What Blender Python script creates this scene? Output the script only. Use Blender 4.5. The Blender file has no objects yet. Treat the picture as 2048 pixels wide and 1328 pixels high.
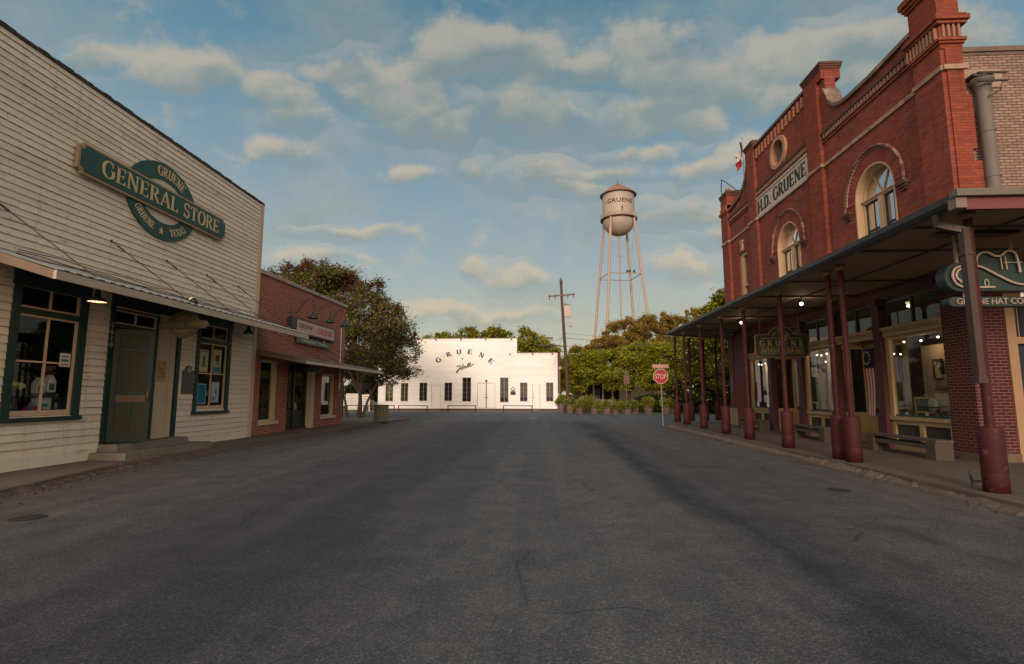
import bpy, bmesh, math, random
import numpy as np
from mathutils import Vector, Matrix
R = math.radians
PI = math.pi
random.seed(7)
scene = bpy.context.scene
COL = scene.collection

# ------------------------------------------------------------------ camera
cam_d = bpy.data.cameras.new("camera")
cam = bpy.data.objects.new("camera", cam_d)
COL.objects.link(cam)
cam_d.sensor_width = 36.0
cam_d.lens = 36.0 * 1040.0 / 2048.0
cam_d.clip_end = 3000
cam_d.clip_start = 0.05
cam.location = (0, 0, 1.6)
cam.rotation_euler = (R(90 + 6.908), 0, R(3.06))
scene.camera = cam

# ------------------------------------------------------------------ sun
SUN_EL, SUN_AZ = 15.0, 8.0      # low sun behind the camera, slightly from the left
sd = bpy.data.lights.new("sun", 'SUN')
sd.energy = 1.75
sd.angle = R(14)
sd.color = (1.0, 0.83, 0.69)
sun = bpy.data.objects.new("sun", sd)
COL.objects.link(sun)
sun.rotation_euler = (R(90 - SUN_EL), 0, R(-SUN_AZ))
sun.location = (-10, -40, 30)

scene.cycles.max_bounces = 6
scene.cycles.diffuse_bounces = 3
scene.cycles.glossy_bounces = 3
scene.cycles.transparent_max_bounces = 12
scene.view_settings.view_transform = 'Standard'
scene.view_settings.look = 'None'
scene.view_settings.exposure = 0.2
scene.view_settings.gamma = 1.0

# ------------------------------------------------------------------ world
w = bpy.data.worlds.new("World")
scene.world = w
w.use_nodes = True
NT = w.node_tree
for n in list(NT.nodes):
    NT.nodes.remove(n)


class NB:
    """small node-building helper"""
    def __init__(s, nt):
        s.nt = nt

    def n(s, t, **kw):
        x = s.nt.nodes.new(t)
        for k, v in kw.items():
            setattr(x, k, v)
        return x

    def put(s, sock, v):
        if v is None:
            return
        if isinstance(v, bpy.types.NodeSocket):
            s.nt.links.new(v, sock)
        else:
            if isinstance(v, (tuple, list)) and len(v) == 3 and sock.type == 'RGBA':
                v = (*v, 1)
            sock.default_value = v

    def m(s, op, a, b=None, c=None, clamp=False):
        x = s.n('ShaderNodeMath', operation=op, use_clamp=clamp)
        s.put(x.inputs[0], a)
        s.put(x.inputs[1], b)
        s.put(x.inputs[2], c)
        return x.outputs[0]

    def mix(s, f, a, b, mode='MIX'):
        x = s.n('ShaderNodeMix', data_type='RGBA', blend_type=mode, clamp_factor=True)
        s.put(x.inputs[0], f)
        s.put(x.inputs[6], a)
        s.put(x.inputs[7], b)
        return x.outputs[2]

    def noise(s, vec, scale, det=4, rough=.55, dist=0.0):
        x = s.n('ShaderNodeTexNoise')
        s.put(x.inputs['Vector'], vec)
        x.inputs['Scale'].default_value = scale
        x.inputs['Detail'].default_value = det
        x.inputs['Roughness'].default_value = rough
        x.inputs['Distortion'].default_value = dist
        return x.outputs['Fac']

    def sstep(s, v, a, b):
        x = s.n('ShaderNodeMapRange', interpolation_type='SMOOTHSTEP')
        s.put(x.inputs[0], v)
        x.inputs[1].default_value = a
        x.inputs[2].default_value = b
        return x.outputs[0]

    def ramp(s, v, stops, interp='LINEAR'):
        x = s.n('ShaderNodeValToRGB')
        s.put(x.inputs[0], v)
        cr = x.color_ramp
        cr.interpolation = interp
        while len(cr.elements) < len(stops):
            cr.elements.new(0.5)
        for e, (p, c) in zip(cr.elements, stops):
            e.position = p
            e.color = (*c, 1) if len(c) == 3 else c
        return x.outputs[0]

    def mapping(s, vec, scale=(1, 1, 1), loc=(0, 0, 0)):
        x = s.n('ShaderNodeMapping')
        s.put(x.inputs[0], vec)
        x.inputs['Scale'].default_value = scale
        x.inputs['Location'].default_value = loc
        return x.outputs[0]


def srgb(r, g, b):
    f = lambda c: ((c / 255 + .055) / 1.055) ** 2.4 if c > 10 else c / 255 / 12.92
    return (f(r), f(g), f(b))


B = NB(NT)
tc = B.n('ShaderNodeTexCoord').outputs['Generated']
sep = B.n('ShaderNodeSeparateXYZ')
NT.links.new(tc, sep.inputs[0])
sx, sy, sz = sep.outputs
sky = B.n('ShaderNodeTexSky', sky_type='NISHITA')
sky.sun_disc = False
sky.sun_elevation = R(SUN_EL)
sky.sun_rotation = R(180 - SUN_AZ)
sky.air_density = 1.0
sky.dust_density = 1.5
# evening blue, paler and yellower towards the horizon
elev = B.m('MAXIMUM', sz, 0.0)
grad = B.ramp(elev, [(0.0, srgb(204, 190, 158)), (0.07, srgb(192, 188, 164)), (0.16, srgb(166, 176, 170)), (0.26, srgb(146, 165, 172)),
                     (0.38, srgb(124, 151, 167)), (0.52, srgb(100, 138, 158)), (0.66, srgb(74, 120, 141))])
nish = B.mix(1.0, sky.outputs[0], (.035, .035, .035), 'MULTIPLY')
skyc = B.mix(0.08, grad, nish)
# clouds: broken fair-weather cumulus; the band ahead has its own banks
yy = B.m('MAXIMUM', sy, 0.05)
u = B.m('DIVIDE', sx, yy)
v = B.m('DIVIDE', sz, yy)
wn = B.n('ShaderNodeTexNoise')
NT.links.new(tc, wn.inputs['Vector'])
wn.inputs['Scale'].default_value = 9
wn.inputs['Detail'].default_value = 3
wsep = B.n('ShaderNodeSeparateColor')
NT.links.new(wn.outputs['Color'], wsep.inputs[0])
u = B.m('MULTIPLY_ADD', B.m('SUBTRACT', wsep.outputs[0], .5), .12, u)
v = B.m('MULTIPLY_ADD', B.m('SUBTRACT', wsep.outputs[1], .5), .10, v)
blobs = [(270, 62, 120, 45), (330, 90, 60, 35), (50, 25, 80, 30), (510, 115, 100, 45), (550, 180, 65, 38), (650, 62, 70, 32),
         (740, 120, 80, 42), (830, 185, 95, 42), (905, 225, 45, 25), (860, 90, 60, 50), (900, 35, 110, 55), (1040, 60, 110, 60),
         (1060, 190, 85, 52), (1180, 90, 40, 30), (1340, 55, 120, 75), (1400, 150, 110, 55), (1330, 215, 120, 35), (1580, 150, 110, 60),
         (1600, 70, 100, 50), (510, 265, 75, 28), (800, 318, 60, 20), (945, 308, 26, 22), (1100, 335, 100, 30), (1170, 372, 70, 18),
         (1385, 418, 90, 26), (1445, 240, 45, 22), (1540, 300, 90, 35), (690, 447, 120, 16), (1045, 553, 62, 22), (950, 540, 30, 16),
         (860, 628, 110, 20), (1900, 45, 150, 60), (1700, 70, 120, 50), (1390, 530, 80, 24), (1010, 640, 90, 14), (620, 500, 90, 14), (1250, 330, 60, 18), (1290, 290, 80, 20), (1480, 470, 60, 25), (1420, 330, 70, 18), (1750, 150, 80, 30), ]
field = None
hgt = None
for (px, py, rx, ry) in blobs:
    u0, v0 = (px - 1080) / 1047, (790 - py) / 1047
    kx, ky = 1047 / rx / 1.66, 1047 / ry / 1.70
    du = B.m('MULTIPLY_ADD', u, kx, -u0 * kx)
    dv = B.m('MULTIPLY_ADD', v, ky, -v0 * ky)
    g = B.m('SUBTRACT', 1.0, B.m('MULTIPLY_ADD', du, du, B.m('MULTIPLY', dv, dv)), clamp=True)
    field = B.m('MULTIPLY_ADD', g, g, field if field is not None else 0.0)
    hgt = B.m('MULTIPLY_ADD', g, dv, hgt if hgt is not None else 0.0)
ahead = B.sstep(sy, .05, .25)
pv = B.n('ShaderNodeCombineXYZ')
zz = B.m('ADD', B.m('MAXIMUM', sz, 0.0), .12)
NT.links.new(B.m('DIVIDE', sx, zz), pv.inputs[0])
NT.links.new(B.m('DIVIDE', sy, zz), pv.inputs[1])
rand_cl = B.noise(pv.outputs[0], 1.1, 5, .6)
rand_f = B.sstep(rand_cl, .47, .66)
field = B.m('ADD', B.m('MULTIPLY', field, ahead), B.m('MULTIPLY', rand_f, B.m('SUBTRACT', 1.0, ahead)))
nz = B.noise(B.mapping(tc, (1, 1, 1.25)), 15, 8, .62, .2)
nz2 = B.noise(B.mapping(tc, (1, 1, 1.5), (3, 1, 2)), 4.5, 5, .6)
dens = B.m('ADD', field, B.m('MULTIPLY', B.m('SUBTRACT', nz, .5), 2.0))
veil = B.m('MULTIPLY', B.sstep(nz2, .34, .70), .60)
mask = B.m('MAXIMUM', B.m('MULTIPLY', B.sstep(dens, -.08, .82), .86), veil)
top_ = B.m('DIVIDE', hgt, B.m('ADD', field, .40))
sh = B.m('ADD', B.m('MULTIPLY', top_, -1.6), B.m('ADD', B.m('MULTIPLY', B.m('SUBTRACT', nz, .5), -1.6), B.m('MULTIPLY', B.m('SUBTRACT', nz2, .5), 2.2)))
core = B.sstep(sh, -.55, .65)
cl_lit = B.ramp(elev, [(0.0, srgb(204, 188, 158)), (0.25, srgb(188, 177, 156)), (0.6, srgb(166, 162, 150))])
cl_dark = B.ramp(elev, [(0.0, srgb(174, 170, 150)), (0.25, srgb(142, 150, 146)), (0.6, srgb(118, 134, 136))])
cloud = B.mix(core, cl_lit, cl_dark)
skyc = B.mix(mask, skyc, cloud)
# broad sunset glow round the sun, low behind the camera
sv = (math.sin(R(-SUN_AZ)) * math.cos(R(SUN_EL)), -math.cos(R(SUN_AZ)) * math.cos(R(SUN_EL)), math.sin(R(SUN_EL)))
dp = B.n('ShaderNodeVectorMath', operation='DOT_PRODUCT')
NT.links.new(tc, dp.inputs[0])
dp.inputs[1].default_value = sv
gl = B.m('POWER', B.m('MAXIMUM', dp.outputs['Value'], 0.0), 1.6)
glow = B.mix(gl, (0, 0, 0), (1.55, 1.10, .74))
skyc = B.mix(1.0, skyc, glow, 'ADD')
below = B.sstep(sz, -.02, 0.0)
skyc = B.mix(below, (.06, .055, .045), skyc)
sc10 = B.mix(1.0, skyc, (10, 10, 10), 'MULTIPLY')
bg = B.n('ShaderNodeBackground')
bg.inputs[1].default_value = 0.1
NT.links.new(sc10, bg.inputs[0])
w.cycles.sampling_method = "MANUAL"; w.cycles.sample_map_resolution = 256
wo = B.n('ShaderNodeOutputWorld')
NT.links.new(bg.outputs[0], wo.inputs[0])

# ------------------------------------------------------------------ materials
MATS = {}


def base_mat(name):
    m = bpy.data.materials.new(name)
    m.use_nodes = True
    nt = m.node_tree
    b = NB(nt)
    p = nt.nodes['Principled BSDF']
    pos = b.n('ShaderNodeNewGeometry')
    return m, b, p, pos


def M(name, col, rough=.7, metal=0.0, var=.18, s=2.5, fine=.10, fs=40, bump=0.0, bs=60, island=0.0, dirt=None, stretch=(1, 1, 1), emit=0, spec=.4, streak=0):
    """surface with large and fine tonal variation, optional stain colour and per-board variation"""
    if name in MATS:
        return MATS[name]
    m, b, p, pos = base_mat(name)
    P = pos.outputs['Position']
    vec = b.mapping(P, stretch)
    c = b.mix(b.noise(vec, s, 4), tuple(x * (1 - var) for x in col), tuple(min(1, x * (1 + var)) for x in col))
    fn = b.noise(vec, fs, 3, .7)
    c = b.mix(fn, b.mix(1, c, (1 - fine,) * 3, 'MULTIPLY'), b.mix(1, c, (1 + fine,) * 3, 'MULTIPLY'))
    if island:
        ri = pos.outputs['Random Per Island']
        k = b.m('MULTIPLY_ADD', ri, 2 * island, 1 - island)
        cc = b.n('ShaderNodeCombineColor')
        for i in range(3):
            b.put(cc.inputs[i], k)
        c = b.mix(1, c, cc.outputs[0], 'MULTIPLY')
    if dirt:
        dcol, lo, hi, ds = dirt
        c = b.mix(b.sstep(b.noise(vec, ds, 7, .68), lo, hi), c, dcol)
    b.put(p.inputs['Base Color'], c)
    p.inputs['Roughness'].default_value = rough
    p.inputs['Metallic'].default_value = metal
    p.inputs['Specular IOR Level'].default_value = spec
    if emit:
        p.inputs['Emission Color'].default_value = (*col, 1)
        p.inputs['Emission Strength'].default_value = emit
    if streak:
        c = b.mix(b.m('MULTIPLY', b.sstep(b.noise(b.mapping(P, (3.5, 3.5, .22)), 1.4, 7, .7), .52, .76), streak), c, tuple(q * .45 for q in col))
        b.put(p.inputs['Base Color'], c)
    if bump:
        bn = b.n('ShaderNodeBump')
        bn.inputs['Strength'].default_value = bump
        bn.inputs['Distance'].default_value = .02
        b.put(bn.inputs['Height'], b.noise(vec, bs, 5, .65))
        b.put(p.inputs['Normal'], bn.outputs[0])
    MATS[name] = m
    return m


def brick_mat(name, c1, c2, mortar, bw=.215, bh=.072, ms=.008, stain=(.05, .03, .03), st=(.60, .80), light=None, lt=(.62, .75), bump=.6, var=.25):
    m, b, p, pos = base_mat(name)
    P = pos.outputs['Position']
    sp = b.n('ShaderNodeSeparateXYZ')
    b.put(sp.inputs[0], P)
    cx = b.n('ShaderNodeCombineXYZ')
    b.put(cx.inputs[0], b.m('ADD', sp.outputs[0], sp.outputs[1]))
    b.put(cx.inputs[1], sp.outputs[2])
    br = b.n('ShaderNodeTexBrick')
    b.put(br.inputs['Vector'], cx.outputs[0])
    br.inputs['Color1'].default_value = (*c1, 1)
    br.inputs['Color2'].default_value = (*c2, 1)
    br.inputs['Mortar'].default_value = (*mortar, 1)
    br.inputs['Scale'].default_value = 1
    br.inputs['Brick Width'].default_value = bw
    br.inputs['Row Height'].default_value = bh
    br.inputs['Mortar Size'].default_value = ms
    br.inputs['Mortar Smooth'].default_value = .3
    br.inputs['Bias'].default_value = .1
    c = br.outputs['Color']
    big = b.noise(P, .9, 6, .65)
    c = b.mix(big, b.mix(1, c, (1 - var,) * 3, 'MULTIPLY'), b.mix(1, c, (1 + var,) * 3, 'MULTIPLY'))
    c = b.mix(b.m('MULTIPLY', b.sstep(b.noise(b.mapping(P, (1, 1, .5)), 1.7, 8, .7), *st), .75), c, stain)
    c = b.mix(b.m('MULTIPLY', b.sstep(b.noise(b.mapping(P, (2.2, 2.2, .16), (1, 6, 3)), 1.3, 7, .7), .56, .74), .45), c, stain)
    if light:
        c = b.mix(b.m('MULTIPLY', b.sstep(b.noise(b.mapping(P, (.7, .7, 5.5), (5, 2, 9)), 2.3, 8, .74), *lt), .6), c, light)
    b.put(p.inputs['Base Color'], c)
    p.inputs['Roughness'].default_value = .88
    p.inputs['Specular IOR Level'].default_value = .25
    bn = b.n('ShaderNodeBump')
    bn.inputs['Strength'].default_value = bump
    bn.inputs['Distance'].default_value = .012
    h = b.m('ADD', b.m('MULTIPLY', br.outputs['Fac'], -1.0), b.m('MULTIPLY', b.noise(P, 45, 3), .5))
    b.put(bn.inputs['Height'], h)
    b.put(p.inputs['Normal'], bn.outputs[0])
    MATS[name] = m
    return m


def glass_mat(name, tint=(.8, .85, .85), refl=1.0):
    m, b, p, pos = base_mat(name)
    nt = m.node_tree
    nt.nodes.remove(p)
    tr = b.n('ShaderNodeBsdfTransparent')
    tr.inputs[0].default_value = (*tint, 1)
    gl = b.n('ShaderNodeBsdfGlossy')
    gl.inputs['Roughness'].default_value = .02
    gl.inputs[0].default_value = (.95, .97, 1, 1)
    bn = b.n('ShaderNodeBump')
    bn.inputs['Strength'].default_value = .06
    b.put(bn.inputs['Height'], b.noise(pos.outputs['Position'], 1.7, 2))
    b.put(gl.inputs['Normal'], bn.outputs[0])
    lw = b.n('ShaderNodeLayerWeight')
    lw.inputs[0].default_value = .5
    f = b.m('MULTIPLY_ADD', b.m('POWER', lw.outputs['Facing'], 3.5), .55 * refl, .035 * refl, clamp=True)
    mx = b.n('ShaderNodeMixShader')
    b.put(mx.inputs[0], f)
    nt.links.new(tr.outputs[0], mx.inputs[1])
    nt.links.new(gl.outputs[0], mx.inputs[2])
    nt.links.new(mx.outputs[0], nt.nodes['Material Output'].inputs[0])
    MATS[name] = m
    return m


GLASS = glass_mat('window_glass')
GLASS_UP = glass_mat('old_window_glass', (.35, .4, .45), 8.0)


def leaf_mat(name, ca, cb, cc=None, trans=.35):
    m, b, p, pos = base_mat(name)
    nt = m.node_tree
    ri = pos.outputs['Random Per Island']
    P = pos.outputs['Position']
    c = b.mix(b.sstep(b.noise(P, .8, 3), .35, .65), ca, cb)
    if cc:
        c = b.mix(b.m('GREATER_THAN', ri, .8), c, cc)
    k = b.m('MULTIPLY_ADD', ri, .5, .75)
    q = b.n('ShaderNodeCombineColor')
    for i in range(3):
        b.put(q.inputs[i], k)
    c = b.mix(1, c, q.outputs[0], 'MULTIPLY')
    b.put(p.inputs['Base Color'], c)
    p.inputs['Roughness'].default_value = .6
    p.inputs['Specular IOR Level'].default_value = .2
    tl = b.n('ShaderNodeBsdfTranslucent')
    b.put(tl.inputs[0], c)
    mx = b.n('ShaderNodeMixShader')
    mx.inputs[0].default_value = trans
    nt.links.new(p.outputs[0], mx.inputs[1])
    nt.links.new(tl.outputs[0], mx.inputs[2])
    nt.links.new(mx.outputs[0], nt.nodes['Material Output'].inputs[0])
    MATS[name] = m
    return m


# ------------------------------------------------------------------ mesh helpers
ORG = {}      # world position of each root, so children can be built in world coordinates


class MB:
    def __init__(s):
        s.v = []
        s.f = []
        s.mi = []
        s.sm = []

    def _add(s, vs, fs, mi=0, smooth=False):
        o = len(s.v)
        s.v += [tuple(x) for x in vs]
        for f in fs:
            s.f.append([i + o for i in f])
            s.mi.append(mi)
            s.sm.append(smooth)
        return s

    def box(s, x0, x1, y0, y1, z0, z1, mi=0):
        x0, x1 = sorted((x0, x1)); y0, y1 = sorted((y0, y1)); z0, z1 = sorted((z0, z1))
        vs = [(x, y, z) for x in (x0, x1) for y in (y0, y1) for z in (z0, z1)]
        return s._add(vs, [(0, 1, 3, 2), (4, 6, 7, 5), (0, 4, 5, 1), (2, 3, 7, 6), (0, 2, 6, 4), (1, 5, 7, 3)], mi)

    def hexa(s, c8, mi=0):
        """8 corners: bottom ring of 4 then top ring of 4 (same order)"""
        return s._add(c8, [(3, 2, 1, 0), (4, 5, 6, 7), (0, 1, 5, 4), (1, 2, 6, 5), (2, 3, 7, 6), (3, 0, 4, 7)], mi)

    def obox(s, c, size, rot=None, mi=0):
        rot = rot or Matrix.Identity(3)
        hx, hy, hz = [q / 2 for q in size]
        vs = []
        for x in (-hx, hx):
            for y in (-hy, hy):
                for z in (-hz, hz):
                    vs.append(Vector(c) + rot @ Vector((x, y, z)))
        return s._add(vs, [(0, 1, 3, 2), (4, 6, 7, 5), (0, 4, 5, 1), (2, 3, 7, 6), (0, 2, 6, 4), (1, 5, 7, 3)], mi)

    def bar(s, p0, p1, wd, th, mi=0, upv=(0, 0, 1)):
        p0, p1 = Vector(p0), Vector(p1)
        d = (p1 - p0)
        L = d.length
        d.normalize()
        sd_ = d.cross(Vector(upv))
        if sd_.length < 1e-4:
            sd_ = Vector((1, 0, 0))
        sd_.normalize()
        u_ = sd_.cross(d)
        rot = Matrix((d, sd_, u_)).transposed()
        return s.obox((p0 + p1) / 2, (L, wd, th), rot, mi)

    def cyl(s, p0, p1, r0, r1=None, n=14, mi=0, caps=True):
        r1 = r0 if r1 is None else r1
        p0, p1 = Vector(p0), Vector(p1)
        d = (p1 - p0).normalized()
        a = d.orthogonal().normalized()
        b_ = d.cross(a)
        vs = []
        for p, r in ((p0, r0), (p1, r1)):
            for i in range(n):
                t = 2 * PI * i / n
                vs.append(p + (a * math.cos(t) + b_ * math.sin(t)) * r)
        fs = [(i, (i + 1) % n, n + (i + 1) % n, n + i) for i in range(n)]
        s._add(vs, fs, mi, True)
        if caps:
            s._add(vs[:n], [tuple(reversed(range(n)))], mi)
            s._add(vs[n:], [tuple(range(n))], mi)
        return s

    def tube(s, pts, r, n=8, mi=0):
        pts = [Vector(p) for p in pts]
        rs = r if isinstance(r, (list, tuple)) else [r] * len(pts)
        rings = []
        a = None
        for i, p in enumerate(pts):
            d = (pts[min(i + 1, len(pts) - 1)] - pts[max(i - 1, 0)]).normalized()
            if a is None:
                a = d.orthogonal().normalized()
            a = (a - d * a.dot(d)).normalized()
            b_ = d.cross(a)
            rings += [p + (a * math.cos(2 * PI * k / n) + b_ * math.sin(2 * PI * k / n)) * rs[i] for k in range(n)]
        fs = []
        for i in range(len(pts) - 1):
            for k in range(n):
                fs.append((i * n + k, i * n + (k + 1) % n, (i + 1) * n + (k + 1) % n, (i + 1) * n + k))
        s._add(rings, fs, mi, True)
        s._add(rings[:n], [tuple(reversed(range(n)))], mi)
        s._add(rings[-n:], [tuple(range(n))], mi)
        return s

    def lathe(s, c, prof, n=24, mi=0, axis='z', smooth=True):
        """prof = [(radius, height)]"""
        c = Vector(c)
        vs = []
        for r, h in prof:
            for k in range(n):
                t = 2 * PI * k / n
                a, b_ = r * math.cos(t), r * math.sin(t)
                vs.append(c + (Vector((a, b_, h)) if axis == 'z' else Vector((h, a, b_)) if axis == 'x' else Vector((a, h, b_))))
        fs = [(i * n + k, i * n + (k + 1) % n, (i + 1) * n + (k + 1) % n, (i + 1) * n + k) for i in range(len(prof) - 1) for k in range(n)]
        return s._add(vs, fs, mi, smooth)

    def ball(s, c, r, mi=0, n=14, sz=1.0):
        pr = [(max(1e-4, r * math.sin(PI * i / 8)), -r * sz * math.cos(PI * i / 8)) for i in range(9)]
        return s.lathe(c, pr, n, mi)

    def prism(s, outline, fn, d0, d1, mi=0):
        """outline of (a,b) points; fn(a,b,d) -> world"""
        n = len(outline)
        vs = [fn(a, b_, d0) for a, b_ in outline] + [fn(a, b_, d1) for a, b_ in outline]
        return s._add(vs, [tuple(reversed(range(n))), tuple(range(n, 2 * n))] + [(i, (i + 1) % n, n + (i + 1) % n, n + i) for i in range(n)], mi)

    def quad(s, a, b_, c, d, mi=0):
        return s._add([a, b_, c, d], [(0, 1, 2, 3)], mi)

    def build(s, name, mats, parent=None, bevel=0, recalc=True):
        me = bpy.data.meshes.new(name)
        o_ = Vector(ORG.get(parent.name, (0, 0, 0))) if parent else Vector((0, 0, 0))
        me.from_pydata([tuple(Vector(q) - o_) for q in s.v], [], s.f)
        for m_ in (mats if isinstance(mats, (list, tuple)) else [mats]):
            me.materials.append(m_)
        me.polygons.foreach_set('material_index', s.mi)
        me.polygons.foreach_set('use_smooth', s.sm)
        me.update()
        if recalc and len(s.f) < 60000:
            bm = bmesh.new()
            bm.from_mesh(me)
            bmesh.ops.recalc_face_normals(bm, faces=bm.faces)
            bm.to_mesh(me)
            bm.free()
        ob = bpy.data.objects.new(name, me)
        COL.objects.link(ob)
        if parent:
            ob.parent = parent
            ORG[ob.name] = tuple(o_)
        if bevel:
            bv = ob.modifiers.new('bevel', 'BEVEL')
            bv.width = bevel
            bv.segments = 2
            bv.limit_method = 'ANGLE'
        return ob


def tag(o, label=None, cat=None, group=None, kind=None):
    if label: o['label'] = label
    if cat: o['category'] = cat
    if group: o['group'] = group
    if kind: o['kind'] = kind
    return o


def T(name, label, cat, loc=(0, 0, 0), group=None):
    o = bpy.data.objects.new(name, None)
    o.empty_display_size = .3
    COL.objects.link(o)
    o.location = loc
    ORG[o.name] = tuple(loc)
    return tag(o, label, cat, group)


def struct(o):
    o['kind'] = 'structure'
    return o


def dup(root, loc, label=None, rotz=None):
    r = root.copy()
    COL.objects.link(r)
    r.location = loc
    if rotz is not None:
        r.rotation_euler = (0, 0, rotz)
    if label:
        r['label'] = label
    for ch in list(root.children):
        c = ch.copy()
        COL.objects.link(c)
        c.parent = r
        for g_ in list(ch.children):
            d = g_.copy()
            COL.objects.link(d)
            d.parent = c
    return r


def plate(name, outline, holes, fn, d0, d1, mat, parent):
    """flat slab with holes: outline/holes in (a,b), mapped by fn(a,b,d)"""
    cu = bpy.data.curves.new('tmp', 'CURVE')
    cu.dimensions = '2D'
    cu.fill_mode = 'BOTH'
    cu.extrude = .5
    for poly in [outline] + holes:
        sp = cu.splines.new('POLY')
        sp.points.add(len(poly) - 1)
        for p_, (a, b_) in zip(sp.points, poly):
            p_.co = (a, b_, 0, 1)
        sp.use_cyclic_u = True
    ob = bpy.data.objects.new('tmp', cu)
    COL.objects.link(ob)
    bpy.context.view_layer.update()
    me = bpy.data.meshes.new_from_object(ob.evaluated_get(bpy.context.evaluated_depsgraph_get()))
    COL.objects.unlink(ob)
    bpy.data.objects.remove(ob)
    o_ = Vector(ORG.get(parent.name, (0, 0, 0))) if parent else Vector((0, 0, 0))
    for v_ in me.vertices:
        t = v_.co.z + .5
        v_.co = Vector(fn(v_.co.x, v_.co.y, d0 + (d1 - d0) * t)) - o_
    me.name = name
    me.materials.clear()
    me.materials.append(mat)
    bm = bmesh.new()
    bm.from_mesh(me)
    bmesh.ops.remove_doubles(bm, verts=bm.verts, dist=1e-5)
    bmesh.ops.recalc_face_normals(bm, faces=bm.faces)
    for f in bm.faces:
        f.smooth = False
        f.material_index = 0
    bm.to_mesh(me)
    bm.free()
    o = bpy.data.objects.new(name, me)
    COL.objects.link(o)
    if parent:
        o.parent = parent
        ORG[o.name] = tuple(o_)
    return o


def text_mesh(txt, fn, size, depth, mat, name, parent, width=None, shear=0, bold=0.0, align='CENTER', space=1.0):
    """sans lettering as real raised letters; fn(a,b,d) -> world"""
    cu = bpy.data.curves.new('tmp', 'FONT')
    cu.body = txt
    cu.size = 1.0
    cu.align_x = align
    cu.align_y = 'CENTER'
    cu.shear = shear
    cu.offset = bold
    cu.extrude = .5
    cu.space_character = space
    ob = bpy.data.objects.new('tmp', cu)
    COL.objects.link(ob)
    bpy.context.view_layer.update()
    me = bpy.data.meshes.new_from_object(ob.evaluated_get(bpy.context.evaluated_depsgraph_get()))
    COL.objects.unlink(ob)
    bpy.data.objects.remove(ob)
    xs = [v_.co.x for v_ in me.vertices]; ys = [v_.co.y for v_ in me.vertices]
    x0, x1, y0, y1 = min(xs), max(xs), min(ys), max(ys)
    sy_ = size / (y1 - y0)
    sx_ = (width / (x1 - x0)) if width else sy_
    o_ = Vector(ORG.get(parent.name, (0, 0, 0)))
    for v_ in me.vertices:
        a = (v_.co.x - (x0 + x1) / 2) * sx_
        b_ = (v_.co.y - (y0 + y1) / 2) * sy_
        v_.co = Vector(fn(a, b_, (v_.co.z + .5) * depth)) - o_
    me.materials.clear()
    me.materials.append(mat)
    bm = bmesh.new()
    bm.from_mesh(me)
    bmesh.ops.recalc_face_normals(bm, faces=bm.faces)
    for f in bm.faces:
        f.smooth = False
        f.material_index = 0
    bm.to_mesh(me)
    bm.free()
    o = bpy.data.objects.new(name, me)
    COL.objects.link(o)
    o.parent = parent
    ORG[o.name] = tuple(o_)
    return o


# ---- broad-nib serif alphabet: strokes get thick when vertical, thin when horizontal
def arc(cx, cy, rx, ry, a0, a1, n=14):
    return [(cx + rx * math.cos(R(a0 + (a1 - a0) * i / n)), cy + ry * math.sin(R(a0 + (a1 - a0) * i / n))) for i in range(n + 1)]


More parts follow.
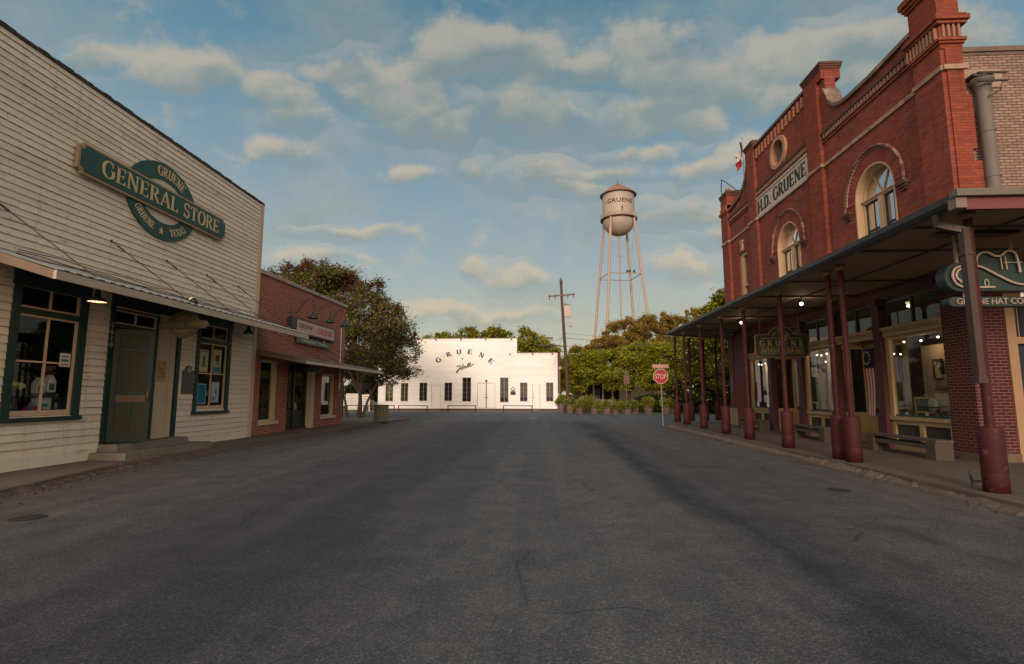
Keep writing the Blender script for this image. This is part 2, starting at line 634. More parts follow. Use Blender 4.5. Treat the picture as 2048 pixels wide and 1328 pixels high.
GLY = {
    'A': (.80, [([(.08, 0), (.40, 1)], .07), ([(.40, 1), (.72, 0)], .15), ([(.2, .34), (.6, .34)], .06)], [(.08, 0), (.72, 0)]),
    'C': (.74, [(arc(.40, .5, .33, .5, 48, 312), 0), ([(.63, .98), (.63, .70)], .05), ([(.63, .28), (.63, .08)], .05)], []),
    'D': (.80, [([(.16, 0), (.16, 1)], .15), ([(.16, .97), (.35, .97)] + arc(.35, .5, .35, .47, 90, -90) + [(.16, .03)], 0)], [(.16, 0), (.16, 1)]),
    'E': (.68, [([(.16, 0), (.16, 1)], .15), ([(.1, .97), (.58, .97)], .06), ([(.16, .5), (.48, .5)], .06), ([(.1, .03), (.6, .03)], .06), ([(.58, 1), (.58, .78)], .05), ([(.60, 0), (.60, .24)], .05), ([(.48, .6), (.48, .4)], .05)], [(.14, 0), (.14, 1)]),
    'G': (.82, [(arc(.42, .5, .34, .5, 50, 345), 0), ([(.66, .98), (.66, .72)], .05), ([(.70, .46), (.70, .08)], .14)], [(.68, .46)]),
    'H': (.82, [([(.15, 0), (.15, 1)], .15), ([(.67, 0), (.67, 1)], .15), ([(.15, .5), (.67, .5)], .07)], [(.15, 0), (.15, 1), (.67, 0), (.67, 1)]),
    'I': (.34, [([(.17, 0), (.17, 1)], .15)], [(.17, 0), (.17, 1)]),
    'L': (.66, [([(.16, 0), (.16, 1)], .15), ([(.1, .03), (.58, .03)], .06), ([(.58, 0), (.58, .26)], .05)], [(.15, 0), (.15, 1)]),
    'M': (.96, [([(.12, 0), (.12, 1)], .07), ([(.12, 1), (.48, .1)], .14), ([(.48, .1), (.84, 1)], .06), ([(.84, 0), (.84, 1)], .15)], [(.12, 0), (.1, 1), (.84, 0), (.86, 1)]),
    'N': (.84, [([(.13, 0), (.13, 1)], .07), ([(.13, 1), (.69, 0)], .15), ([(.69, 0), (.69, 1)], .07)], [(.13, 0), (.1, 1), (.69, 1)]),
    'O': (.84, [(arc(.42, .5, .34, .5, 0, 360, 24), 0)], []),
    'P': (.70, [([(.16, 0), (.16, 1)], .15), ([(.16, .97), (.35, .97)] + arc(.36, .74, .24, .23, 90, -90) + [(.16, .51)], 0)], [(.16, 0), (.16, 1)]),
    'Q': (.84, [(arc(.42, .5, .34, .5, 0, 360, 24), 0), ([(.42, .12), (.6, -.1), (.78, -.14)], .09)], []),
    'R': (.80, [([(.16, 0), (.16, 1)], .15), ([(.16, .97), (.35, .97)] + arc(.36, .75, .23, .22, 90, -90) + [(.16, .53)], 0), ([(.36, .52), (.70, 0)], .14)], [(.16, 0), (.16, 1), (.72, 0)]),
    'S': (.64, [([(.54, .80)] + arc(.32, .75, .21, .245, 30, 270, 12) + arc(.33, .255, .23, .255, 88, -150, 12), .11), ([(.54, .98), (.54, .74)], .05), ([(.09, .02), (.09, .28)], .05)], []),
    'T': (.76, [([(.38, 0), (.38, 1)], .15), ([(.06, .97), (.70, .97)], .06), ([(.07, 1), (.07, .76)], .05), ([(.69, 1), (.69, .76)], .05)], [(.38, 0)]),
    'U': (.82, [([(.15, 1), (.15, .35)] + arc(.41, .33, .26, .32, 180, 360, 12)[0:] + [(.67, 1)], 0)], [(.15, 1), (.67, 1)]),
    'X': (.78, [([(.12, 1), (.66, 0)], .15), ([(.64, 1), (.12, 0)], .06)], [(.12, 0), (.12, 1), (.66, 0), (.66, 1)]),
    'Y': (.78, [([(.10, 1), (.39, .48)], .14), ([(.68, 1), (.39, .48)], .06), ([(.39, .5), (.39, 0)], .15)], [(.1, 1), (.68, 1), (.39, 0)]),
    ' ': (.38, [], []),
    '*': (.80, [], []),
    '.': (.26, [([(.13, .0), (.13, .16)], .17)], []),
}


def serif_text(txt, fn, h, mat, name, parent, wscale=1.0, depth=.012, width=None, d=0.0, weight=1.0, gap=.06):
    """serif lettering; fn(a,b,d) -> world with a centred on 0 and b in 0..h"""
    mb = MB()
    tot = sum(GLY[c][0] + gap for c in txt) - gap
    if width:
        wscale = width / (tot * h)
    x = -tot / 2
    k = 0
    for ch in txt:
        wd, strokes, serifs = GLY[ch]
        polys = []
        for pts, wgt in strokes:
            L, Rr = [], []
            for i, p_ in enumerate(pts):
                a = Vector(pts[min(i + 1, len(pts) - 1)]) - Vector(pts[max(i - 1, 0)])
                a.normalize()
                tw = (wgt if wgt else .05 + .11 * abs(a.y) ** 1.2) * weight
                nrm = Vector((-a.y, a.x)) * tw / 2
                L.append(Vector(p_) + nrm)
                Rr.append(Vector(p_) - nrm)
            for i in range(len(pts) - 1):
                polys.append([Rr[i], Rr[i + 1], L[i + 1], L[i]])
        for (a, b_) in serifs:
            b1 = b_ + (.055 if b_ < .5 else -.055)
            polys.append([Vector((a - .13, min(b_, b1))), Vector((a + .13, min(b_, b1))), Vector((a + .13, max(b_, b1))), Vector((a - .13, max(b_, b1)))])
        if ch == '*':
            st = [(.4 + (.36 if i % 2 == 0 else .145) * math.cos(R(90 + 36 * i)), .45 + (.42 if i % 2 == 0 else .17) * math.sin(R(90 + 36 * i))) for i in range(10)]
            polys += [[Vector((.4, .45)), Vector(st[i]), Vector(st[(i + 1) % 10])] for i in range(10)]
        for pl in polys:
            e = d + depth + (k % 7) * .0006
            k += 1
            n = len(pl)
            top = [fn((x + q.x) * h * wscale, q.y * h, e) for q in pl]
            bot = [fn((x + q.x) * h * wscale, q.y * h, d - .002) for q in pl]
            mb._add(top + bot, [tuple(range(n))] + [(i, (i + 1) % n, n + (i + 1) % n, n + i) for i in range(n)])
        x += wd + gap
    return mb.build(name, mat, parent)


# common materials
M_CREAM = M('cream_weathered_paint', (.76, .65, .515), .75, island=.08, var=.12, s=1.2, fine=.08, fs=25,
            dirt=((.26, .19, .13), .56, .80, 4.5), stretch=(1, .3, 1.6), bump=.35, bs=14, streak=.45)
M_GRIME_SHADE = M('grime_and_gap_shade', (.15, .11, .08), .9, var=.5, s=2.5, dirt=((.60, .47, .35), .44, .56, 6), stretch=(1, .6, 2))  # grime mixed with painted-in shadow for the lap lines and board gaps
M_CREAMTRIM = M('cream_trim_paint', (.56, .44, .29), .7, var=.12, dirt=((.22, .17, .11), .66, .82, 6))
M_TAN = M('pinkish_cream_trim', (.60, .42, .29), .65, var=.12, dirt=((.25, .16, .10), .66, .85, 5))
M_GREEN = M('dark_green_paint', (.016, .042, .034), .5, var=.2, dirt=((.05, .07, .055), .66, .85, 9))
M_GREEN2 = M('screen_door_green', (.008, .017, .008), .55, var=.2)
M_SIGNGREEN = M('sign_green', (.022, .075, .055), .5, var=.15, s=1.5, dirt=((.05, .1, .08), .62, .8, 6))
M_GOLD = M('sign_cream_letter', (.62, .47, .27), .6, var=.08)
M_WHITE = M('hall_white_paint', (.84, .81, .79), .6, island=.05, var=.05, s=.8, fine=.03, dirt=((.55, .46, .40), .66, .88, 3), stretch=(.5, 1, 1.2), bump=.12, bs=12, streak=.16)
M_WHITE2 = M('white_paint', (.75, .70, .64), .6, var=.06)
M_BLACK = M('black_metal', (.015, .014, .015), .45, var=.1)
M_IRON = M('rusty_dark_iron', (.045, .028, .022), .6, var=.3)
M_OXRED = M('oxblood_post_paint', (.052, .0105, .0115), .66, var=.22, s=2, dirt=((.11, .055, .045), .57, .70, 7), bump=.3, bs=30, spec=.22)
M_OXRED2 = M('oxblood_trim_paint', (.065, .015, .016), .6, var=.2)
M_YEL = M('storefront_mustard_trim', (.34, .235, .11), .6, var=.12, dirt=((.2, .14, .07), .66, .85, 7))
M_METALROOF = M('galvanised_roof', (.30, .31, .31), .42, metal=.5, var=.25, s=3, dirt=((.12, .10, .09), .6, .8, 4))
M_WOODOLD = M('weathered_wood', (.17, .135, .105), .85, var=.25, s=2, fine=.25, fs=18, stretch=(2, .5, 2), bump=.4, island=.12)
M_POLE = M('creosote_pole_wood', (.085, .045, .033), .85, var=.3, fine=.25, fs=12, stretch=(4, 4, .3), bump=.5)
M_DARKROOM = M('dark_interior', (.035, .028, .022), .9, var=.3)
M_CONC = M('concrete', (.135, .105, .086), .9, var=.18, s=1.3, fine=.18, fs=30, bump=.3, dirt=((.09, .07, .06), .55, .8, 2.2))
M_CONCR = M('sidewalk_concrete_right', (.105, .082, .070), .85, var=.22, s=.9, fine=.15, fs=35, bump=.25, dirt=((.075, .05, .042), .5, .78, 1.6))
M_STONE = M('rough_step_stone', (.19, .165, .14), .92, var=.3, s=4, fine=.3, fs=22, bump=.9, bs=25)
M_BULB = M('lit_bulb', (1.0, .72, .42), .4, emit=7, var=0, fine=0)
M_BULBDIM = M('lit_shade_inside', (1.0, .50, .30), .4, emit=1.6, var=0, fine=0)
M_SOFFIT = M('canopy_soffit_boards', (.26, .20, .135), .8, var=.15, s=1, stretch=(1, 3, 1), dirt=((.08, .06, .045), .6, .85, 2))
M_GUTTER = M('gutter_slate_paint', (.045, .055, .06), .45, metal=.1, var=.2)
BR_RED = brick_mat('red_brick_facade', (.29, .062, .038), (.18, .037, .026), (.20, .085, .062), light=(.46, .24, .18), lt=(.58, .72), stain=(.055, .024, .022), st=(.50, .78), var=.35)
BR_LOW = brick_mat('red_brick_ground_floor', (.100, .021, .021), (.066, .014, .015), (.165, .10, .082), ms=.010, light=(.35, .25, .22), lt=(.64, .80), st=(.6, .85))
BR_SHOP = brick_mat('red_brick_shop', (.36, .098, .058), (.22, .056, .040), (.44, .28, .21), bw=.23, bh=.088, ms=.011, stain=(.10, .035, .03), st=(.6, .85))
BR_PINK = brick_mat('pink_painted_brick', (.33, .215, .17), (.24, .155, .125), (.105, .06, .05), ms=.010, stain=(.16, .09, .07), st=(.60, .84), bump=1.0)
BR_CORN = brick_mat('bright_red_corner_brick', (.30, .066, .032), (.20, .042, .024), (.12, .045, .035), stain=(.05, .02, .02), st=(.56, .8))

# ------------------------------------------------------------------ ground
def asphalt():
    m, b, p, pos = base_mat('asphalt')
    P = pos.outputs['Position']
    sp = b.n('ShaderNodeSeparateXYZ')
    b.put(sp.inputs[0], P)
    X, Y = sp.outputs[0], sp.outputs[1]
    warp = b.m('MULTIPLY', b.m('SUBTRACT', b.noise(b.mapping(P, (.6, .3, 1)), .9, 7, .68), .5), 2.6)
    xx = b.m('ADD', X, warp)
    band = b.ramp(b.m('DIVIDE', b.m('ADD', xx, 10.0), 18.0), [
        (.03, (.092, .082, .078)), (.20, (.098, .090, .088)), (.33, (.058, .056, .062)), (.42, (.048, .048, .055)), (.50, (.078, .079, .083)),
        (.58, (.088, .089, .092)), (.66, (.076, .076, .079)), (.69, (.030, .031, .040)), (.715, (.062, .061, .066)), (.80, (.090, .084, .082)), (.92, (.100, .090, .088))])
    cross = b.sstep(Y, 30, 35)
    far = b.mix(b.noise(b.mapping(P, (.12, .7, 1)), 1, 5), (.070, .077, .088), (.115, .121, .132))
    c = b.mix(cross, band, far)
    blot = b.noise(b.mapping(P, (2.6, .10, 1), (7, 3, 0)), .6, 7, .6)
    c = b.mix(b.sstep(blot, .36, .64), b.mix(1, c, (.87, .87, .89), 'MULTIPLY'), b.mix(1, c, (1.12, 1.11, 1.09), 'MULTIPLY'))
    mid = b.noise(P, 1.6, 8, .7)
    c = b.mix(b.sstep(mid, .3, .7), b.mix(1, c, (.80, .80, .82), 'MULTIPLY'), b.mix(1, c, (1.18, 1.17, 1.15), 'MULTIPLY'))
    # exposed aggregate
    ag = b.n('ShaderNodeTexVoronoi')
    b.put(ag.inputs['Vector'], P)
    ag.inputs['Scale'].default_value = 95
    cs = b.n('ShaderNodeSeparateColor')
    b.put(cs.inputs[0], ag.outputs['Color'])
    k = b.m('MULTIPLY_ADD', b.m('POWER', cs.outputs[0], 4.0), 1.15, .74)
    q = b.n('ShaderNodeCombineColor')
    for i in range(3):
        b.put(q.inputs[i], k)
    c = b.mix(1, c, q.outputs[0], 'MULTIPLY')
    ag2 = b.noise(P, 28, 4, .8)
    c = b.mix(b.sstep(ag2, .3, .7), b.mix(1, c, (.84,) * 3, 'MULTIPLY'), b.mix(1, c, (1.14,) * 3, 'MULTIPLY'))
    # cracks
    vo = b.n('ShaderNodeTexVoronoi', feature='DISTANCE_TO_EDGE')
    wv = b.n('ShaderNodeTexNoise')
    b.put(wv.inputs['Vector'], P)
    wv.inputs['Scale'].default_value = 1.3
    wv.inputs['Detail'].default_value = 6
    b.put(vo.inputs['Vector'], b.mix(.22, P, wv.outputs['Color'], 'LINEAR_LIGHT'))
    vo.inputs['Scale'].default_value = .42
    line = b.m('SUBTRACT', 1.0, b.sstep(vo.outputs['Distance'], .001, .007))
    cm = b.m('MULTIPLY', line, b.sstep(b.noise(P, .35, 3), .5, .58))
    c = b.mix(b.m('MULTIPLY', cm, .65), c, (.02, .023, .025))
    # dark rubbed patches
    pt = b.m('MULTIPLY', b.sstep(b.noise(b.mapping(P, (1, .35, 1), (4, 8, 0)), .55, 7, .72), .59, .66), .6)
    c = b.mix(pt, c, (.034, .033, .038))
    c = b.mix(1, c, (.93, .95, 1.0), 'MULTIPLY')
    b.put(p.inputs['Base Color'], c)
    p.inputs['Roughness'].default_value = .82
    p.inputs['Specular IOR Level'].default_value = .3
    bn = b.n('ShaderNodeBump')
    bn.inputs['Strength'].default_value = .35
    bn.inputs['Distance'].default_value = .010
    b.put(bn.inputs['Height'], b.m('ADD', ag.outputs['Distance'], b.m('MULTIPLY', ag2, 1.2)))
    b.put(p.inputs['Normal'], bn.outputs[0])
    return m


M_ASPH = asphalt()
M_DIRT = M('dusty_ground', (.13, .105, .082), .95, var=.3, s=.35, fine=.25, fs=9, bump=.5, bs=12, dirt=((.05, .055, .028), .48, .62, .5))
M_GRAVEL = M('pale_gravel_verge', (.16, .13, .11), .95, var=.25, s=.7, fine=.3, fs=20, bump=.5, bs=20)

g = MB().quad((-700, -300, -.012), (700, -300, -.012), (700, 900, -.012), (-700, 900, -.012)).build('ground', M_DIRT)
struct(g)
g = MB()
g.quad((-9.6, -40, 0), (7.2, -40, 0), (7.2, 33, 0), (-9.6, 33, 0))
g.quad((-120, 33, 0), (120, 33, 0), (120, 49.5, 0), (-120, 49.5, 0))
g.quad((7.2, 29.6, 0), (120, 29.6, 0), (120, 33, 0), (7.2, 33, 0))
struct(g.build('road', M_ASPH, recalc=False))
gv = MB().quad((-40, 49.5, -.006), (3.2, 49.5, -.006), (3.2, 55, -.006), (-40, 55, -.006)).build('gravel_verge', M_GRAVEL)
struct(gv)


def ragged(pts, step=.35, amp=.05, seed=1):
    rng = random.Random(seed)
    out = []
    for (a, b_) in zip(pts, pts[1:]):
        a, b_ = Vector(a), Vector(b_)
        n = max(1, int((b_ - a).length / step))
        for i in range(n):
            q = a.lerp(b_, i / n)
            out.append((q.x + rng.uniform(-amp, amp), q.y + rng.uniform(-amp, amp)))
    out.append(tuple(pts[-1]))
    return out


FZ = lambda a, b_, d: (a, b_, d)
# left pavement with a worn edge
edge = ragged([(-8.15, -8), (-8.25, 5), (-8.55, 8), (-9.2, 11), (-9.35, 14), (-9.35, 18), (-9.1, 28), (-8.7, 31.5), (-8.4, 33.3), (-8.75, 34.2), (-10.5, 34.4)], .3, .035, 3)
poly = edge + [(-40, 34.4), (-40, -8)]
m_ = MB()
m_.prism(poly, FZ, -.05, .10)
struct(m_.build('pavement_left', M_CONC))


def crumble(name, line, w0, h, mat, seed, sgn=1, rows=5):
    """strip of broken concrete and soil falling from the pavement edge to the road"""
    rg = random.Random(seed)
    fine = ragged(line, .09, .012, seed)
    vs, fs = [], []
    wv = 0
    for i, (a, b_) in enumerate(fine):
        wv = .85 * wv + rg.uniform(-.035, .035)
        for r_ in range(rows + 1):
            t = r_ / rows
            zz_ = h * (1 - t) ** 1.5 + (rg.uniform(-.018, .018) if 0 < r_ < rows else (0 if r_ == 0 else -.02)) + .006
            vs.append((a + sgn * ((w0 + wv) * t - .06 * (1 - t)) + rg.uniform(-.012, .012), b_ + rg.uniform(-.02, .02), zz_))
    n = rows + 1
    for i in range(len(fine) - 1):
        for r_ in range(rows):
            fs.append((i * n + r_, i * n + r_ + 1, (i + 1) * n + r_ + 1, (i + 1) * n + r_))
    m_ = MB()
    m_._add(vs, fs)
    return struct(m_.build(name, mat, recalc=False))


M_RUB = M('worn_rubble_curb', (.085, .062, .052), .95, var=.4, s=3, fine=.45, fs=26, bump=1.0, bs=30, dirt=((.12, .045, .040), .58, .66, 1.6))
crumble('curb_left', edge[:-10], .26, .100, M_RUB, 5)
# red faded curb at the far left corner
rc = MB()
for i in range(len(edge) - 14, len(edge) - 5):
    a, b_ = Vector((*edge[i], 0)), Vector((*edge[i + 1], 0))
    rc.bar(a + Vector((.04, 0, .055)), b_ + Vector((.04, 0, .055)), .12, .115)
struct(rc.build('red_curb', M('faded_red_curb_paint', (.20, .075, .065), .85, var=.4, s=3)))

# right pavement
edge_r = ragged([(6.45, -8), (6.5, 5), (6.52, 8.2), (6.66, 12), (6.66, 27.8), (6.75, 28.6), (7.3, 29.2), (9, 29.6), (40, 31.4)], .3, .02, 8)
m_ = MB()
m_.prism([(40, -8)] + edge_r, FZ, -.05, .13)
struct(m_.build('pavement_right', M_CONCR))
crumble('curb_right', [e for e in edge_r if e[1] < 28.2 and e[0] < 7], .13, .125, M('curb_right_concrete', (.13, .098, .08), .9, var=.35, s=2, fine=.3, fs=20, bump=.8), 6, -1, 4)
rng = random.Random(5)
cr = MB()      # crumbled asphalt and leaf litter along the right gutter
for i in range(420):
    y = rng.uniform(5, 27.5)
    r_ = rng.uniform(.008, .028)
    xx_ = 6.42 - abs(rng.gauss(0, .12)) - (.08 if y < 8 else 0)
    cr.obox((xx_, y, r_ * .3), (r_ * 2, r_ * 2.2, r_ * .8), Matrix.Rotation(rng.uniform(0, 3), 3, 'Z'))
for i in range(500):
    y = rng.uniform(6, 27)
    k_ = np.interp(y, [5, 8, 11, 14, 18, 28], [-8.25, -8.55, -9.2, -9.35, -9.35, -9.1])
    r_ = rng.uniform(.008, .026)
    cr.obox((k_ + .24 + abs(rng.gauss(0, .22)), y, r_ * .3), (r_ * 2, r_ * 2.2, r_ * .8), Matrix.Rotation(rng.uniform(0, 3), 3, 'Z'))
tag(cr.build('gravel_debris', M('debris', (.07, .052, .043), .95, var=.4)), 'loose grit and crumbled asphalt along the gutters', 'gravel', kind='stuff')

for lab, (x, y, rx_, ry_) in {'dark round utility cover in the road near the left curb': (-6.7, 6.7, .20, .20),
                              'dark oval utility cover in the road near the right curb': (5.05, 9.35, .17, .2),
                              'small pale valve cover in the road before the white hall': (-.5, 36.5, .3, .3)}.items():
    q = MB()
    q.prism([(x + rx_ * math.cos(t * PI / 12), y + ry_ * math.sin(t * PI / 12)) for t in range(24)], FZ, -.02, .006)
    for k in range(-2, 3):
        q.box(x - rx_ * .6, x + rx_ * .6, y + k * .05 - .01, y + k * .05 + .01, .004, .010)
    pale = 'pale' in lab
    tag(q.build('utility_cover', M('pale_cover', (.25, .24, .23), .7) if pale else M('cover_iron', (.022, .019, .018), .8)), lab, 'utility cover')

# ================================================================== GENERAL STORE (left)
WX = -10.5
FL = lambda a, b_, d: (WX + d, a, b_)          # left wall: a = along street, b = up, d = out of the wall


def lap_siding(mb, fn, y0, y1, z0, z1, step, holes, th=.022, seed=1, jmin=3, jmax=6, wob=.003, edge_w=0):
    rng = random.Random(seed)
    z = z0
    while z < z1 - .01:
        zt = min(z + step, z1)
        iv = [(y0, y1)]
        for (ha, hb, hc, hd) in holes:
            if hc < (z + zt) / 2 < hd:
                nv = []
                for a, b_ in iv:
                    if hb <= a or ha >= b_:
                        nv.append((a, b_))
                    else:
                        if ha > a: nv.append((a, ha))
                        if hb < b_: nv.append((hb, b_))
                iv = nv
        for a, b_ in iv:
            p_ = a
            while p_ < b_ - 1e-4:
                L = rng.uniform(jmin, jmax)
                e = min(b_, p_ + L)
                if b_ - e < .6:
                    e = b_
                j1, j2 = rng.uniform(-wob, wob), rng.uniform(-wob, wob)
                t1 = th + rng.uniform(-.004, .004)
                ge = 0 if e == b_ else .010
                vs = []
                for (yy_, jj) in ((p_, j1), (e - ge, j2)):
                    vs += [fn(yy_, z + jj, 0), fn(yy_, z + jj, t1), fn(yy_, zt + .012 + jj, .004), fn(yy_, zt + .012 + jj, 0)]
                mb._add(vs, [(0, 1, 2, 3), (7, 6, 5, 4), (1, 5, 6, 2), (2, 6, 7, 3), (3, 7, 4, 0)])
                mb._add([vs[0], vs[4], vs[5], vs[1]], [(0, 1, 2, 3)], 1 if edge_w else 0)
                if edge_w:  # dark strip on the lower edge: lap shadow painted in, with grime
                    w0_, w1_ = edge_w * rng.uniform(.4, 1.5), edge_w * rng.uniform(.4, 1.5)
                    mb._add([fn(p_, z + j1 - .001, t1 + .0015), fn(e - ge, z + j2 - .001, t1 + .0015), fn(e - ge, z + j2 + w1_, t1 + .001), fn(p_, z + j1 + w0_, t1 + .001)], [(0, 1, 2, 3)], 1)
                p_ = e
        z = zt
    return mb


store = T('general_store', 'cream clapboard false-front store with green trim and steps, at the left edge', 'store', (WX, 13, 0))
Y0, Y1, ZT = 5.0, 18.6, 8.8
holes = [(9.66, 11.4, 1.12, 4.1), (12.06, 14.55, .42, 4.15), (15.3, 17.08, 1.08, 4.1)]
mb = MB()
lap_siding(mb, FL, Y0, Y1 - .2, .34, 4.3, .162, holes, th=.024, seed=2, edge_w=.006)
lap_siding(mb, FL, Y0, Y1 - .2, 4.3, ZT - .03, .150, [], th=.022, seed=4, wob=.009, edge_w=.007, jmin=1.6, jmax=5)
mb.build('siding', [M_CREAM, M_GRIME_SHADE], store)
nm_ = MB()
rng = random.Random(77)
z = 4.34
while z < 8.7:
    for y in np.arange(8.2, 18.3, .61):
        if rng.random() < .7:
            yy_, zz_ = y + rng.uniform(-.02, .02), z + rng.uniform(-.01, .01)
            nm_._add([FL(yy_ - .009, zz_ - .009, .024), FL(yy_ + .009, zz_ - .009, .024), FL(yy_ + .009, zz_ + .009, .022), FL(yy_ - .009, zz_ + .009, .022)], [(0, 1, 2, 3)])
    z += .150
nh_ = nm_.build('nail_heads', M_IRON, store)
nh_['kind'] = 'stuff'
# solid wall behind the boards, with the openings; coloured dark so board gaps look shaded
plate('wall', [(Y0, .05), (Y1, .05), (Y1, ZT), (Y0, ZT)], [[(a, c), (b_, c), (b_, d), (a, d)] for a, b_, c, d in holes], FL, -.15, -.001, M_GRIME_SHADE, store)
for ya in (Y0, Y1 - .15):
    MB().box(WX - 12, WX - .15, ya, ya + .15, .05, ZT - .4).build('side_wall', M_CREAM, store)
MB().box(WX - 12, WX - .16, Y0, Y1, ZT - .9, ZT - .7).build('roof', M_METALROOF, store)
MB().box(WX, WX + .035, Y1 - .2, Y1 + .03, .1, ZT + .02).build('corner_board', M_TAN, store)
mb = MB().box(WX - .16, WX + .04, Y0, Y1 + .03, ZT - .02, ZT + .05)
for i in range(60):
    y = rng.uniform(8, Y1)
    mb.box(WX - .12, WX + .045, y, y + rng.uniform(.05, .3), ZT + .05, ZT + .05 + rng.uniform(.004, .02))
mb.build('roof_cap', M('sooty_cap', (.06, .045, .035), .9, var=.4, s=4), store)
mb = MB().box(WX, WX + .028, Y0, 12.0, .06, .345).box(WX, WX + .028, 14.6, Y1 - .2, .08, .345)
mb.build('base_board', M_CREAM, store)


def framed_rect(mb, fn, a0, a1, b0, b1, w_, d0, d1, wt=None, wb=None):
    wt = w_ if wt is None else wt
    wb = w_ if wb is None else wb
    def bx(p, q, r_, s_):
        c = [fn(p, r_, d0), fn(q, s_, d1)]
        mb.box(c[0][0], c[1][0], c[0][1], c[1][1], c[0][2], c[1][2])
    bx(a0, a0 + w_, b0, b1)
    bx(a1 - w_, a1, b0, b1)
    bx(a0 + w_, a1 - w_, b1 - wt, b1)
    bx(a0 + w_, a1 - w_, b0, b0 + wb)


def bxf(mb, fn, a0, a1, b0, b1, d0, d1, mi=0):
    p, q = fn(a0, b0, d0), fn(a1, b1, d1)
    return mb.box(p[0], q[0], p[1], q[1], p[2], q[2], mi)


def store_window(y0, y1, ztop, zbot, tz0, tz1, sz0, sz1, fw_=.17, hood=.26):
    # frame: green casing; header hangs lower & deeper
    mb = MB()
    bxf(mb, FL, y0, y0 + fw_, zbot, ztop, -.1, .045)
    bxf(mb, FL, y1 - fw_, y1, zbot, ztop, -.1, .045)
    bxf(mb, FL, y0 - .03, y1 + .03, ztop - hood, ztop + .02, -.1, .06)
    bxf(mb, FL, y0 - .05, y1 + .05, ztop + .02, ztop + .09, -.1, .11)
    bxf(mb, FL, y0 + fw_, y1 - fw_, sz1, tz0, -.1, .035)
    bxf(mb, FL, y0 - .03, y1 + .03, zbot - .07, zbot + .02, -.1, .10)
    wn_ = mb.build('window', M_GREEN, store)
    for nm, a, b_ in (('transom_sash', tz0, tz1), ('sash', sz0, sz1)):
        mb = MB()
        t = .045
        framed_rect(mb, FL, y0 + fw_, y1 - fw_, a, b_, t, -.07, -.02, wb=.05 if nm == 'transom_sash' else .11)
        mid = (y0 + y1) / 2
        bxf(mb, FL, mid - .018, mid + .018, a + .05, b_ - t, -.068, -.025)
        if nm == 'sash':
            mz = (a + .11 + b_) / 2 + .02
            bxf(mb, FL, y0 + fw_ + t, y1 - fw_ - t, mz - .018, mz + .018, -.067, -.022)
        mb.build(nm, M_TAN, wn_)
        MB().quad(FL(y0 + fw_, a, -.05), FL(y1 - fw_, a, -.05), FL(y1 - fw_, b_, -.05), FL(y0 + fw_, b_, -.05)).build('pane', GLASS, wn_)
    return wn_


store_window(9.66, 11.40, 4.08, 1.12, 3.38, 3.86, 1.17, 3.26)
store_window(15.30, 17.08, 4.08, 1.08, 3.36, 3.82, 1.16, 3.24, .16)
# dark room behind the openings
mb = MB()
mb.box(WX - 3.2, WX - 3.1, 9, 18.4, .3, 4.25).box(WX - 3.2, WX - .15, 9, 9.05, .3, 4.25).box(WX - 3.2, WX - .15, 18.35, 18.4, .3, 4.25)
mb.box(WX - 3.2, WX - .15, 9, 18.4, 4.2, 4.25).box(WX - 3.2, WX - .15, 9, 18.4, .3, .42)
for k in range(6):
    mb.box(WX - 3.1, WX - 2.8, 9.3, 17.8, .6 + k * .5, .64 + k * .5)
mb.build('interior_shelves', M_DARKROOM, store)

# doorway
mb = MB()
bxf(mb, FL, 12.04, 12.17, .42, 4.17, -.15, .05)
bxf(mb, FL, 12.17, 14.60, 3.83, 4.17, -.15, .05)
bxf(mb, FL, 13.62, 13.72, .42, 3.83, -.2, .0)
bxf(mb, FL, 12.17, 13.62, 3.28, 3.37, -.15, .0)
bxf(mb, FL, 14.46, 14.60, .30, 3.83, -.1, .045)
bxf(mb, FL, 12.0, 14.62, 4.17, 4.24, -.1, .12)
dfr = mb.build('door_frame', M_GREEN, store)
mb = MB()
framed_rect(mb, FL, 12.17, 13.62, 3.37, 3.72, .04, -.06, -.01)
bxf(mb, FL, 12.88, 12.92, 3.41, 3.68, -.055, -.015)
bxf(mb, FL, 12.17, 13.66, 3.76, 3.80, -.06, .03)
mb.build('transom_sash', M_TAN, dfr)
MB().quad(FL(12.17, 3.37, -.04), FL(13.62, 3.37, -.04), FL(13.62, 3.72, -.04), FL(12.17, 3.72, -.04)).build('pane', GLASS, dfr)
mb = MB()
bxf(mb, FL, 13.72, 14.46, .42, 3.83, -.15, -.02)
framed_rect(mb, FL, 13.74, 14.22, .50, 3.80, .03, -.02, -.012)
bxf(mb, FL, 14.24, 14.44, .44, 3.80, -.02, .0)
mb.build('door_side_panel', M_CREAMTRIM, store)


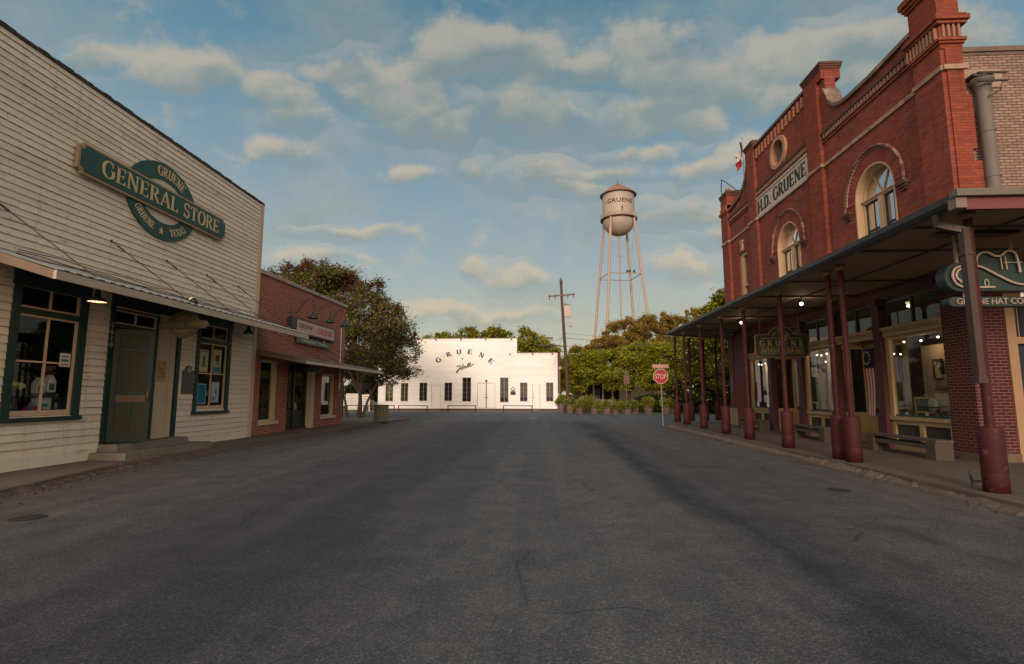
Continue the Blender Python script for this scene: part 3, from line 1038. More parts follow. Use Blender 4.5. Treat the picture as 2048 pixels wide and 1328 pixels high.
def panel_door(fn, wd, z0, z1, name, parent, mats, th=.045):
    """screen door: top light band, big screen, mid rail panel, two lower screens"""
    mb = MB()
    H = z1 - z0
    st_ = .11
    bxf(mb, fn, 0, st_, z0, z1, 0, th)
    bxf(mb, fn, wd - st_, wd, z0, z1, 0, th)
    for a, b_ in ((0, .075), (.325, .35), (.41, .435), (.80, .825), (.955, 1.0)):
        bxf(mb, fn, st_, wd - st_, z0 + a * H, z0 + b_ * H, .002, th - .002)
    bxf(mb, fn, wd / 2 - .03, wd / 2 + .03, z0 + .075 * H, z0 + .325 * H, .004, th - .004)
    d = mb.build(name, mats[0], parent)
    mb = MB()
    for a, b_ in ((.075, .325), (.435, .80), (.825, .955)):
        mb.quad(fn(st_, z0 + a * H, th / 2), fn(wd - st_, z0 + a * H, th / 2), fn(wd - st_, z0 + b_ * H, th / 2), fn(st_, z0 + b_ * H, th / 2))
    mb.build('screen', mats[1], d)
    mb = MB()
    bxf(mb, fn, st_, wd - st_, z0 + .35 * H, z0 + .41 * H, .01, th - .01)
    mb.build('push_panel', mats[2], d)
    mb = MB()
    hh = z0 + .36 * H
    mb.tube([fn(wd - .055, hh, th), fn(wd - .055, hh + .02, th + .05), fn(wd - .055, hh + .22, th + .05), fn(wd - .055, hh + .24, th)], .011)
    mb.build('handle', M('worn_brass', (.35, .16, .09), .4, metal=.7), d)
    mb = MB()
    st = [((.10 if i % 2 == 0 else .04) * math.cos(R(90 + 36 * i)), (.10 if i % 2 == 0 else .04) * math.sin(R(90 + 36 * i))) for i in range(10)]
    for i in range(10):
        a, b_ = st[i], st[(i + 1) % 10]
        mb._add([fn(wd / 2 + q[0], z0 + .89 * H + q[1], e) for e in (th * .6, th * .8) for q in ((0, 0), a, b_)], [(0, 1, 2), (3, 4, 5), (1, 2, 5, 4)])
    mb.build('star_ornament', M('dull_star_metal', (.045, .05, .042), .8), d)
    return d


hv = Vector((.62, .36, 0)).normalized()
hn = Vector((hv.y, -hv.x, 0))
hinge = Vector((WX + .06, 12.2, 0))
FD = lambda a, b_, d: tuple(hinge + hv * a + hn * d + Vector((0, 0, b_)))
FD2 = lambda a, b_, d: FD(a, b_, d)


def fbox(mb, fn, a0, a1, b0, b1, d0, d1, mi=0):
    c8 = [fn(a0, b0, d0), fn(a1, b0, d0), fn(a1, b0, d1), fn(a0, b0, d1), fn(a0, b1, d0), fn(a1, b1, d0), fn(a1, b1, d1), fn(a0, b1, d1)]
    return mb.hexa(c8, mi)


_bxf_axis = bxf
def bxf(mb, fn, a0, a1, b0, b1, d0, d1, mi=0):
    return fbox(mb, fn, a0, a1, b0, b1, d0, d1, mi)


M_SCREEN = M('door_screen_mesh', (.040, .036, .021), .8, var=.15, s=1)
panel_door(FD2, .82, .47, 3.22, 'screen_door', store, (M_GREEN2, M_SCREEN, M('oak_push_panel', (.10, .055, .03), .6)))
FC = lambda a, b_, d: (WX - .13 + d, 12.18 + a, b_)
panel_door(FC, 1.44, .45, 3.27, 'inner_door', store, (M_GREEN, M('dim_door_glass', (.02, .022, .018), .3), M_GREEN))
# steps
steps = T('entry_steps', 'two worn concrete steps below the open green screen door', 'steps', (WX + .3, 13.4, .1))
random.seed(3)
mb = MB()
def slab(mb, x0, x1, y0, y1, z0, z1, ch=.03):
    mb.hexa([(x0, y0, z0), (x1, y0, z0), (x1, y1, z0), (x0, y1, z0), (x0, y0 + ch, z1), (x1 - ch, y0 + ch, z1), (x1 - ch, y1 - ch, z1), (x0, y1 - ch, z1)])
slab(mb, WX + .04, WX + .95, 11.75, 12.25, .09, .262)
slab(mb, WX + .04, WX + .97, 12.26, 12.72, .09, .255)
slab(mb, WX + .04, WX + .93, 12.73, 15.0, .09, .26)
mb.build('lower_step', M_STONE, steps)
mb = MB()
slab(mb, WX + .04, WX + .52, 12.0, 14.55, .25, .43)
mb.build('upper_step', M_STONE, steps)

# awning with rods
AY0, AY1 = 8.55, 18.66
aw = MB()
rng = random.Random(11)
n = 40
for i in range(n):
    ya, yb = AY0 + (AY1 - AY0) * i / n, AY0 + (AY1 - AY0) * (i + 1) / n
    for (a, b_, e) in ((ya, (ya + yb) / 2, 0), ((ya + yb) / 2, yb, .018)):
        aw.hexa([(WX, a, 4.42 + e), (WX + 2.0, a, 3.80 + e), (WX + 2.0, b_, 3.80 + e), (WX, b_, 4.42 + e),
                 (WX, a, 4.436 + e), (WX + 2.0, a, 3.816 + e), (WX + 2.0, b_, 3.816 + e), (WX, b_, 4.436 + e)])
awning = aw.build('awning', M_METALROOF, store)
mb = MB()
mb.box(WX + 1.93, WX + 1.99, AY0, AY1, 3.64, 3.795)
mb.build('fascia', M('fascia_grey_cream', (.47, .38, .28), .7, dirt=((.16, .12, .09), .58, .8, 6)), awning)
for y in (AY0, AY1 - .05):
    mb = MB()
    mb.hexa([(WX + .03, y, 4.22), (WX + 1.93, y, 3.64), (WX + 1.93, y + .05, 3.64), (WX + .03, y + .05, 4.22),
             (WX + .03, y, 4.415), (WX + 1.93, y, 3.80), (WX + 1.93, y + .05, 3.80), (WX + .03, y + .05, 4.415)])
    mb.build('end_board', M('end_board_paint', (.20, .135, .095), .75, var=.2, dirt=((.12, .08, .06), .6, .8, 6)), awning)
mb = MB()
for i in range(9):
    y = AY0 + .4 + i * 1.18
    mb.bar((WX + .03, y, 4.36), (WX + 1.93, y, 3.74), .045, .09)
mb.hexa([(WX + .03, AY0 + .1, 4.40), (WX + 1.93, AY0 + .1, 3.775), (WX + 1.93, AY1 - .1, 3.775), (WX + .03, AY1 - .1, 4.40),
         (WX + .03, AY0 + .1, 4.412), (WX + 1.93, AY0 + .1, 3.79), (WX + 1.93, AY1 - .1, 3.79), (WX + .03, AY1 - .1, 4.412)])
mb.build('soffit', M('soffit_cream', (.30, .24, .16), .85, var=.2), awning)
for i, y in enumerate((9.2, 12.0, 13.9, 15.7, 17.4)):
    mb = MB()
    p0, p1 = (WX + .03, y - .15, 5.35), (WX + 1.75, y + .45, 3.90)
    mb.cyl(p0, p1, .012, n=6, caps=False)
    mb.box(WX + .02, WX + .045, y - .17, y - .13, 5.32, 5.38)
    a, b_ = Vector(p0), Vector(p1)
    mb.cyl(a.lerp(b_, .08), a.lerp(b_, .15), .024, n=6)
    mb.build('stay_rod', M_IRON, store)
mb = MB()
for dz in (.0, .05, -.04):
    pts = [(WX + 1.2 + .5 * dz, AY0 + t * (AY1 - AY0) / 24, 4.12 + dz + .02 * math.sin(t * 1.7 + dz * 90) + .03) for t in range(25)]
    mb.tube(pts, .008, 5)
mb.build('electric_conduit', M_IRON, store)

# sign board
sg = T('store_sign', 'long green store sign with cream serif lettering over an oval, on the clapboard wall', 'sign', (WX, 13.4, 6.95))
S0, S1, B0, B1 = 10.62, 16.12, 6.60, 7.33
yc, zc = 13.42, 6.94
ea, eb = 1.33, 1.06
ia, ib = .84, .60
FLs = lambda a, b_, d: (WX + .03 + d, a, b_)


def ell(a, b_, n=48, a0=0, a1=360):
    return [(yc + a * math.cos(R(a0 + (a1 - a0) * i / n)), zc + b_ * math.sin(R(a0 + (a1 - a0) * i / n))) for i in range(n + (0 if a1 - a0 == 360 else 1))]


plate('oval_ring', ell(ea, eb), [ell(ia, ib, 40)], FLs, 0, .05, M_SIGNGREEN, sg)
MB().prism(ell(ia, ib, 40), FLs, -.01, .02).build('oval_centre', M('oval_centre_cream', (.66, .56, .46), .7), sg)


def notch(a0, a1, b0, b1, c):
    return [(a0 + c, b0), (a1 - c, b0), (a1 - c, b0 + c * .6), (a1 - c * .3, b0 + c), (a1, b0 + c), (a1, b1 - c), (a1 - c * .3, b1 - c), (a1 - c, b1 - c * .6), (a1 - c, b1),
            (a0 + c, b1), (a0 + c, b1 - c * .6), (a0 + c * .3, b1 - c), (a0, b1 - c), (a0, b0 + c), (a0 + c * .3, b0 + c), (a0 + c, b0 + c * .6)]


MB().prism(notch(S0, S1, B0, B1, .11), FLs, .04, .12).build('border', M('sign_edge_tan', (.36, .25, .16), .7), sg)
MB().prism(notch(S0 + .055, S1 - .055, B0 + .06, B1 - .06, .11), FLs, .10, .14).build('board', M_SIGNGREEN, sg)
FT = lambda yo, zo: (lambda a, b_, d: (WX + .03 + d, yo + a, zo + b_))
serif_text('GENERAL', FT(12.42 + .12, B0 + .17), .41, M_GOLD, 'lettering', sg, width=2.62, d=.14)
serif_text('STORE', FT(14.90, B0 + .17), .41, M_GOLD, 'lettering', sg, width=1.66, d=.14)


def arc_text(txt, fnw, cx, cy, ra, rb, amid, span, h, mat, name, parent, d, inward=True, weight=1.0):
    """text along an ellipse; amid degrees, span degrees over whole text"""
    tot = sum(GLY[c][0] + .08 for c in txt)
    def fn(a, b_, dd):
        t = a / (tot * h / 2)
        ang = R(amid - t * span / 2) if inward else R(amid + t * span / 2)
        rad = (b_ - h / 2) if inward else -(b_ - h / 2)
        nx, ny = math.cos(ang), math.sin(ang)
        return fnw(cx + nx * (ra + rad), cy + ny * (rb + rad), dd)
    return serif_text(txt, fn, h, mat, name, parent, d=d, weight=weight)


arc_text('GRUENE', FLs, yc, zc, (ea + ia) / 2, (eb + ib) / 2, 78, 62, .27, M_GOLD, 'lettering', sg, .05, weight=1.1)
arc_text('GRUENE', FLs, yc, zc, (ea + ia) / 2, (eb + ib) / 2, 231, 46, .20, M_GOLD, 'lettering', sg, .05, inward=False, weight=1.25)
arc_text('TEXAS', FLs, yc, zc, (ea + ia) / 2, (eb + ib) / 2, 304, 38, .20, M_GOLD, 'lettering', sg, .05, inward=False, weight=1.25)
arc_text('*', FLs, yc, zc, (ea + ia) / 2, (eb + ib) / 2, 268, 12, .26, M_GOLD, 'star', sg, .05, inward=False)

# barn lamps under the awning
M_ENAM = M('dark_green_enamel', (.012, .035, .03), .3, var=.1)


def barn_lamp(name, lab, x, y, z, lit, parent_group='lamps under the left awning', r=.20):
    t = T(name, lab, 'lamp', (x, y, z), parent_group)
    MB().lathe((x, y, z), [(.03, .26), (.05, .24), (.055, .13), (.07, .11), (r * .75, .06), (r, 0), (r - .012, -.004), (r * .7, .05), (.05, .09)], 24).build('lamp_shade', M_ENAM, t)
    MB().cyl((x, y, z + .24), (x, y, z + .40), .014).build('stem', M_BLACK, t)
    MB().lathe((x, y, z), [(r * .93, .004), (r * .66, .045), (.04, .085), (.001, .086)], 20).build('reflector', M_BULBDIM if lit else M('pink_reflector', (.5, .2, .14), .5), t)
    if lit:
        L = bpy.data.lights.new('lamp_light', 'POINT')
        L.energy = 3.5
        L.color = (1, .72, .35)
        L.shadow_soft_size = .06
        lo = bpy.data.objects.new('lamp_light', L)
        COL.objects.link(lo)
        lo.parent = t
        lo.location = (0, 0, -.02)
    return t


barn_lamp('barn_lamp', 'lit bell-shaped lamp under the awning between the big left window and the door', -9.2, 10.2, 3.52, True)
barn_lamp('barn_lamp', 'unlit bell-shaped lamp under the awning beside the clapboard corner', -9.3, 16.05, 3.55, False, r=.17)
fl = T('floodlight', 'small lit floodlight standing on the awning edge below the green sign', 'floodlight', (-8.75, 12.55, 3.85))
mb = MB().cyl((-8.75, 12.55, 3.80), (-8.75, 12.55, 3.93), .02).cyl((-8.72, 12.53, 3.92), (-8.80, 12.53, 4.01), .035, .06).cyl((-8.72, 12.62, 3.92), (-8.80, 12.65, 4.0), .035, .055)
mb.build('housing', M_BLACK, fl)
MB().cyl((-8.80, 12.53, 4.012), (-8.806, 12.53, 4.02), .052).build('lens', M('lit_lens', (1, .6, .25), .3, emit=5, var=0, fine=0), fl)

# hanging oval sign under the awning
hs = T('hanging_sign', 'small gold oval sign with a banner, hanging under the awning by the store door', 'sign', (-9.4, 12.9, 3.15))
FH = lambda a, b_, d: (-8.98 + a, 12.6 - d, 3.37 + b_)
oe = lambda a, b_, n=32: [(a * math.cos(2 * PI * i / n), b_ * math.sin(2 * PI * i / n)) for i in range(n)]
M_OGOLD = M('aged_gold_sign', (.075, .058, .020), .55, var=.2)
plate('ring', oe(.42, .34), [oe(.32, .23)], FH, 0, .05, M_OGOLD, hs)
MB().prism(oe(.32, .23), FH, .005, .03).build('centre', M('sign_centre_tan', (.15, .105, .05), .6), hs)
MB().prism(notch(-.62, .66, -.10, .09, .05), FH, .03, .09).build('banner', M('olive_banner', (.075, .066, .034), .55), hs)
serif_text('GENERAL STORE', lambda a, b_, d: FH(a, b_ - .05, d), .10, M('banner_letter', (.20, .15, .06), .6), 'lettering', hs, width=1.05, d=.09)
MB().cyl((-9.28, 12.57, 3.55), (-9.28, 12.57, 4.0), .012).build('hanging_rod', M_BLACK, hs)
MB().cyl((-8.68, 12.57, 3.55), (-8.68, 12.57, 3.82), .012).build('hanging_rod', M_BLACK, hs)

# notices and marker
mk = T('historical_marker', 'grey metal historical marker with a star medallion between door and right window', 'plaque', (WX, 15.0, 2))
prof = [(14.76, 1.64), (15.24, 1.64), (15.24, 2.32)] + [(15.0 + .14 * math.cos(R(a)), 2.34 + .14 * math.sin(R(a))) for a in range(0, 181, 20)] + [(14.76, 2.32)]
MB().prism(prof, FL, .02, .055).build('plate', M('marker_grey', (.075, .07, .075), .5, metal=.2), mk)
mb = MB().prism([(a * .98 + 15 * .02, b_ * .985 + 2 * .015) for a, b_ in prof], FL, .04, .058)
for k in range(9):
    z = 2.14 - k * .05
    bxf(mb, FL, 14.81 + (k % 3) * .01, 15.19 - (k % 2) * .03, z, z + .016, .055, .062)
mb.build('raised_border_text', M('marker_text', (.10, .095, .095), .5), mk)
MB().cyl(FL(15.0, 2.34, .05), FL(15.0, 2.34, .068), .085, n=20).build('medallion', M('pale_medal', (.32, .32, .28), .5), mk)
nt_ = MB()
bxf(nt_, FL, 13.80, 14.12, 1.98, 2.55, -.018, .004)
nt_ = nt_.build('notice', M('yellow_notice', (.42, .31, .09), .7, var=.15, s=8), None)
tag(nt_, 'yellow notice with small dark writing on the panel beside the store door', 'notice')
nb = MB()
for k in range(8):
    for j in range(5):
        if (k * 7 + j * 3) % 5:
            bxf(nb, FL, 13.83 + j * .055, 13.83 + j * .055 + .035 + .01 * (k % 2), 2.48 - k * .055, 2.50 - k * .055, .004, .006)
nb = nb.build('writing', M_BLACK, nt_)
# house number down the green casing
hn_ = T('house_number', 'pale vertical house number 1610 on the green post left of the store door', 'number', (WX, 12.1, 3))
for k, ch in enumerate('1610'):
    text_mesh(ch, (lambda kk: (lambda a, b_, d: FL(12.10 + a, 3.30 - kk * .16 + b_, .05 + d)))(k), .12, .01, M('number_grey', (.35, .35, .30), .5), 'digit', hn_)

# posters in the right window, each its own
PX = WX - .03
def poster(lab, y0, y1, z0, z1, col, bands, x=PX, name='poster', cat='poster'):
    F = lambda a, b_, d: (x + d, a, b_)
    o = MB()
    bxf(o, F, y0, y1, z0, z1, 0, .004)
    o = o.build(name, M('paper_' + '%.2f%.2f%.2f' % col, col, .7, var=.05))
    tag(o, lab, cat)
    for i, (c, a0, a1, b0, b1) in enumerate(bands):
        q = MB()
        bxf(q, F, y0 + a0 * (y1 - y0), y0 + a1 * (y1 - y0), z0 + b0 * (z1 - z0), z0 + b1 * (z1 - z0), .004, .006 + i * .0008)
        q.build('print', M('print_%.2f%.2f%.2f' % c, c, .7, var=.3, s=14), o)
    return o


random.seed(5)
poster('cream poster with a dark figure and pink heading, upper left pane', 15.56, 15.98, 2.32, 3.02, (.50, .45, .30), [((.45, .12, .16), .1, .9, .88, .95), ((.06, .09, .06), .38, .62, .35, .72), ((.25, .22, .15), .25, .75, .2, .35)])
poster('yellow poster with a dark emblem and teal foot, upper right pane', 16.24, 16.66, 2.32, 3.06, (.50, .45, .22), [((.03, .20, .25), 0.05, .95, .03, .24), ((.10, .05, .04), .25, .75, .5, .78), ((.2, .25, .2), .3, .7, .3, .48)])
poster('plain blue poster with a pale border, lower left pane', 15.56, 15.98, 1.32, 1.95, (.30, .38, .42), [((.008, .14, .26), .07, .93, .04, .96)])
poster('pale blue poster with a small dark figure, lower right pane', 16.24, 16.64, 1.36, 2.02, (.36, .42, .46), [((.08, .12, .16), .5, .72, .4, .65), ((.16, .24, .32), .1, .6, .1, .3)])
poster('small white notice with green and red stripes in the big left window', 10.86, 11.12, 2.22, 2.52, (.62, .60, .55), [((.12, .12, .12), .15, .85, .7, .8), ((.02, .16, .12), .15, .85, .38, .55), ((.25, .03, .06), .15, .85, .12, .25)], name='notice', cat='notice')
# window display
dsp = MB().box(WX - .75, WX - .12, 9.7, 11.36, 1.18, 1.27).build('display_shelf', M('pink_cloth', (.30, .19, .20), .9), store)
bq = T('dried_bouquet', 'pale dried flower bunch in the big left window', 'flowers', (WX - .35, 10.25, 1.3))
random.seed(9)
mb = MB()
for i in range(34):
    a, e = random.uniform(0, 2 * PI), random.uniform(.1, .8)
    d = Vector((math.cos(a) * math.sin(e), math.sin(a) * math.sin(e), math.cos(e)))
    p = Vector((WX - .35, 10.25, 1.5)) + Vector((d.x * .18, d.y * .30, d.z * .33))
    mb.ball(p, random.uniform(.03, .06), n=7)
mb.build('flower_heads', M('dried_petal', (.60, .44, .18), .9, var=.3, s=9), bq)
MB().lathe((WX - .35, 10.25, 1.27), [(.07, 0), (.09, .1), (.06, .2), (.075, .28)], 14).build('vase', M('dark_vase', (.06, .05, .05), .4), bq)
for lab, y, z, hh, wd, c in (('white house-shaped gift bag, left of its pair in the window', 10.70, 1.62, .36, .20, (.55, .55, .50)),
                             ('white house-shaped gift bag, right of its pair in the window', 10.95, 1.66, .38, .20, (.60, .58, .50)),
                             ('white box with a blue picture at the foot of the window', 10.80, 1.29, .26, .34, (.50, .50, .45))):
    t = T('gift_box', lab, 'box', (WX - .3, y, z))
    pr = [(y - wd / 2, z), (y + wd / 2, z), (y + wd / 2, z + hh * .65), (y, z + hh), (y - wd / 2, z + hh * .65)] if hh > .3 else [(y - wd / 2, z), (y + wd / 2, z), (y + wd / 2, z + hh), (y - wd / 2, z + hh)]
    MB().prism(pr, lambda a, b_, d: (WX - .35 + d, a, b_), 0, .12).build('carton', M('carton%.2f' % c[0], c, .7), t)
    q = MB()
    F = lambda a, b_, d: (WX - .23 + d, a, b_)
    bxf(q, F, y - wd * .3, y + wd * .3, z + .05, z + hh * .5, 0, .004)
    q.build('print', M('blue_print' if hh < .3 else 'dark_print', (.05, .20, .30) if hh < .3 else (.08, .09, .06), .6), t)
# stand that carries the two bags
random.seed(4)
for i, (y, c) in enumerate([(9.95, (.25, .18, .08)), (10.08, (.10, .10, .08)), (10.48, (.08, .12, .2)), (10.58, (.2, .2, .18)), (11.08, (.12, .11, .1))]):
    o = MB().lathe((WX - .22, y, 1.27), [(.001, 0), (.035, 0), (.038, .09), (.02, .13), (.018, .17), (.001, .17)], 12).build('jar', M('jar%d' % i, c, .3))
    tag(o, ['brown jar at the left foot of the window', 'dark jar beside the brown jar in the window', 'blue jar at the middle of the window sill', 'grey jar beside the blue jar in the window', 'dark jar at the right foot of the window'][i], 'jar')
o = MB().lathe((WX - .3, 10.62, 1.27), [(.001, .1), (.13, .09), (.16, .03), (.17, 0), (.001, 0)], 16).build('red_hat', M('red_felt', (.28, .01, .02), .8))
tag(o, 'red hat lying on the pink cloth in the window', 'hat')
MB().box(WX - .4, WX - .18, 10.58, 11.08, 1.55, 1.64).build('gift_shelf', M_DARKROOM, store)

# ================================================================== BRICK SHOP (left, beyond)
shop = T('brick_shop', 'low red brick shop with grey metal awning, beyond the clapboard store', 'shop', (WX, 23, 0))
holes = [(19.08, 20.5, .56, 2.95), (21.25, 23.75, .12, 2.98), (24.65, 26.35, .55, 2.62)]
rect = lambda a, b_, c, d: [(a, c), (b_, c), (b_, d), (a, d)]
plate('wall', [(18.62, .05), (27.4, .05), (27.4, 6.32), (18.62, 6.18)], [rect(*h) for h in holes], FL, -.28, 0, BR_SHOP, shop)
MB().box(WX - 12, WX - .28, 27.15, 27.4, .05, 5.9).build('side_wall', BR_SHOP, shop)
MB().hexa([(WX - .3, 18.62, 6.17), (WX + .07, 18.62, 6.17), (WX + .07, 27.45, 6.31), (WX - .3, 27.45, 6.31), (WX - .3, 18.62, 6.32), (WX + .07, 18.62, 6.32), (WX + .07, 27.45, 6.46), (WX - .3, 27.45, 6.46)]).build('coping', M('limestone_coping', (.40, .33, .26), .85, dirt=((.14, .11, .09), .5, .75, 3)), shop)
MB().box(WX - 12, WX - .28, 18.62, 27.2, 5.6, 5.75).build('roof', M_METALROOF, shop)
for (a, b_, c, d) in (holes[0], holes[2]):
    mb = MB()
    framed_rect(mb, FL, a, b_, c, d, .10, -.2, -.10)
    bxf(mb, FL, b_ - .30 if a < 20 else b_ - .24, b_ - .10, c + .1, d, -.2, -.05)
    bxf(mb, FL, a, b_ + .03, c - .09, c + .03, -.2, .06)
    wi = mb.build('window', M_CREAMTRIM, shop)
    MB().quad(FL(a + .1, c + .1, -.15), FL(b_ - .2, c + .1, -.15), FL(b_ - .2, d, -.15), FL(a + .1, d, -.15)).build('pane', GLASS, wi)
mb = MB()
framed_rect(mb, FL, 21.25, 23.75, .12, 2.98, .07, -.25, -.15)
bxf(mb, FL, 22.10, 22.22, .12, 2.9, -.25, -.14)
bxf(mb, FL, 21.32, 23.30, .12, .95, -.24, -.19)
bxf(mb, FL, 23.2, 23.32, .12, 2.9, -.25, -.14)
dr = mb.build('door', M('dark_bronze', (.018, .016, .015), .5), shop)
MB().quad(FL(21.3, .9, -.2), FL(23.6, .9, -.2), FL(23.6, 2.95, -.2), FL(21.3, 2.95, -.2)).build('pane', GLASS, dr)
mb = MB()
bxf(mb, FL, 23.48, 23.80, .12, 2.98, -.2, .03)
mb.build('door_jamb', M_CREAMTRIM, shop)
mb = MB()
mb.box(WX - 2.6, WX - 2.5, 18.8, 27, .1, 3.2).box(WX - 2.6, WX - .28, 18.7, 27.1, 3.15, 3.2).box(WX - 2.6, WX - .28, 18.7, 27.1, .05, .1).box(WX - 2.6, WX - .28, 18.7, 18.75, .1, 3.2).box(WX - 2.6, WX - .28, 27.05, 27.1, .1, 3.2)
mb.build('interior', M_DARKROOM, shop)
random.seed(21)
for i, (y, z, h, c, lab) in enumerate([(21.65, 1.0, .75, (.5, .48, .42), 'white dress form behind the brick shop door'), (21.5, .95, .42, (.30, .16, .05), 'amber glass stack behind the brick shop door'),
                                       (22.6, .95, .5, (.12, .13, .05), 'green bundle behind the right door leaf of the brick shop'), (23.1, .95, .35, (.45, .42, .38), 'small white figure low in the brick shop door'),
                                       (19.5, .7, .5, (.20, .22, .20), 'grey glassware low in the near shop window'), (25.0, .7, .8, (.35, .32, .28), 'pale figure at the edge of the far shop window')]):
    o = MB().lathe((WX - .55, y, z), [(.001, 0), (.11, 0), (.13, h * .3), (.06, h * .6), (.09, h * .75), (.03, h * .92), (.001, h)], 14).build('display_item', M('disp%d' % i, c, .6, var=.3, s=8))
    tag(o, lab, 'shop display')
# awning
aw = MB()
n = 26
A0, A1 = 18.68, 28.0
for i in range(n):
    ya, yb = A0 + (A1 - A0) * i / n, A0 + (A1 - A0) * (i + 1) / n
    for (a, b_, e) in ((ya, (ya + yb) / 2, 0), ((ya + yb) / 2, yb, .015)):
        aw.hexa([(WX + .01, a, 3.24 + e), (WX + 2.0, a, 2.86 + e), (WX + 2.0, b_, 2.86 + e), (WX + .01, b_, 3.24 + e),
                 (WX + .01, a, 3.256 + e), (WX + 2.0, a, 2.876 + e), (WX + 2.0, b_, 2.876 + e), (WX + .01, b_, 3.256 + e)])
awning = aw.build('awning', M('grey_shingle_roof', (.17, .17, .165), .6, metal=.2, var=.3, s=4, dirt=((.10, .09, .08), .55, .75, 5)), shop)
MB().box(WX + 1.93, WX + 1.99, A0, A1, 2.74, 2.855).build('fascia', M('awning_fascia_cream', (.50, .42, .32), .7), awning)
for y in (A0, A1 - .05):
    mb = MB()
    mb.hexa([(WX + .02, y, 3.09), (WX + 1.93, y, 2.74), (WX + 1.93, y + .05, 2.74), (WX + .02, y + .05, 3.09), (WX + .02, y, 3.235), (WX + 1.93, y, 2.858), (WX + 1.93, y + .05, 2.858), (WX + .02, y + .05, 3.235)])
    mb.build('end_board', M('end_board_paint', (.30, .20, .14), .75, var=.2, dirt=((.12, .08, .06), .6, .8, 6)), awning)
for i, y in enumerate((20.0, 21.8, 23.6, 25.4)):
    mb = MB()
    mb.cyl((WX + .02, y - .1, 4.05), (WX + 1.7, y + .9, 2.95), .012, n=6, caps=False)
    mb.box(WX, WX + .03, y - .13, y - .07, 4.02, 4.08)
    mb.build('stay_rod', M_IRON, shop)
mb = MB().cyl(FL(26.74, 5.1, .04), FL(26.74, 3.26, .04), .025).cyl(FL(26.74, 3.1, .06), FL(26.74, 1.85, .06), .035)
mb.build('drain_pipe', M_WHITE2, shop)

# signs on the brick
s1 = T('lightbox_sign', 'pale pink boxed shop sign with red lettering on the brick wall', 'sign', (WX, 23.2, 4.55))
MB().box(WX, WX + .22, 20.92, 25.55, 4.22, 4.86).build('case', M('dark_sign_case', (.035, .04, .035), .5), s1)
MB().box(WX + .2, WX + .235, 21.35, 25.35, 4.28, 4.80).build('face', M('pink_sign_face', (.55, .36, .32), .6, var=.12, s=3), s1)
text_mesh('GRUENE', lambda a, b_, d: (WX + .235 + d, 22.2 + a, 4.58 + b_), .20, .01, M('sign_script_dark', (.10, .07, .06), .6), 'lettering', s1, width=1.4, shear=.4)
serif_text('GRUENE', lambda a, b_, d: (WX + .235 + d, 24.3 + a, 4.42 + b_), .26, M('sign_red_letters', (.35, .10, .09), .6), 'lettering', s1, width=1.7)
s2 = T('plank_sign', 'narrow grey-green plank sign hanging below the pink boxed sign', 'sign', (WX, 23.3, 4.0))
MB().box(WX + .1, WX + .17, 21.6, 25.1, 3.84, 4.10).build('board', M('grey_green_board', (.10, .12, .10), .6), s2)
text_mesh('GRUENE TEXAS', lambda a, b_, d: (WX + .17 + d, 23.3 + a, 3.97 + b_), .13, .008, M('pale_green_letters', (.40, .45, .40), .6), 'lettering', s2, width=2.7)
for yc_ in (22.2, 24.4):
    MB().cyl((WX + .14, yc_, 4.10), (WX + .14, yc_, 4.22), .02).build('hook', M_WHITE2, s2)
# gooseneck lamps over the boxed sign
gn = None
gl_labels = ['leftmost of the three green gooseneck lamps on the brick wall', 'middle one of the three green gooseneck lamps on the brick wall', 'rightmost of the three green gooseneck lamps, beside the white pipe']
for i, (ya, yl) in enumerate(((20.9, 0), (22.6, 0), (24.4, 0))):
    if gn is None:
        t = T('gooseneck_lamp', gl_labels[0], 'lamp', (WX, ya, 5.1), 'gooseneck lamps over the shop sign')
        gn = t
        pts = [(WX + .02, ya, 5.02), (WX + .28, ya, 4.98), (WX + .48, ya, 5.08), (WX + .62, ya, 5.32), (WX + .76, ya, 5.5), (WX + .92, ya, 5.56), (WX + 1.08, ya, 5.46), (WX + 1.13, ya, 5.22), (WX + 1.12, ya, 5.02)]
        sm = []
        for k in range(len(pts) - 1):
            for q in range(4):
                P0, P1, P2, P3 = [Vector(pts[min(max(k + e, 0), len(pts) - 1)]) for e in (-1, 0, 1, 2)]
                tt = q / 4
                sm.append(.5 * ((2 * P1) + (P2 - P0) * tt + (2 * P0 - 5 * P1 + 4 * P2 - P3) * tt ** 2 + (3 * P1 - P0 - 3 * P2 + P3) * tt ** 3))
        sm.append(Vector(pts[-1]))
        MB().tube(sm, .016, 6).build('arm', M_IRON, t)
        e = (WX + 1.12, ya, 4.76)
        MB().lathe(e, [(.03, .30), (.055, .26), (.06, .16), (.11, .11), (.22, 0), (.21, -.01), (.12, .06), (.01, .08)], 20).build('lamp_shade', M_ENAM, t)
    else:
        dup(gn, (WX, ya, 5.1 + .06 * i), gl_labels[i])
# small oval sign below the brick shop awning
ov = T('oval_sign', 'small dark green oval sign hanging under the brick shop awning', 'sign', (-8.9, 20.4, 2.6))
FO = lambda a, b_, d: (-9.05 + a, 20.4 - d, 2.62 + b_)
MB().prism(oe(.34, .10), FO, 0, .05).build('board', M_ENAM, ov)
plate('rim', oe(.36, .12), [oe(.335, .095)], FO, -.005, .055, M('oval_rim', (.06, .08, .07), .5), ov)
for xc in (-9.2, -8.9):
    MB().cyl((xc, 20.38, 2.70), (xc, 20.38, 2.93), .01).build('chain', M_BLACK, ov)

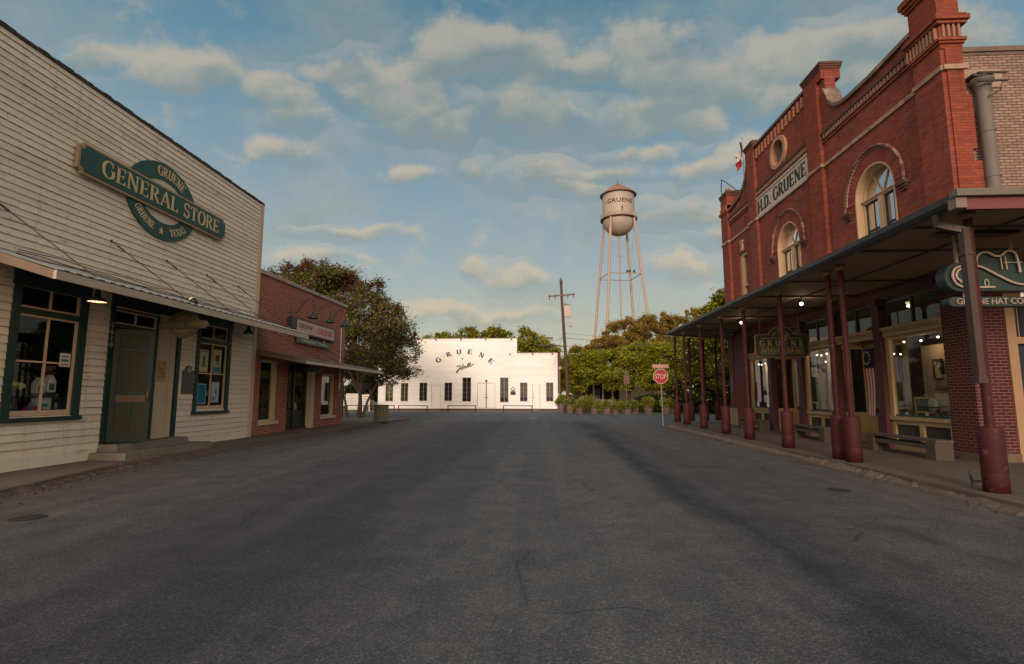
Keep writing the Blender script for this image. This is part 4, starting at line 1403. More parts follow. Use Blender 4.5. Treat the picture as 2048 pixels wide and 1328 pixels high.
# wooden trash barrel at the corner
tb = T('trash_barrel', 'green-grey slatted wooden barrel bin at the left pavement corner', 'bin', (-9.0, 29.4, .1))
mb = MB()
for k in range(16):
    a = 2 * PI * k / 16
    rot = Matrix.Rotation(a, 3, 'Z')
    mb.obox(Vector((-9.0, 29.4, .55)) + rot @ Vector((.38, 0, 0)), (.03, .138, .88), rot)
mb.build('slats', M('mossy_slats', (.15, .145, .10), .8, var=.35, s=3, island=.25, fine=.2), tb)
mb = MB().lathe((-9.0, 29.4, .1), [(.36, 0), (.36, .86), (.001, .86)], 20)
mb.build('liner', M_BLACK, tb)
mb = MB().lathe((-9.0, 29.4, .1), [(.40, .88), (.43, .89), (.43, .93), (.36, .95), (.30, .91), (.28, .80)], 24)
mb.build('rim', M('bin_rim', (.09, .10, .06), .7), tb)

# ================================================================== WHITE HALL (centre)
HY = 54.0
hall = T('dance_hall', 'long white clapboard hall with stepped false front and arched black letters', 'hall', (-7.5, HY, 0))
FHALL = lambda a, b_, d: (a, HY - d, b_)
wins = [(-16.17, -15.32, .93, 2.85), (-14.53, -13.74, .93, 2.85), (-12.57, -11.74, .98, 2.9), (-9.93, -9.12, .98, 2.89), (-8.05, -7.14, .88, 3.41),
        (-4.13, -3.25, .85, 3.40), (-2.06, -1.29, .94, 2.88), (.63, 1.38, .94, 2.88)]
doors = [(-11.3, -10.31, .31, 2.64), (-6.48, -4.64, .27, 2.84), (-.77, .0, .33, 2.78)]
for nm, a, b_, z0, z1 in (('siding', -16.88, 1.82, .22, 5.90), ('upper_siding', -13.12, -2.42, 5.90, 7.46)):
    mb = MB()
    lap_siding(mb, FHALL, a, b_, z0, z1, .14, wins + doors, th=.016, seed=9 if z0 < 1 else 10)
    mb.build(nm, M_WHITE, hall)
plate('front_wall', [(-16.9, .2), (1.84, .2), (1.84, 5.93), (-2.42, 5.93), (-2.42, 7.48), (-13.13, 7.48), (-13.13, 5.93), (-16.9, 5.93)], [rect(*h) for h in wins + doors], FHALL, -.14, -.001, M_WHITE, hall)
mb = MB()
bxf(mb, FHALL, -13.18, -2.38, 7.46, 7.52, -.15, .05)
mb.build('upper_cap', M('hall_cap', (.45, .35, .28), .8), hall)
for a, b_ in ((-16.93, -13.13), (-2.42, 1.88)):
    mb = MB()
    bxf(mb, FHALL, a, b_, 5.92, 5.98, -.15, .05)
    mb.build('cap', MATS['hall_cap'], hall)
for a in (-16.92, -13.15, -2.48, 1.72):
    mb = MB()
    bxf(mb, FHALL, a, a + .12, (.2 if a in (-16.92, 1.72) else 5.93), (5.93 if a in (-16.92, 1.72) else 7.46), .0, .03)
    mb.build('corner_board', M_WHITE, hall)
mb = MB()
bxf(mb, FHALL, -16.9, 1.84, -.05, .20, -.15, -.02)
mb.build('foundation', M('reddish_base', (.11, .06, .045), .9, var=.4, s=3), hall)
MB().box(-16.9, -16.75, HY + .14, HY + 30, 0, 5.2).build('left_wall', M_WHITE, hall)
MB().box(1.69, 1.84, HY + .14, HY + 30, 0, 5.2).build('right_wall', M_WHITE, hall)
MB().hexa([(-17.2, HY + .2, 4.7), (2.1, HY + .2, 4.7), (2.1, HY + 30, 4.7), (-17.2, HY + 30, 4.7), (-13, HY + .2, 5.9), (-2.5, HY + .2, 5.9), (-2.5, HY + 30, 5.9), (-13, HY + 30, 5.9)]).build('roof', M_METALROOF, hall)
M_HWIN = M('hall_window_dark', (.03, .025, .022), .35, var=.5, s=1.5)
for i, (a, b_, c, d) in enumerate(wins):
    mb = MB()
    framed_rect_ = [(a, a + .05, c, d), (b_ - .05, b_, c, d), (a, b_, d - .05, d), (a, b_, c, c + .06)]
    for q in framed_rect_:
        bxf(mb, FHALL, *q, -.10, -.02)
    m_x = (a + b_) / 2
    bxf(mb, FHALL, m_x - .035, m_x + .035, c + .06, d - .05, -.095, -.025)
    nrow = 4 if d < 3 else 5
    for k in range(1, nrow):
        z = c + (d - c) * k / nrow
        bxf(mb, FHALL, a + .05, b_ - .05, z - .012, z + .012, -.09, -.04)
    wi = mb.build('window', M('hall_frame%d' % (i < 2), (.42, .33, .22) if i < 2 else (.30, .24, .20), .7), hall)
    mb = MB()
    bxf(mb, FHALL, a + .02, b_ - .02, c + .02, d - .02, -.13, -.10)
    mb.build('pane', GLASS, wi)
    mb = MB()
    for k in range(7):      # security bars / shutter slats
        x = a + .06 + k * (b_ - a - .12) / 6
        bxf(mb, FHALL, x - .008, x + .008, c + .03, d - .03, -.035, -.02)
    mb.build('bars', M('bars_brown' if i < 2 else 'bars_dark', (.20, .16, .10) if i < 2 else (.05, .04, .035), .6), wi)
    mb = MB()
    bxf(mb, FHALL, a - .06, b_ + .06, c - .06, c, -.05, .05)
    mb.build('sill', M_WHITE, wi)
mb = MB()
mb.box(-16.6, 1.6, HY + 2.5, HY + 2.6, 0, 5)
mb.build('inner_partition', M_HWIN, hall)
for i, (a, b_, c, d) in enumerate(doors):
    leaves = [(a, b_)] if i != 1 else [(a, (a + b_) / 2 - .01), ((a + b_) / 2 + .01, b_)]
    for (p_, q_) in leaves:
        mb = MB()
        bxf(mb, FHALL, p_ + .03, q_ - .03, c + .02, d - .03, -.08, -.025)
        for k in range(1, 5):
            x = p_ + (q_ - p_) * k / 5
            bxf(mb, FHALL, x - .004, x + .004, c + .02, d - .04, -.03, -.02)
        dd = mb.build('door', M_WHITE, hall)
        mb = MB()
        x = (p_ + .1) if (i != 1 or p_ > a) else q_ - .1
        mb.ball(FHALL(x, 1.35, .02), .045, n=8)
        mb.ball(FHALL(x, 1.62, .02), .03, n=8)
        mb.build('handle', M_IRON, dd)
    mb = MB()
    mb.box(a - .1, b_ + .1, HY - .75, HY - .02, 0, .16)
    mb.build('step', M('hall_step', (.14, .105, .085), .9, var=.3), hall)
# letters, each standing off the wall
for i, (ch, px, pz, tilt) in enumerate([('G', -10.62, 5.26, 42), ('R', -9.54, 5.84, 22), ('U', -8.45, 6.10, 6), ('E', -7.29, 6.09, -8), ('N', -6.06, 5.74, -24), ('E', -5.08, 5.12, -42)]):
    r_ = R(tilt)
    F = (lambda px, pz, r_: (lambda a, b_, d: FHALL(px + a * math.cos(r_) - (b_ - .24) * math.sin(r_), pz + a * math.sin(r_) + (b_ - .24) * math.cos(r_), .03 + d)))(px, pz, r_)
    serif_text(ch, F, .48, M_BLACK, 'wall_letter', hall, depth=.03, weight=1.45, width=.50)
mb = MB()
mb.obox(FHALL(-8.07, 5.36, .04), (.14, .03, .14), Matrix.Rotation(R(45), 3, 'Y'))
mb.build('diamond_mark', M_BLACK, hall)
# script "Hall"
def ribbon(mb, pts, w0, fn, d=.03):
    for i in range(len(pts) - 1):
        a, b_ = Vector(pts[i]), Vector(pts[i + 1])
        t = (b_ - a).normalized()
        nn = Vector((-t.y, t.x)) * w0 / 2
        q = [a - nn - t * .01, b_ - nn + t * .01, b_ + nn + t * .01, a + nn - t * .01]
        top = [fn(p_.x, p_.y, d + i * .0004) for p_ in q]
        bot = [fn(p_.x, p_.y, 0) for p_ in q]
        mb._add(top + bot, [(0, 1, 2, 3), (0, 1, 5, 4), (1, 2, 6, 5), (2, 3, 7, 6), (3, 0, 4, 7)])


def smooth(pts, k=5):
    out = []
    for i in range(len(pts) - 1):
        P0, P1, P2, P3 = [Vector(pts[min(max(i + e, 0), len(pts) - 1)]) for e in (-1, 0, 1, 2)]
        for q in range(k):
            t = q / k
            out.append(.5 * ((2 * P1) + (P2 - P0) * t + (2 * P0 - 5 * P1 + 4 * P2 - P3) * t ** 2 + (3 * P1 - P0 - 3 * P2 + P3) * t ** 3))
    out.append(Vector(pts[-1]))
    return out


mb = MB()
Fs = lambda a, b_, d: FHALL(-8.75 + a, 3.90 + b_, .03 + d)
for pts in ([(.30, .72), (.10, .62), (.20, .70), (.45, .74), (.36, .45), (.18, .10), (.05, .02), (.12, .22), (.40, .42), (.72, .62)],
            [(.78, .92), (.66, .66), (.56, .40), (.64, .36), (.76, .44)],
            [(.98, .68), (.86, .68), (.80, .54), (.86, .48), (.98, .62), (1.02, .72), (.98, .56), (1.06, .54), (1.16, .64)],
            [(1.16, .64), (1.32, .88), (1.30, 1.0), (1.22, .86), (1.20, .64), (1.28, .60), (1.38, .72)],
            [(1.38, .72), (1.52, .95), (1.50, 1.06), (1.42, .92), (1.40, .72), (1.50, .68), (1.68, .80), (1.86, .90)]):
    ribbon(mb, smooth(pts), .065, Fs)
mb.build('script_letters', M_BLACK, hall)
mb = MB()
bxf(mb, FHALL, -3.04, -2.52, 1.62, 1.98, .02, .06)
for k in range(20):
    a0, a1 = R(k * 18), R(k * 18 + 18)
    q = [(-2.78 + .20 * math.cos(a0), 2.2 + .20 * math.sin(a0)), (-2.78 + .20 * math.cos(a1), 2.2 + .20 * math.sin(a1)), (-2.78 + .13 * math.cos(a1), 2.2 + .13 * math.sin(a1)), (-2.78 + .13 * math.cos(a0), 2.2 + .13 * math.sin(a0))]
    mb._add([FHALL(*p_, .05) for p_ in q], [(0, 1, 2, 3)])
mb.box(-2.84, -2.72, HY - .06, HY - .02, 1.96, 2.1)
tag(mb.build('wall_plaque', M_BLACK), 'small black ring-topped plaque right of the tall right window of the white hall', 'plaque')
for x, z in ((-10.9, 7.40), (-8.25, 7.40), (-5.65, 7.40), (-2.95, 7.40), (-3.1, 5.85), (-.75, 5.86), (1.3, 5.86)):
    k = {-10.9: 'first from the left along its high top edge', -8.25: 'second from the left along its high top edge', -5.65: 'third from the left along its high top edge', -2.95: 'at the right end of its high top edge',
         -3.1: 'at the inner end of its low right top edge', -.75: 'midway along its low right top edge', 1.3: 'at the outer end of its low right top edge'}[x]
    mb = MB().box(x - .05, x + .05, HY - .16, HY - .02, z, z + .06).cyl((x, HY - .14, z), (x, HY - .22, z - .08), .035, .06, 8)
    o = mb.build('floodlight', M_IRON)
    tag(o, 'tiny floodlight on the white hall, ' + k, 'floodlight', 'floodlights on the hall parapet')
o = MB().cyl((-5.56, HY - .03, 3.05), (-5.56, HY - .12, 3.05), .12, .10, 10).build('door_light', M_IRON)
tag(o, 'small dark light above the double door of the white hall', 'light')

# hitching rails
rails = [(-18.0, -13.55, 'leftmost dark hitching rail, before the white fence'), (-13.14, -10.45, 'hitching rail before the left half of the hall'),
         (-8.5, -5.93, 'hitching rail before the middle of the hall'), (-3.35, -.74, 'hitching rail before the right end of the hall')]
for (a, b_, lab) in rails:
    t = T('hitching_rail', lab, 'rail', ((a + b_) / 2, 48.2, 0), 'hitching rails in front of the hall')
    MB().cyl((a, 48.2, .62), (b_, 48.2, .62), .035, n=8).build('top_rail', M_IRON, t)
    for x in (a, b_):
        MB().cyl((x, 48.2, 0), (x, 48.2, .66), .045, n=8).build('post', M_IRON, t)

# white fence left of the hall
fe = T('white_fence', 'white picket gate and board fence left of the white hall', 'fence', (-17.6, 51, 0))
mb = MB()
for k in range(14):
    x = -19.2 + k * .115
    mb.box(x, x + .085, 50.98, 51.0, .15, 1.75)
mb.box(-19.2, -17.6, 51.0, 51.04, .4, .5).box(-19.2, -17.6, 51.0, 51.04, 1.4, 1.5)
mb.build('picket_gate', M_WHITE2, fe)
mb = MB()
for k in range(5):
    mb.box(-17.6, -15.6 - 1.2, 51.0, 51.03, .55 + k * .23, .72 + k * .23)
for x in (-17.55, -16.9):
    mb.box(x, x + .09, 51.03, 51.12, 0, 1.6)
mb.build('boards', M_WHITE2, fe)
mb = MB()
for k in range(5):
    mb.box(-30, -19.3, 51.0, 51.03, .55 + k * .23, .72 + k * .23)
mb.build('far_boards', M_WHITE2, fe)
gb = T('globe_lamp', 'white globe lamp on a dark post beside the brick shop corner', 'lamp', (-13.2, 34.5, 0))
MB().cyl((-13.2, 34.5, .0), (-13.2, 34.5, 2.4), .05, .035).build('post', M_IRON, gb)
MB().ball((-13.2, 34.5, 2.56), .17, n=16).build('globe', M('milk_globe', (.6, .58, .53), .4), gb)

# ================================================================== UTILITY POLE
up = T('utility_pole', 'weathered utility pole with a crossarm beside the white hall', 'utility pole', (2.55, 49, 0))
pts = [(2.62, 49, -.2), (2.50, 49, 4), (2.30, 49, 7.5), (2.14, 49, 10.5), (2.08, 49, 12.3)]
MB().tube(pts, [.17, .155, .14, .125, .12], 12).build('pole', M_POLE, up)
mb = MB()
for k in range(7):
    a = k * .9
    mb.cyl((2.08 + .09 * math.cos(a), 49 + .09 * math.sin(a), 11.9), (2.08 + .13 * math.cos(a), 49 + .13 * math.sin(a), 12.45 + .14 * (k % 3)), .035, n=6)
mb.build('splintered_top', M_POLE, up)
MB().bar((.85, 48.85, 10.92), (3.35, 48.85, 11.10), .10, .12).build('crossarm', M('crossarm_wood', (.17, .10, .075), .8, var=.3), up)
for k, x in enumerate((.95, 1.5, 2.7, 3.25)):
    z = 10.92 + (x - .85) * .072
    MB().cyl((x, 48.85, z - .38), (x, 48.85, z - .06), .02, .06, 8).cyl((x, 48.85, z + .05), (x, 48.85, z + .18), .05, .03, 8).build('insulator', M('brown_insulator', (.10, .06, .05), .4), up)
mb = MB().box(2.36, 2.90, 48.8, 49.1, 8.95, 10.05)
mb.build('transformer_box', M('pale_transformer', (.50, .36, .28), .6, var=.1), up)
MB().cyl((2.5, 49, 10.05), (2.5, 49, 10.3), .04, n=6).box(2.34, 2.93, 48.78, 49.12, 10.05, 10.1).build('box_cap', M_IRON, up)
mb = MB().tube([(2.3, 49, 8.15), (2.65, 48.95, 8.3), (2.93, 48.9, 8.45)], .02, 6)
mb.lathe((2.95, 48.9, 8.02), [(.18, 0), (.10, .22), (.04, .42), (.001, .44)], 12)
mb.build('bell_lamp', MATS['pale_transformer'], up)
mb = MB().tube([(2.3, 48.9, 6.1), (1.6, 48.8, 6.25), (1.2, 48.6, 6.24)], .04, 6).box(-.3, 1.25, 48.42, 48.62, 6.18, 6.30)
mb.build('street_light_arm', M_IRON, up)


def wire(name, lab, p0, p1, sag, r=.014):
    p0, p1 = Vector(p0), Vector(p1)
    pts = [p0.lerp(p1, t / 16) - Vector((0, 0, sag * 4 * (t / 16) * (1 - t / 16))) for t in range(17)]
    o = MB().tube(pts, r, 5).build(name, M_BLACK)
    tag(o, lab, 'wire')
    return o


wire('overhead_wire', 'upper overhead wire running left from the utility pole', (2.3, 49, 6.95), (-1, 88, 11.4), .5, .016)
wire('overhead_wire', 'lower overhead wire running left behind the hall front', (2.32, 49, 6.25), (-1.2, 88, 10.0), .4, .013)
wire('overhead_wire', 'upper overhead wire running right past the tower legs', (2.33, 49, 6.95), (34, 56, 6.6), .55, .018)
wire('overhead_wire', 'lower overhead wire running right into the trees', (2.36, 49, 6.2), (34, 55, 6.0), .4, .016)
wire('overhead_wire', 'thin overhead wire rising right above the others', (2.3, 49, 7.4), (34, 58, 8.6), .9, .011)
wire('guy_wire', 'thin guy wire slanting down beside the utility pole', (2.25, 48.9, 7.6), (1.3, 48.4, 4.3), .06, .01)
o = MB().box(.75, 1.25, 48.95, 49.15, 6.85, 7.02).build('splice_box', M('splice_box', (.13, .11, .06), .7))
tag(o, 'small dark splice box on the wire left of the utility pole', 'cable box')
dp_ = T('service_post', 'dark rust-red service post at the right end of the hall', 'post', (2.1, 53.5, 0))
MB().cyl((2.08, 53.6, 0), (2.02, 53.6, 5.85), .13, .12, 10).build('post', M('rust_red_post', (.10, .035, .028), .7), dp_)
MB().box(1.9, 2.2, 53.4, 53.6, 4.2, 4.5).cyl((1.95, 53.45, .3), (1.95, 53.45, 4.3), .03, n=6).build('meter', M('meter_grey', (.3, .28, .26), .5), dp_)

# ================================================================== WATER TOWER
TX, TY = 20.4, 130.0
wt = T('water_tower', 'tall pinkish water tower with a conical roof and bowl bottom', 'water tower', (TX, TY, 0))
M_TANK = M('tank_pinkish_paint', (.40, .315, .26), .5, var=.12, s=.25, fine=.05, fs=3, dirt=((.34, .17, .12), .58, .85, .5), stretch=(1, 1, .5))
M_TLEG = M('tower_leg_paint', (.38, .285, .235), .55, var=.1)
prof = [(.01, 41.9)] + [(4.0 * math.sin(R(a)), 45.9 - 4.0 * math.cos(R(a))) for a in range(8, 91, 8)] + [(4.02, 46.2), (4.02, 52.6)]
MB().lathe((TX, TY, 0), prof, 40).build('tank', M_TANK, wt)
MB().lathe((TX, TY, 0), [(3.9, 52.55), (4.62, 52.40), (4.66, 52.55), (2.4, 54.3), (.3, 55.7), (.14, 55.8), (.12, 56.3), (.25, 56.4), (.001, 56.6)], 40).build('roof', M('tower_roof_rust', (.27, .13, .09), .6, var=.25, s=.4), wt)
mb = MB().lathe((TX, TY, 0), [(4.0, 46.0), (4.65, 45.9), (4.65, 46.15), (4.0, 46.2)], 40)
mb.build('balcony', M('balcony_dark_rust', (.17, .075, .05), .6, var=.2), wt)
mb = MB()
for k in range(24):
    a = 2 * PI * k / 24
    mb.cyl((TX + 4.6 * math.cos(a), TY + 4.6 * math.sin(a), 46.1), (TX + 4.6 * math.cos(a), TY + 4.6 * math.sin(a), 47.1), .03, n=5, caps=False)
ring = [(TX + 4.6 * math.cos(2 * PI * k / 40), TY + 4.6 * math.sin(2 * PI * k / 40), 47.1) for k in range(41)]
mb.tube(ring, .035, 5).tube([(x, y, z - .5) for x, y, z in ring], .025, 5)
mb.build('railing', M_TANK, wt)
dirs = [(-2.4, -3.3), (3.4, -2.4), (2.4, 3.3), (-3.4, 2.4)]
legp = []
for (dx, dy) in dirs:
    k = 1 / 4.12
    def at_(z, dx=dx, dy=dy, k=1 / 4.12):
        r_ = 4.15 + (46.2 - z) * .112
        return (TX + dx * k * r_, TY + dy * k * r_, z)
    legp.append(at_)
    MB().cyl(at_(47.2), at_(0), .32, .34, 10).build('leg', M_TLEG, wt)
for z in (31.3, 15.5):
    for i in range(4):
        MB().cyl(legp[i](z), legp[(i + 1) % 4](z), .12, n=8).build('strut', M_TLEG, wt)
for zz_ in ((45.5, 31.3), (31.3, 15.5), (15.5, .5)):
    for i in range(4):
        MB().cyl(legp[i](zz_[0]), legp[(i + 1) % 4](zz_[1]), .02, n=5).build('tie_rod', M_TLEG, wt)
        MB().cyl(legp[i](zz_[1]), legp[(i + 1) % 4](zz_[0]), .02, n=5).build('tie_rod', M_TLEG, wt)
MB().cyl((TX, TY, 0), (TX, TY, 42.2), .20, n=10).cyl((TX, TY, 36.5), (TX, TY, 37.1), .30, n=10).build('riser_pipe', M_TLEG, wt)
mb = MB()
for k in range(3):
    a = [0, 2.2, 4.1][k]
    p = (TX + 4.15 * math.cos(a - 1.5), TY + 4.15 * math.sin(a - 1.5), 47.2)
    mb.cyl(p, (p[0], p[1], 48.3), .06, .16, 6)
mb.build('tank_light', M_IRON, wt)
face = math.atan2(0 - TY, 0 - TX)


def cylfn(off, z0, rad=4.04):
    return lambda a, b_, d: (TX + (rad + d) * math.cos(face + off + a / rad), TY + (rad + d) * math.sin(face + off + a / rad), z0 + b_)


text_mesh('GRUENE', cylfn(.14, 50.0), 1.15, .02, M('tower_letter_brown', (.075, .035, .03), .6), 'lettering', wt, width=6.9, bold=.02, space=1.1)
mb = MB()
f = cylfn(-.86, 49.8)
mb._add([f(-.18, 0, .02), f(0, -.16, .02), f(.18, 0, .02), f(0, .16, .02)], [(0, 1, 2, 3)])
mb.build('star_mark', MATS['tower_letter_brown'], wt)
# birds on the strut
for k, (i, t_) in enumerate(((0, .55), (0, .63), (0, .76))):
    a, b_ = Vector(legp[0](31.3)), Vector(legp[1](31.3))
    p = a.lerp(b_, t_) + Vector((0, 0, .35))
    mb = MB().ball(p, .26, n=8, sz=1.3).ball(p + Vector((.18, 0, .32)), .14, n=8)
    mb.cyl(p + Vector((-.1, 0, -.1)), p + Vector((-.45, 0, -.35)), .10, .03, 6)
    o = mb.build('bird', M('bird_dark', (.03, .03, .035), .6))
    tag(o, ['dark bird on the tower strut, leftmost of three', 'dark bird on the tower strut, middle of three', 'dark bird on the tower strut, rightmost of three'][k], 'bird')

# ================================================================== STOP SIGN
sg = T('stop_sign', 'red octagonal stop sign under a street name plate, at the right corner', 'stop sign', (6.35, 27.7, 0))
MB().cyl((6.37, 27.7, -.1), (6.30, 27.7, 3.28), .028, n=8).build('post', M('galv_post', (.30, .26, .20), .5, metal=.4), sg)
oct_ = lambda r: [(r * math.cos(R(22.5 + 45 * i)), r * math.sin(R(22.5 + 45 * i))) for i in range(8)]
FSt = lambda a, b_, d: (6.31 + a, 27.66 - d, 2.57 + b_)
MB().prism(oct_(.405), FSt, 0, .006).build('border', M('stop_white', (.60, .45, .40), .5), sg)
MB().prism(oct_(.375), FSt, .003, .009).build('face', M('stop_red', (.33, .012, .012), .4, var=.15, s=2, ), sg)
text_mesh('STOP', lambda a, b_, d: FSt(a, b_, .009 + d), .26, .003, MATS['stop_white'], 'lettering', sg, width=.56)
MB().box(5.88, 6.74, 27.655, 27.66, 3.00, 3.20).build('name_plate', M('name_plate_pink', (.40, .20, .16), .5), sg)
o = text_mesh('GRUENE RD', lambda a, b_, d: (6.31 + a, 27.654 - d, 3.10 + b_), .10, .002, M('plate_letter', (.60, .48, .42), .5), 'lettering', sg, width=.62)

# ================================================================== BRICK MERCANTILE BUILDING (right)
RX = 9.8
FR = lambda a, b_, d: (RX - d, a, b_)           # facade: a along the street, b up, d out towards the street
merc = T('brick_building', 'two-storey red brick false-front building with arched windows and a long porch canopy, right side', 'building', (RX, 20, 0))
YN, YF = 12.2, 27.3


def archpts(yc_, r_, zs, zb, n=20, rz=None):
    rz = rz or r_
    return [(yc_ - r_, zb)] + [(yc_ - r_ * math.cos(PI * i / n), zs + rz * math.sin(PI * i / n)) for i in range(n + 1)] + [(yc_ + r_, zb)]


W1 = (15.17, .90, 7.46, 5.35)
W2 = (20.47, .92, 7.46, 5.35)
top = [(YN, 9.9), (13.1, 9.9), (13.1, 10.92), (14.9, 10.84), (15.9, 10.86), (16.35, 10.92), (16.7, 11.08), (16.95, 11.35), (17.1, 11.75), (17.2, 11.9),
       (17.2, 12.5), (18.4, 12.5), (18.4, 12.62), (23.0, 12.74), (23.0, 12.6), (23.75, 12.6), (23.85, 12.2), (24.05, 11.75), (24.4, 11.38), (24.9, 11.12), (25.6, 11.0), (26.4, 10.95), (26.4, 11.2), (YF, 11.2)]
outline = [(YN, 4.5), (YF, 4.5)] + list(reversed(top))
h3 = [(24.5, 5.5), (25.45, 5.5), (25.45, 8.42), (24.5, 8.42)]
med = [(20.72 + .56 * math.cos(R(a)), 11.42 + .56 * math.sin(R(a))) for a in range(0, 360, 15)]
plate('facade_wall', outline, [archpts(*W1), archpts(*W2), h3, med], FR, -.35, 0, BR_RED, merc)


def boxR(mb, a0, a1, b0, b1, d0, d1, mi=0):
    return mb.box(RX - d0, RX - d1, a0, a1, b0, b1, mi)


# pilasters and piers
mb = MB(); boxR(mb, 13.1 - .9, 13.1, 4.5, 9.9, 0, .10); mb.build('pilaster', BR_RED, merc)
for a0, a1, zt in ((17.55, 18.42, 12.4), (22.95, 23.75, 12.45), (26.4, YF + .02, 11.1)):
    mb = MB(); boxR(mb, a0, a1, 4.5, zt, .0, .12); mb.build('pilaster', BR_CORN if a0 < 18 else BR_RED, merc)
# near corner: the bright unpainted brick return with toothed edge
mb = MB()
mb.box(RX, RX + .38, YN - .04, YN + .35, 4.4, 9.9)
rng = random.Random(12)
z = 4.5
while z < 8.6:
    h = rng.choice([.15, .3, .45, .6])
    wx = (.62 if z < 6.9 else .50) + rng.choice([-.10, 0, .05, .0])
    mb.box(RX + .36, RX + wx, YN - .035, YN + .2, z, z + h)
    z += h
mb.build('corner_return', BR_CORN, merc)
M_CAP = M('sooty_brick_cap', (.10, .045, .032), .9, var=.5, s=3, fine=.25, fs=15)


def pier(a0, a1, z0, z1, nm='pier', dx=.55, band=(None, None), lip=.07):
    mb = MB()
    mb.box(RX - .10, RX + dx, a0, a1, z0, z1)
    mb.build(nm, BR_CORN, merc)
    mb = MB()
    for k in range(3):
        e = lip * (k + 1) / 3
        mb.box(RX - .10 - e, RX + dx + e, a0 - e, a1 + e, z1 + k * .075, z1 + (k + 1) * .075 - .002)
    mb.box(RX - .06, RX + dx, a0 + .05, a1 - .05, z1 + .225, z1 + .31)
    mb.build('pier_cap', M_CAP, merc)


# near pier rises above the frame: corbelled band, shaft, cap
mb = MB().box(RX - .10, RX + .42, YN - .03, 13.1, 9.9, 11.65)
mb.build('pier', BR_CORN, merc)
mb = MB()
for k, (z0, z1, e) in enumerate(((10.02, 10.08, .04), (10.08, 10.16, .07), (10.50, 10.58, .09), (10.58, 10.70, .14), (10.70, 10.76, .10), (11.5, 11.58, .05), (11.58, 11.68, .09), (11.68, 11.85, .14))):
    mb.box(RX - .10 - e, RX + .42 + e, YN - .03 - e, 13.1 + e, z0, z1 - .002)
mb.build('pier_corbels', BR_CORN, merc)
mb = MB()
for k in range(9):
    a = YN + .02 + k * .115
    mb.box(RX - .17, RX - .1, a, a + .05, 10.17, 10.49)
for k in range(4):
    mb.box(RX - .05 + k * .12, RX + k * .12, YN - .09, YN - .02, 10.17, 10.49)
mb.build('pier_dentils', M('dentil_buff', (.30, .15, .10), .9, var=.3), merc)
pier(17.22, 18.42, 12.4, 12.75)
pier(23.0, 23.85, 12.4, 12.85, dx=.4)
pier(26.45, YF + .02, 11.0, 11.85, dx=.5)
mb = MB()
for z0, e in ((10.95, .05), (11.0251, .09)):
    mb.box(RX - .12 - e, RX + .45, 26.4 - e, YF + .02 + e, z0, z0 + .075)
mb.box(RX - .16, RX + .4, 26.45, YF, 11.1001, 11.35)
mb.build('corner_corbels', M('orange_corbel', (.33, .085, .035), .85, var=.3), merc)
o = MB().ball((RX + .15, 26.9, 12.35), .14, n=12).cyl((RX + .15, 26.9, 12.1), (RX + .15, 26.9, 12.25), .08, .05, 10)
o.build('finial', M('stone_finial', (.32, .24, .18), .8), merc)

# coping following the curved parapet
M_COPE = M('weathered_coping', (.15, .10, .08), .9, var=.45, s=2.5, fine=.25, fs=14, dirt=((.28, .20, .15), .52, .68, 2))


def coping(pts, th=.11, out=.10):
    mb = MB()
    for (a, b_), (c, d) in zip(pts, pts[1:]):
        mb.hexa([(RX - out, a, b_), (RX + .42, a, b_), (RX + .42, c, d), (RX - out, c, d), (RX - out, a, b_ + th), (RX + .42, a, b_ + th), (RX + .42, c, d + th), (RX - out, c, d + th)])
    mb.build('coping', M_COPE, merc)


coping([p for p in top[2:10]], .12)
coping([(18.42, 12.62), (23.0, 12.74)], .10, .09)
coping(top[15:22], .12)
# dentil bands
M_DENT = M('dentil_brick', (.27, .14, .095), .9, var=.35, s=5)
mb = MB()
a = 13.15
while a < 17.4:
    z = 10.30
    boxR(mb, a, a + .085, z, z + .17, .0, .075)
    a += .15
mb.build('dentil_band', M_DENT, merc)
mb = MB()
a = 18.5
while a < 22.85:
    boxR(mb, a, a + .085, 10.44, 10.62, .0, .075)
    a += .15
mb.build('dentil_band', M_DENT, merc)
mb = MB()
a = 23.8
while a < 26.3:
    boxR(mb, a, a + .085, 10.38, 10.52, .0, .075)
    a += .15
mb.build('dentil_band', M_DENT, merc)
for a0, a1, z0 in ((13.1, 17.55, 10.48), (18.42, 22.95, 10.64), (23.75, 26.4, 10.54)):
    mb = MB(); boxR(mb, a0, a1, z0, z0 + .07, 0, .10); boxR(mb, a0, a1, z0 + .07, z0 + .15, 0, .06); mb.build('string_course', M_CAP, merc)
    mb = MB(); boxR(mb, a0, a1, z0 - .30, z0 - .25, 0, .05); mb.build('string_course', BR_RED, merc)
# long slots under the centre coping
mb = MB()
for k in range(14):
    a = 18.62 + k * .315
    boxR(mb, a, a + .11, 12.14, 12.56, -.01, .07)
mb.build('parapet_brackets', M('bracket_pink', (.36, .15, .10), .9, var=.3), merc)
# belt course at the arches' crown level, weathered
M_BELT = M('belt_course_stone', (.33, .21, .15), .9, var=.35, s=2.5, dirt=((.15, .06, .045), .5, .68, 3))
for a0, a1, dd in ((YN - .04, 13.12, .15), (13.1, 17.55, .05), (17.5, 18.46, .17), (22.9, 23.79, .17), (23.75, 26.4, .05), (26.36, YF + .06, .17)):
    mb = MB(); boxR(mb, a0, a1, 9.34, 9.46, -.01, dd); mb.build('belt_course', M_BELT, merc)
mb = MB().box(RX - .1, RX + .46, YN - .09, YN - .03, 9.34, 9.46).build('belt_course', M_BELT, merc)
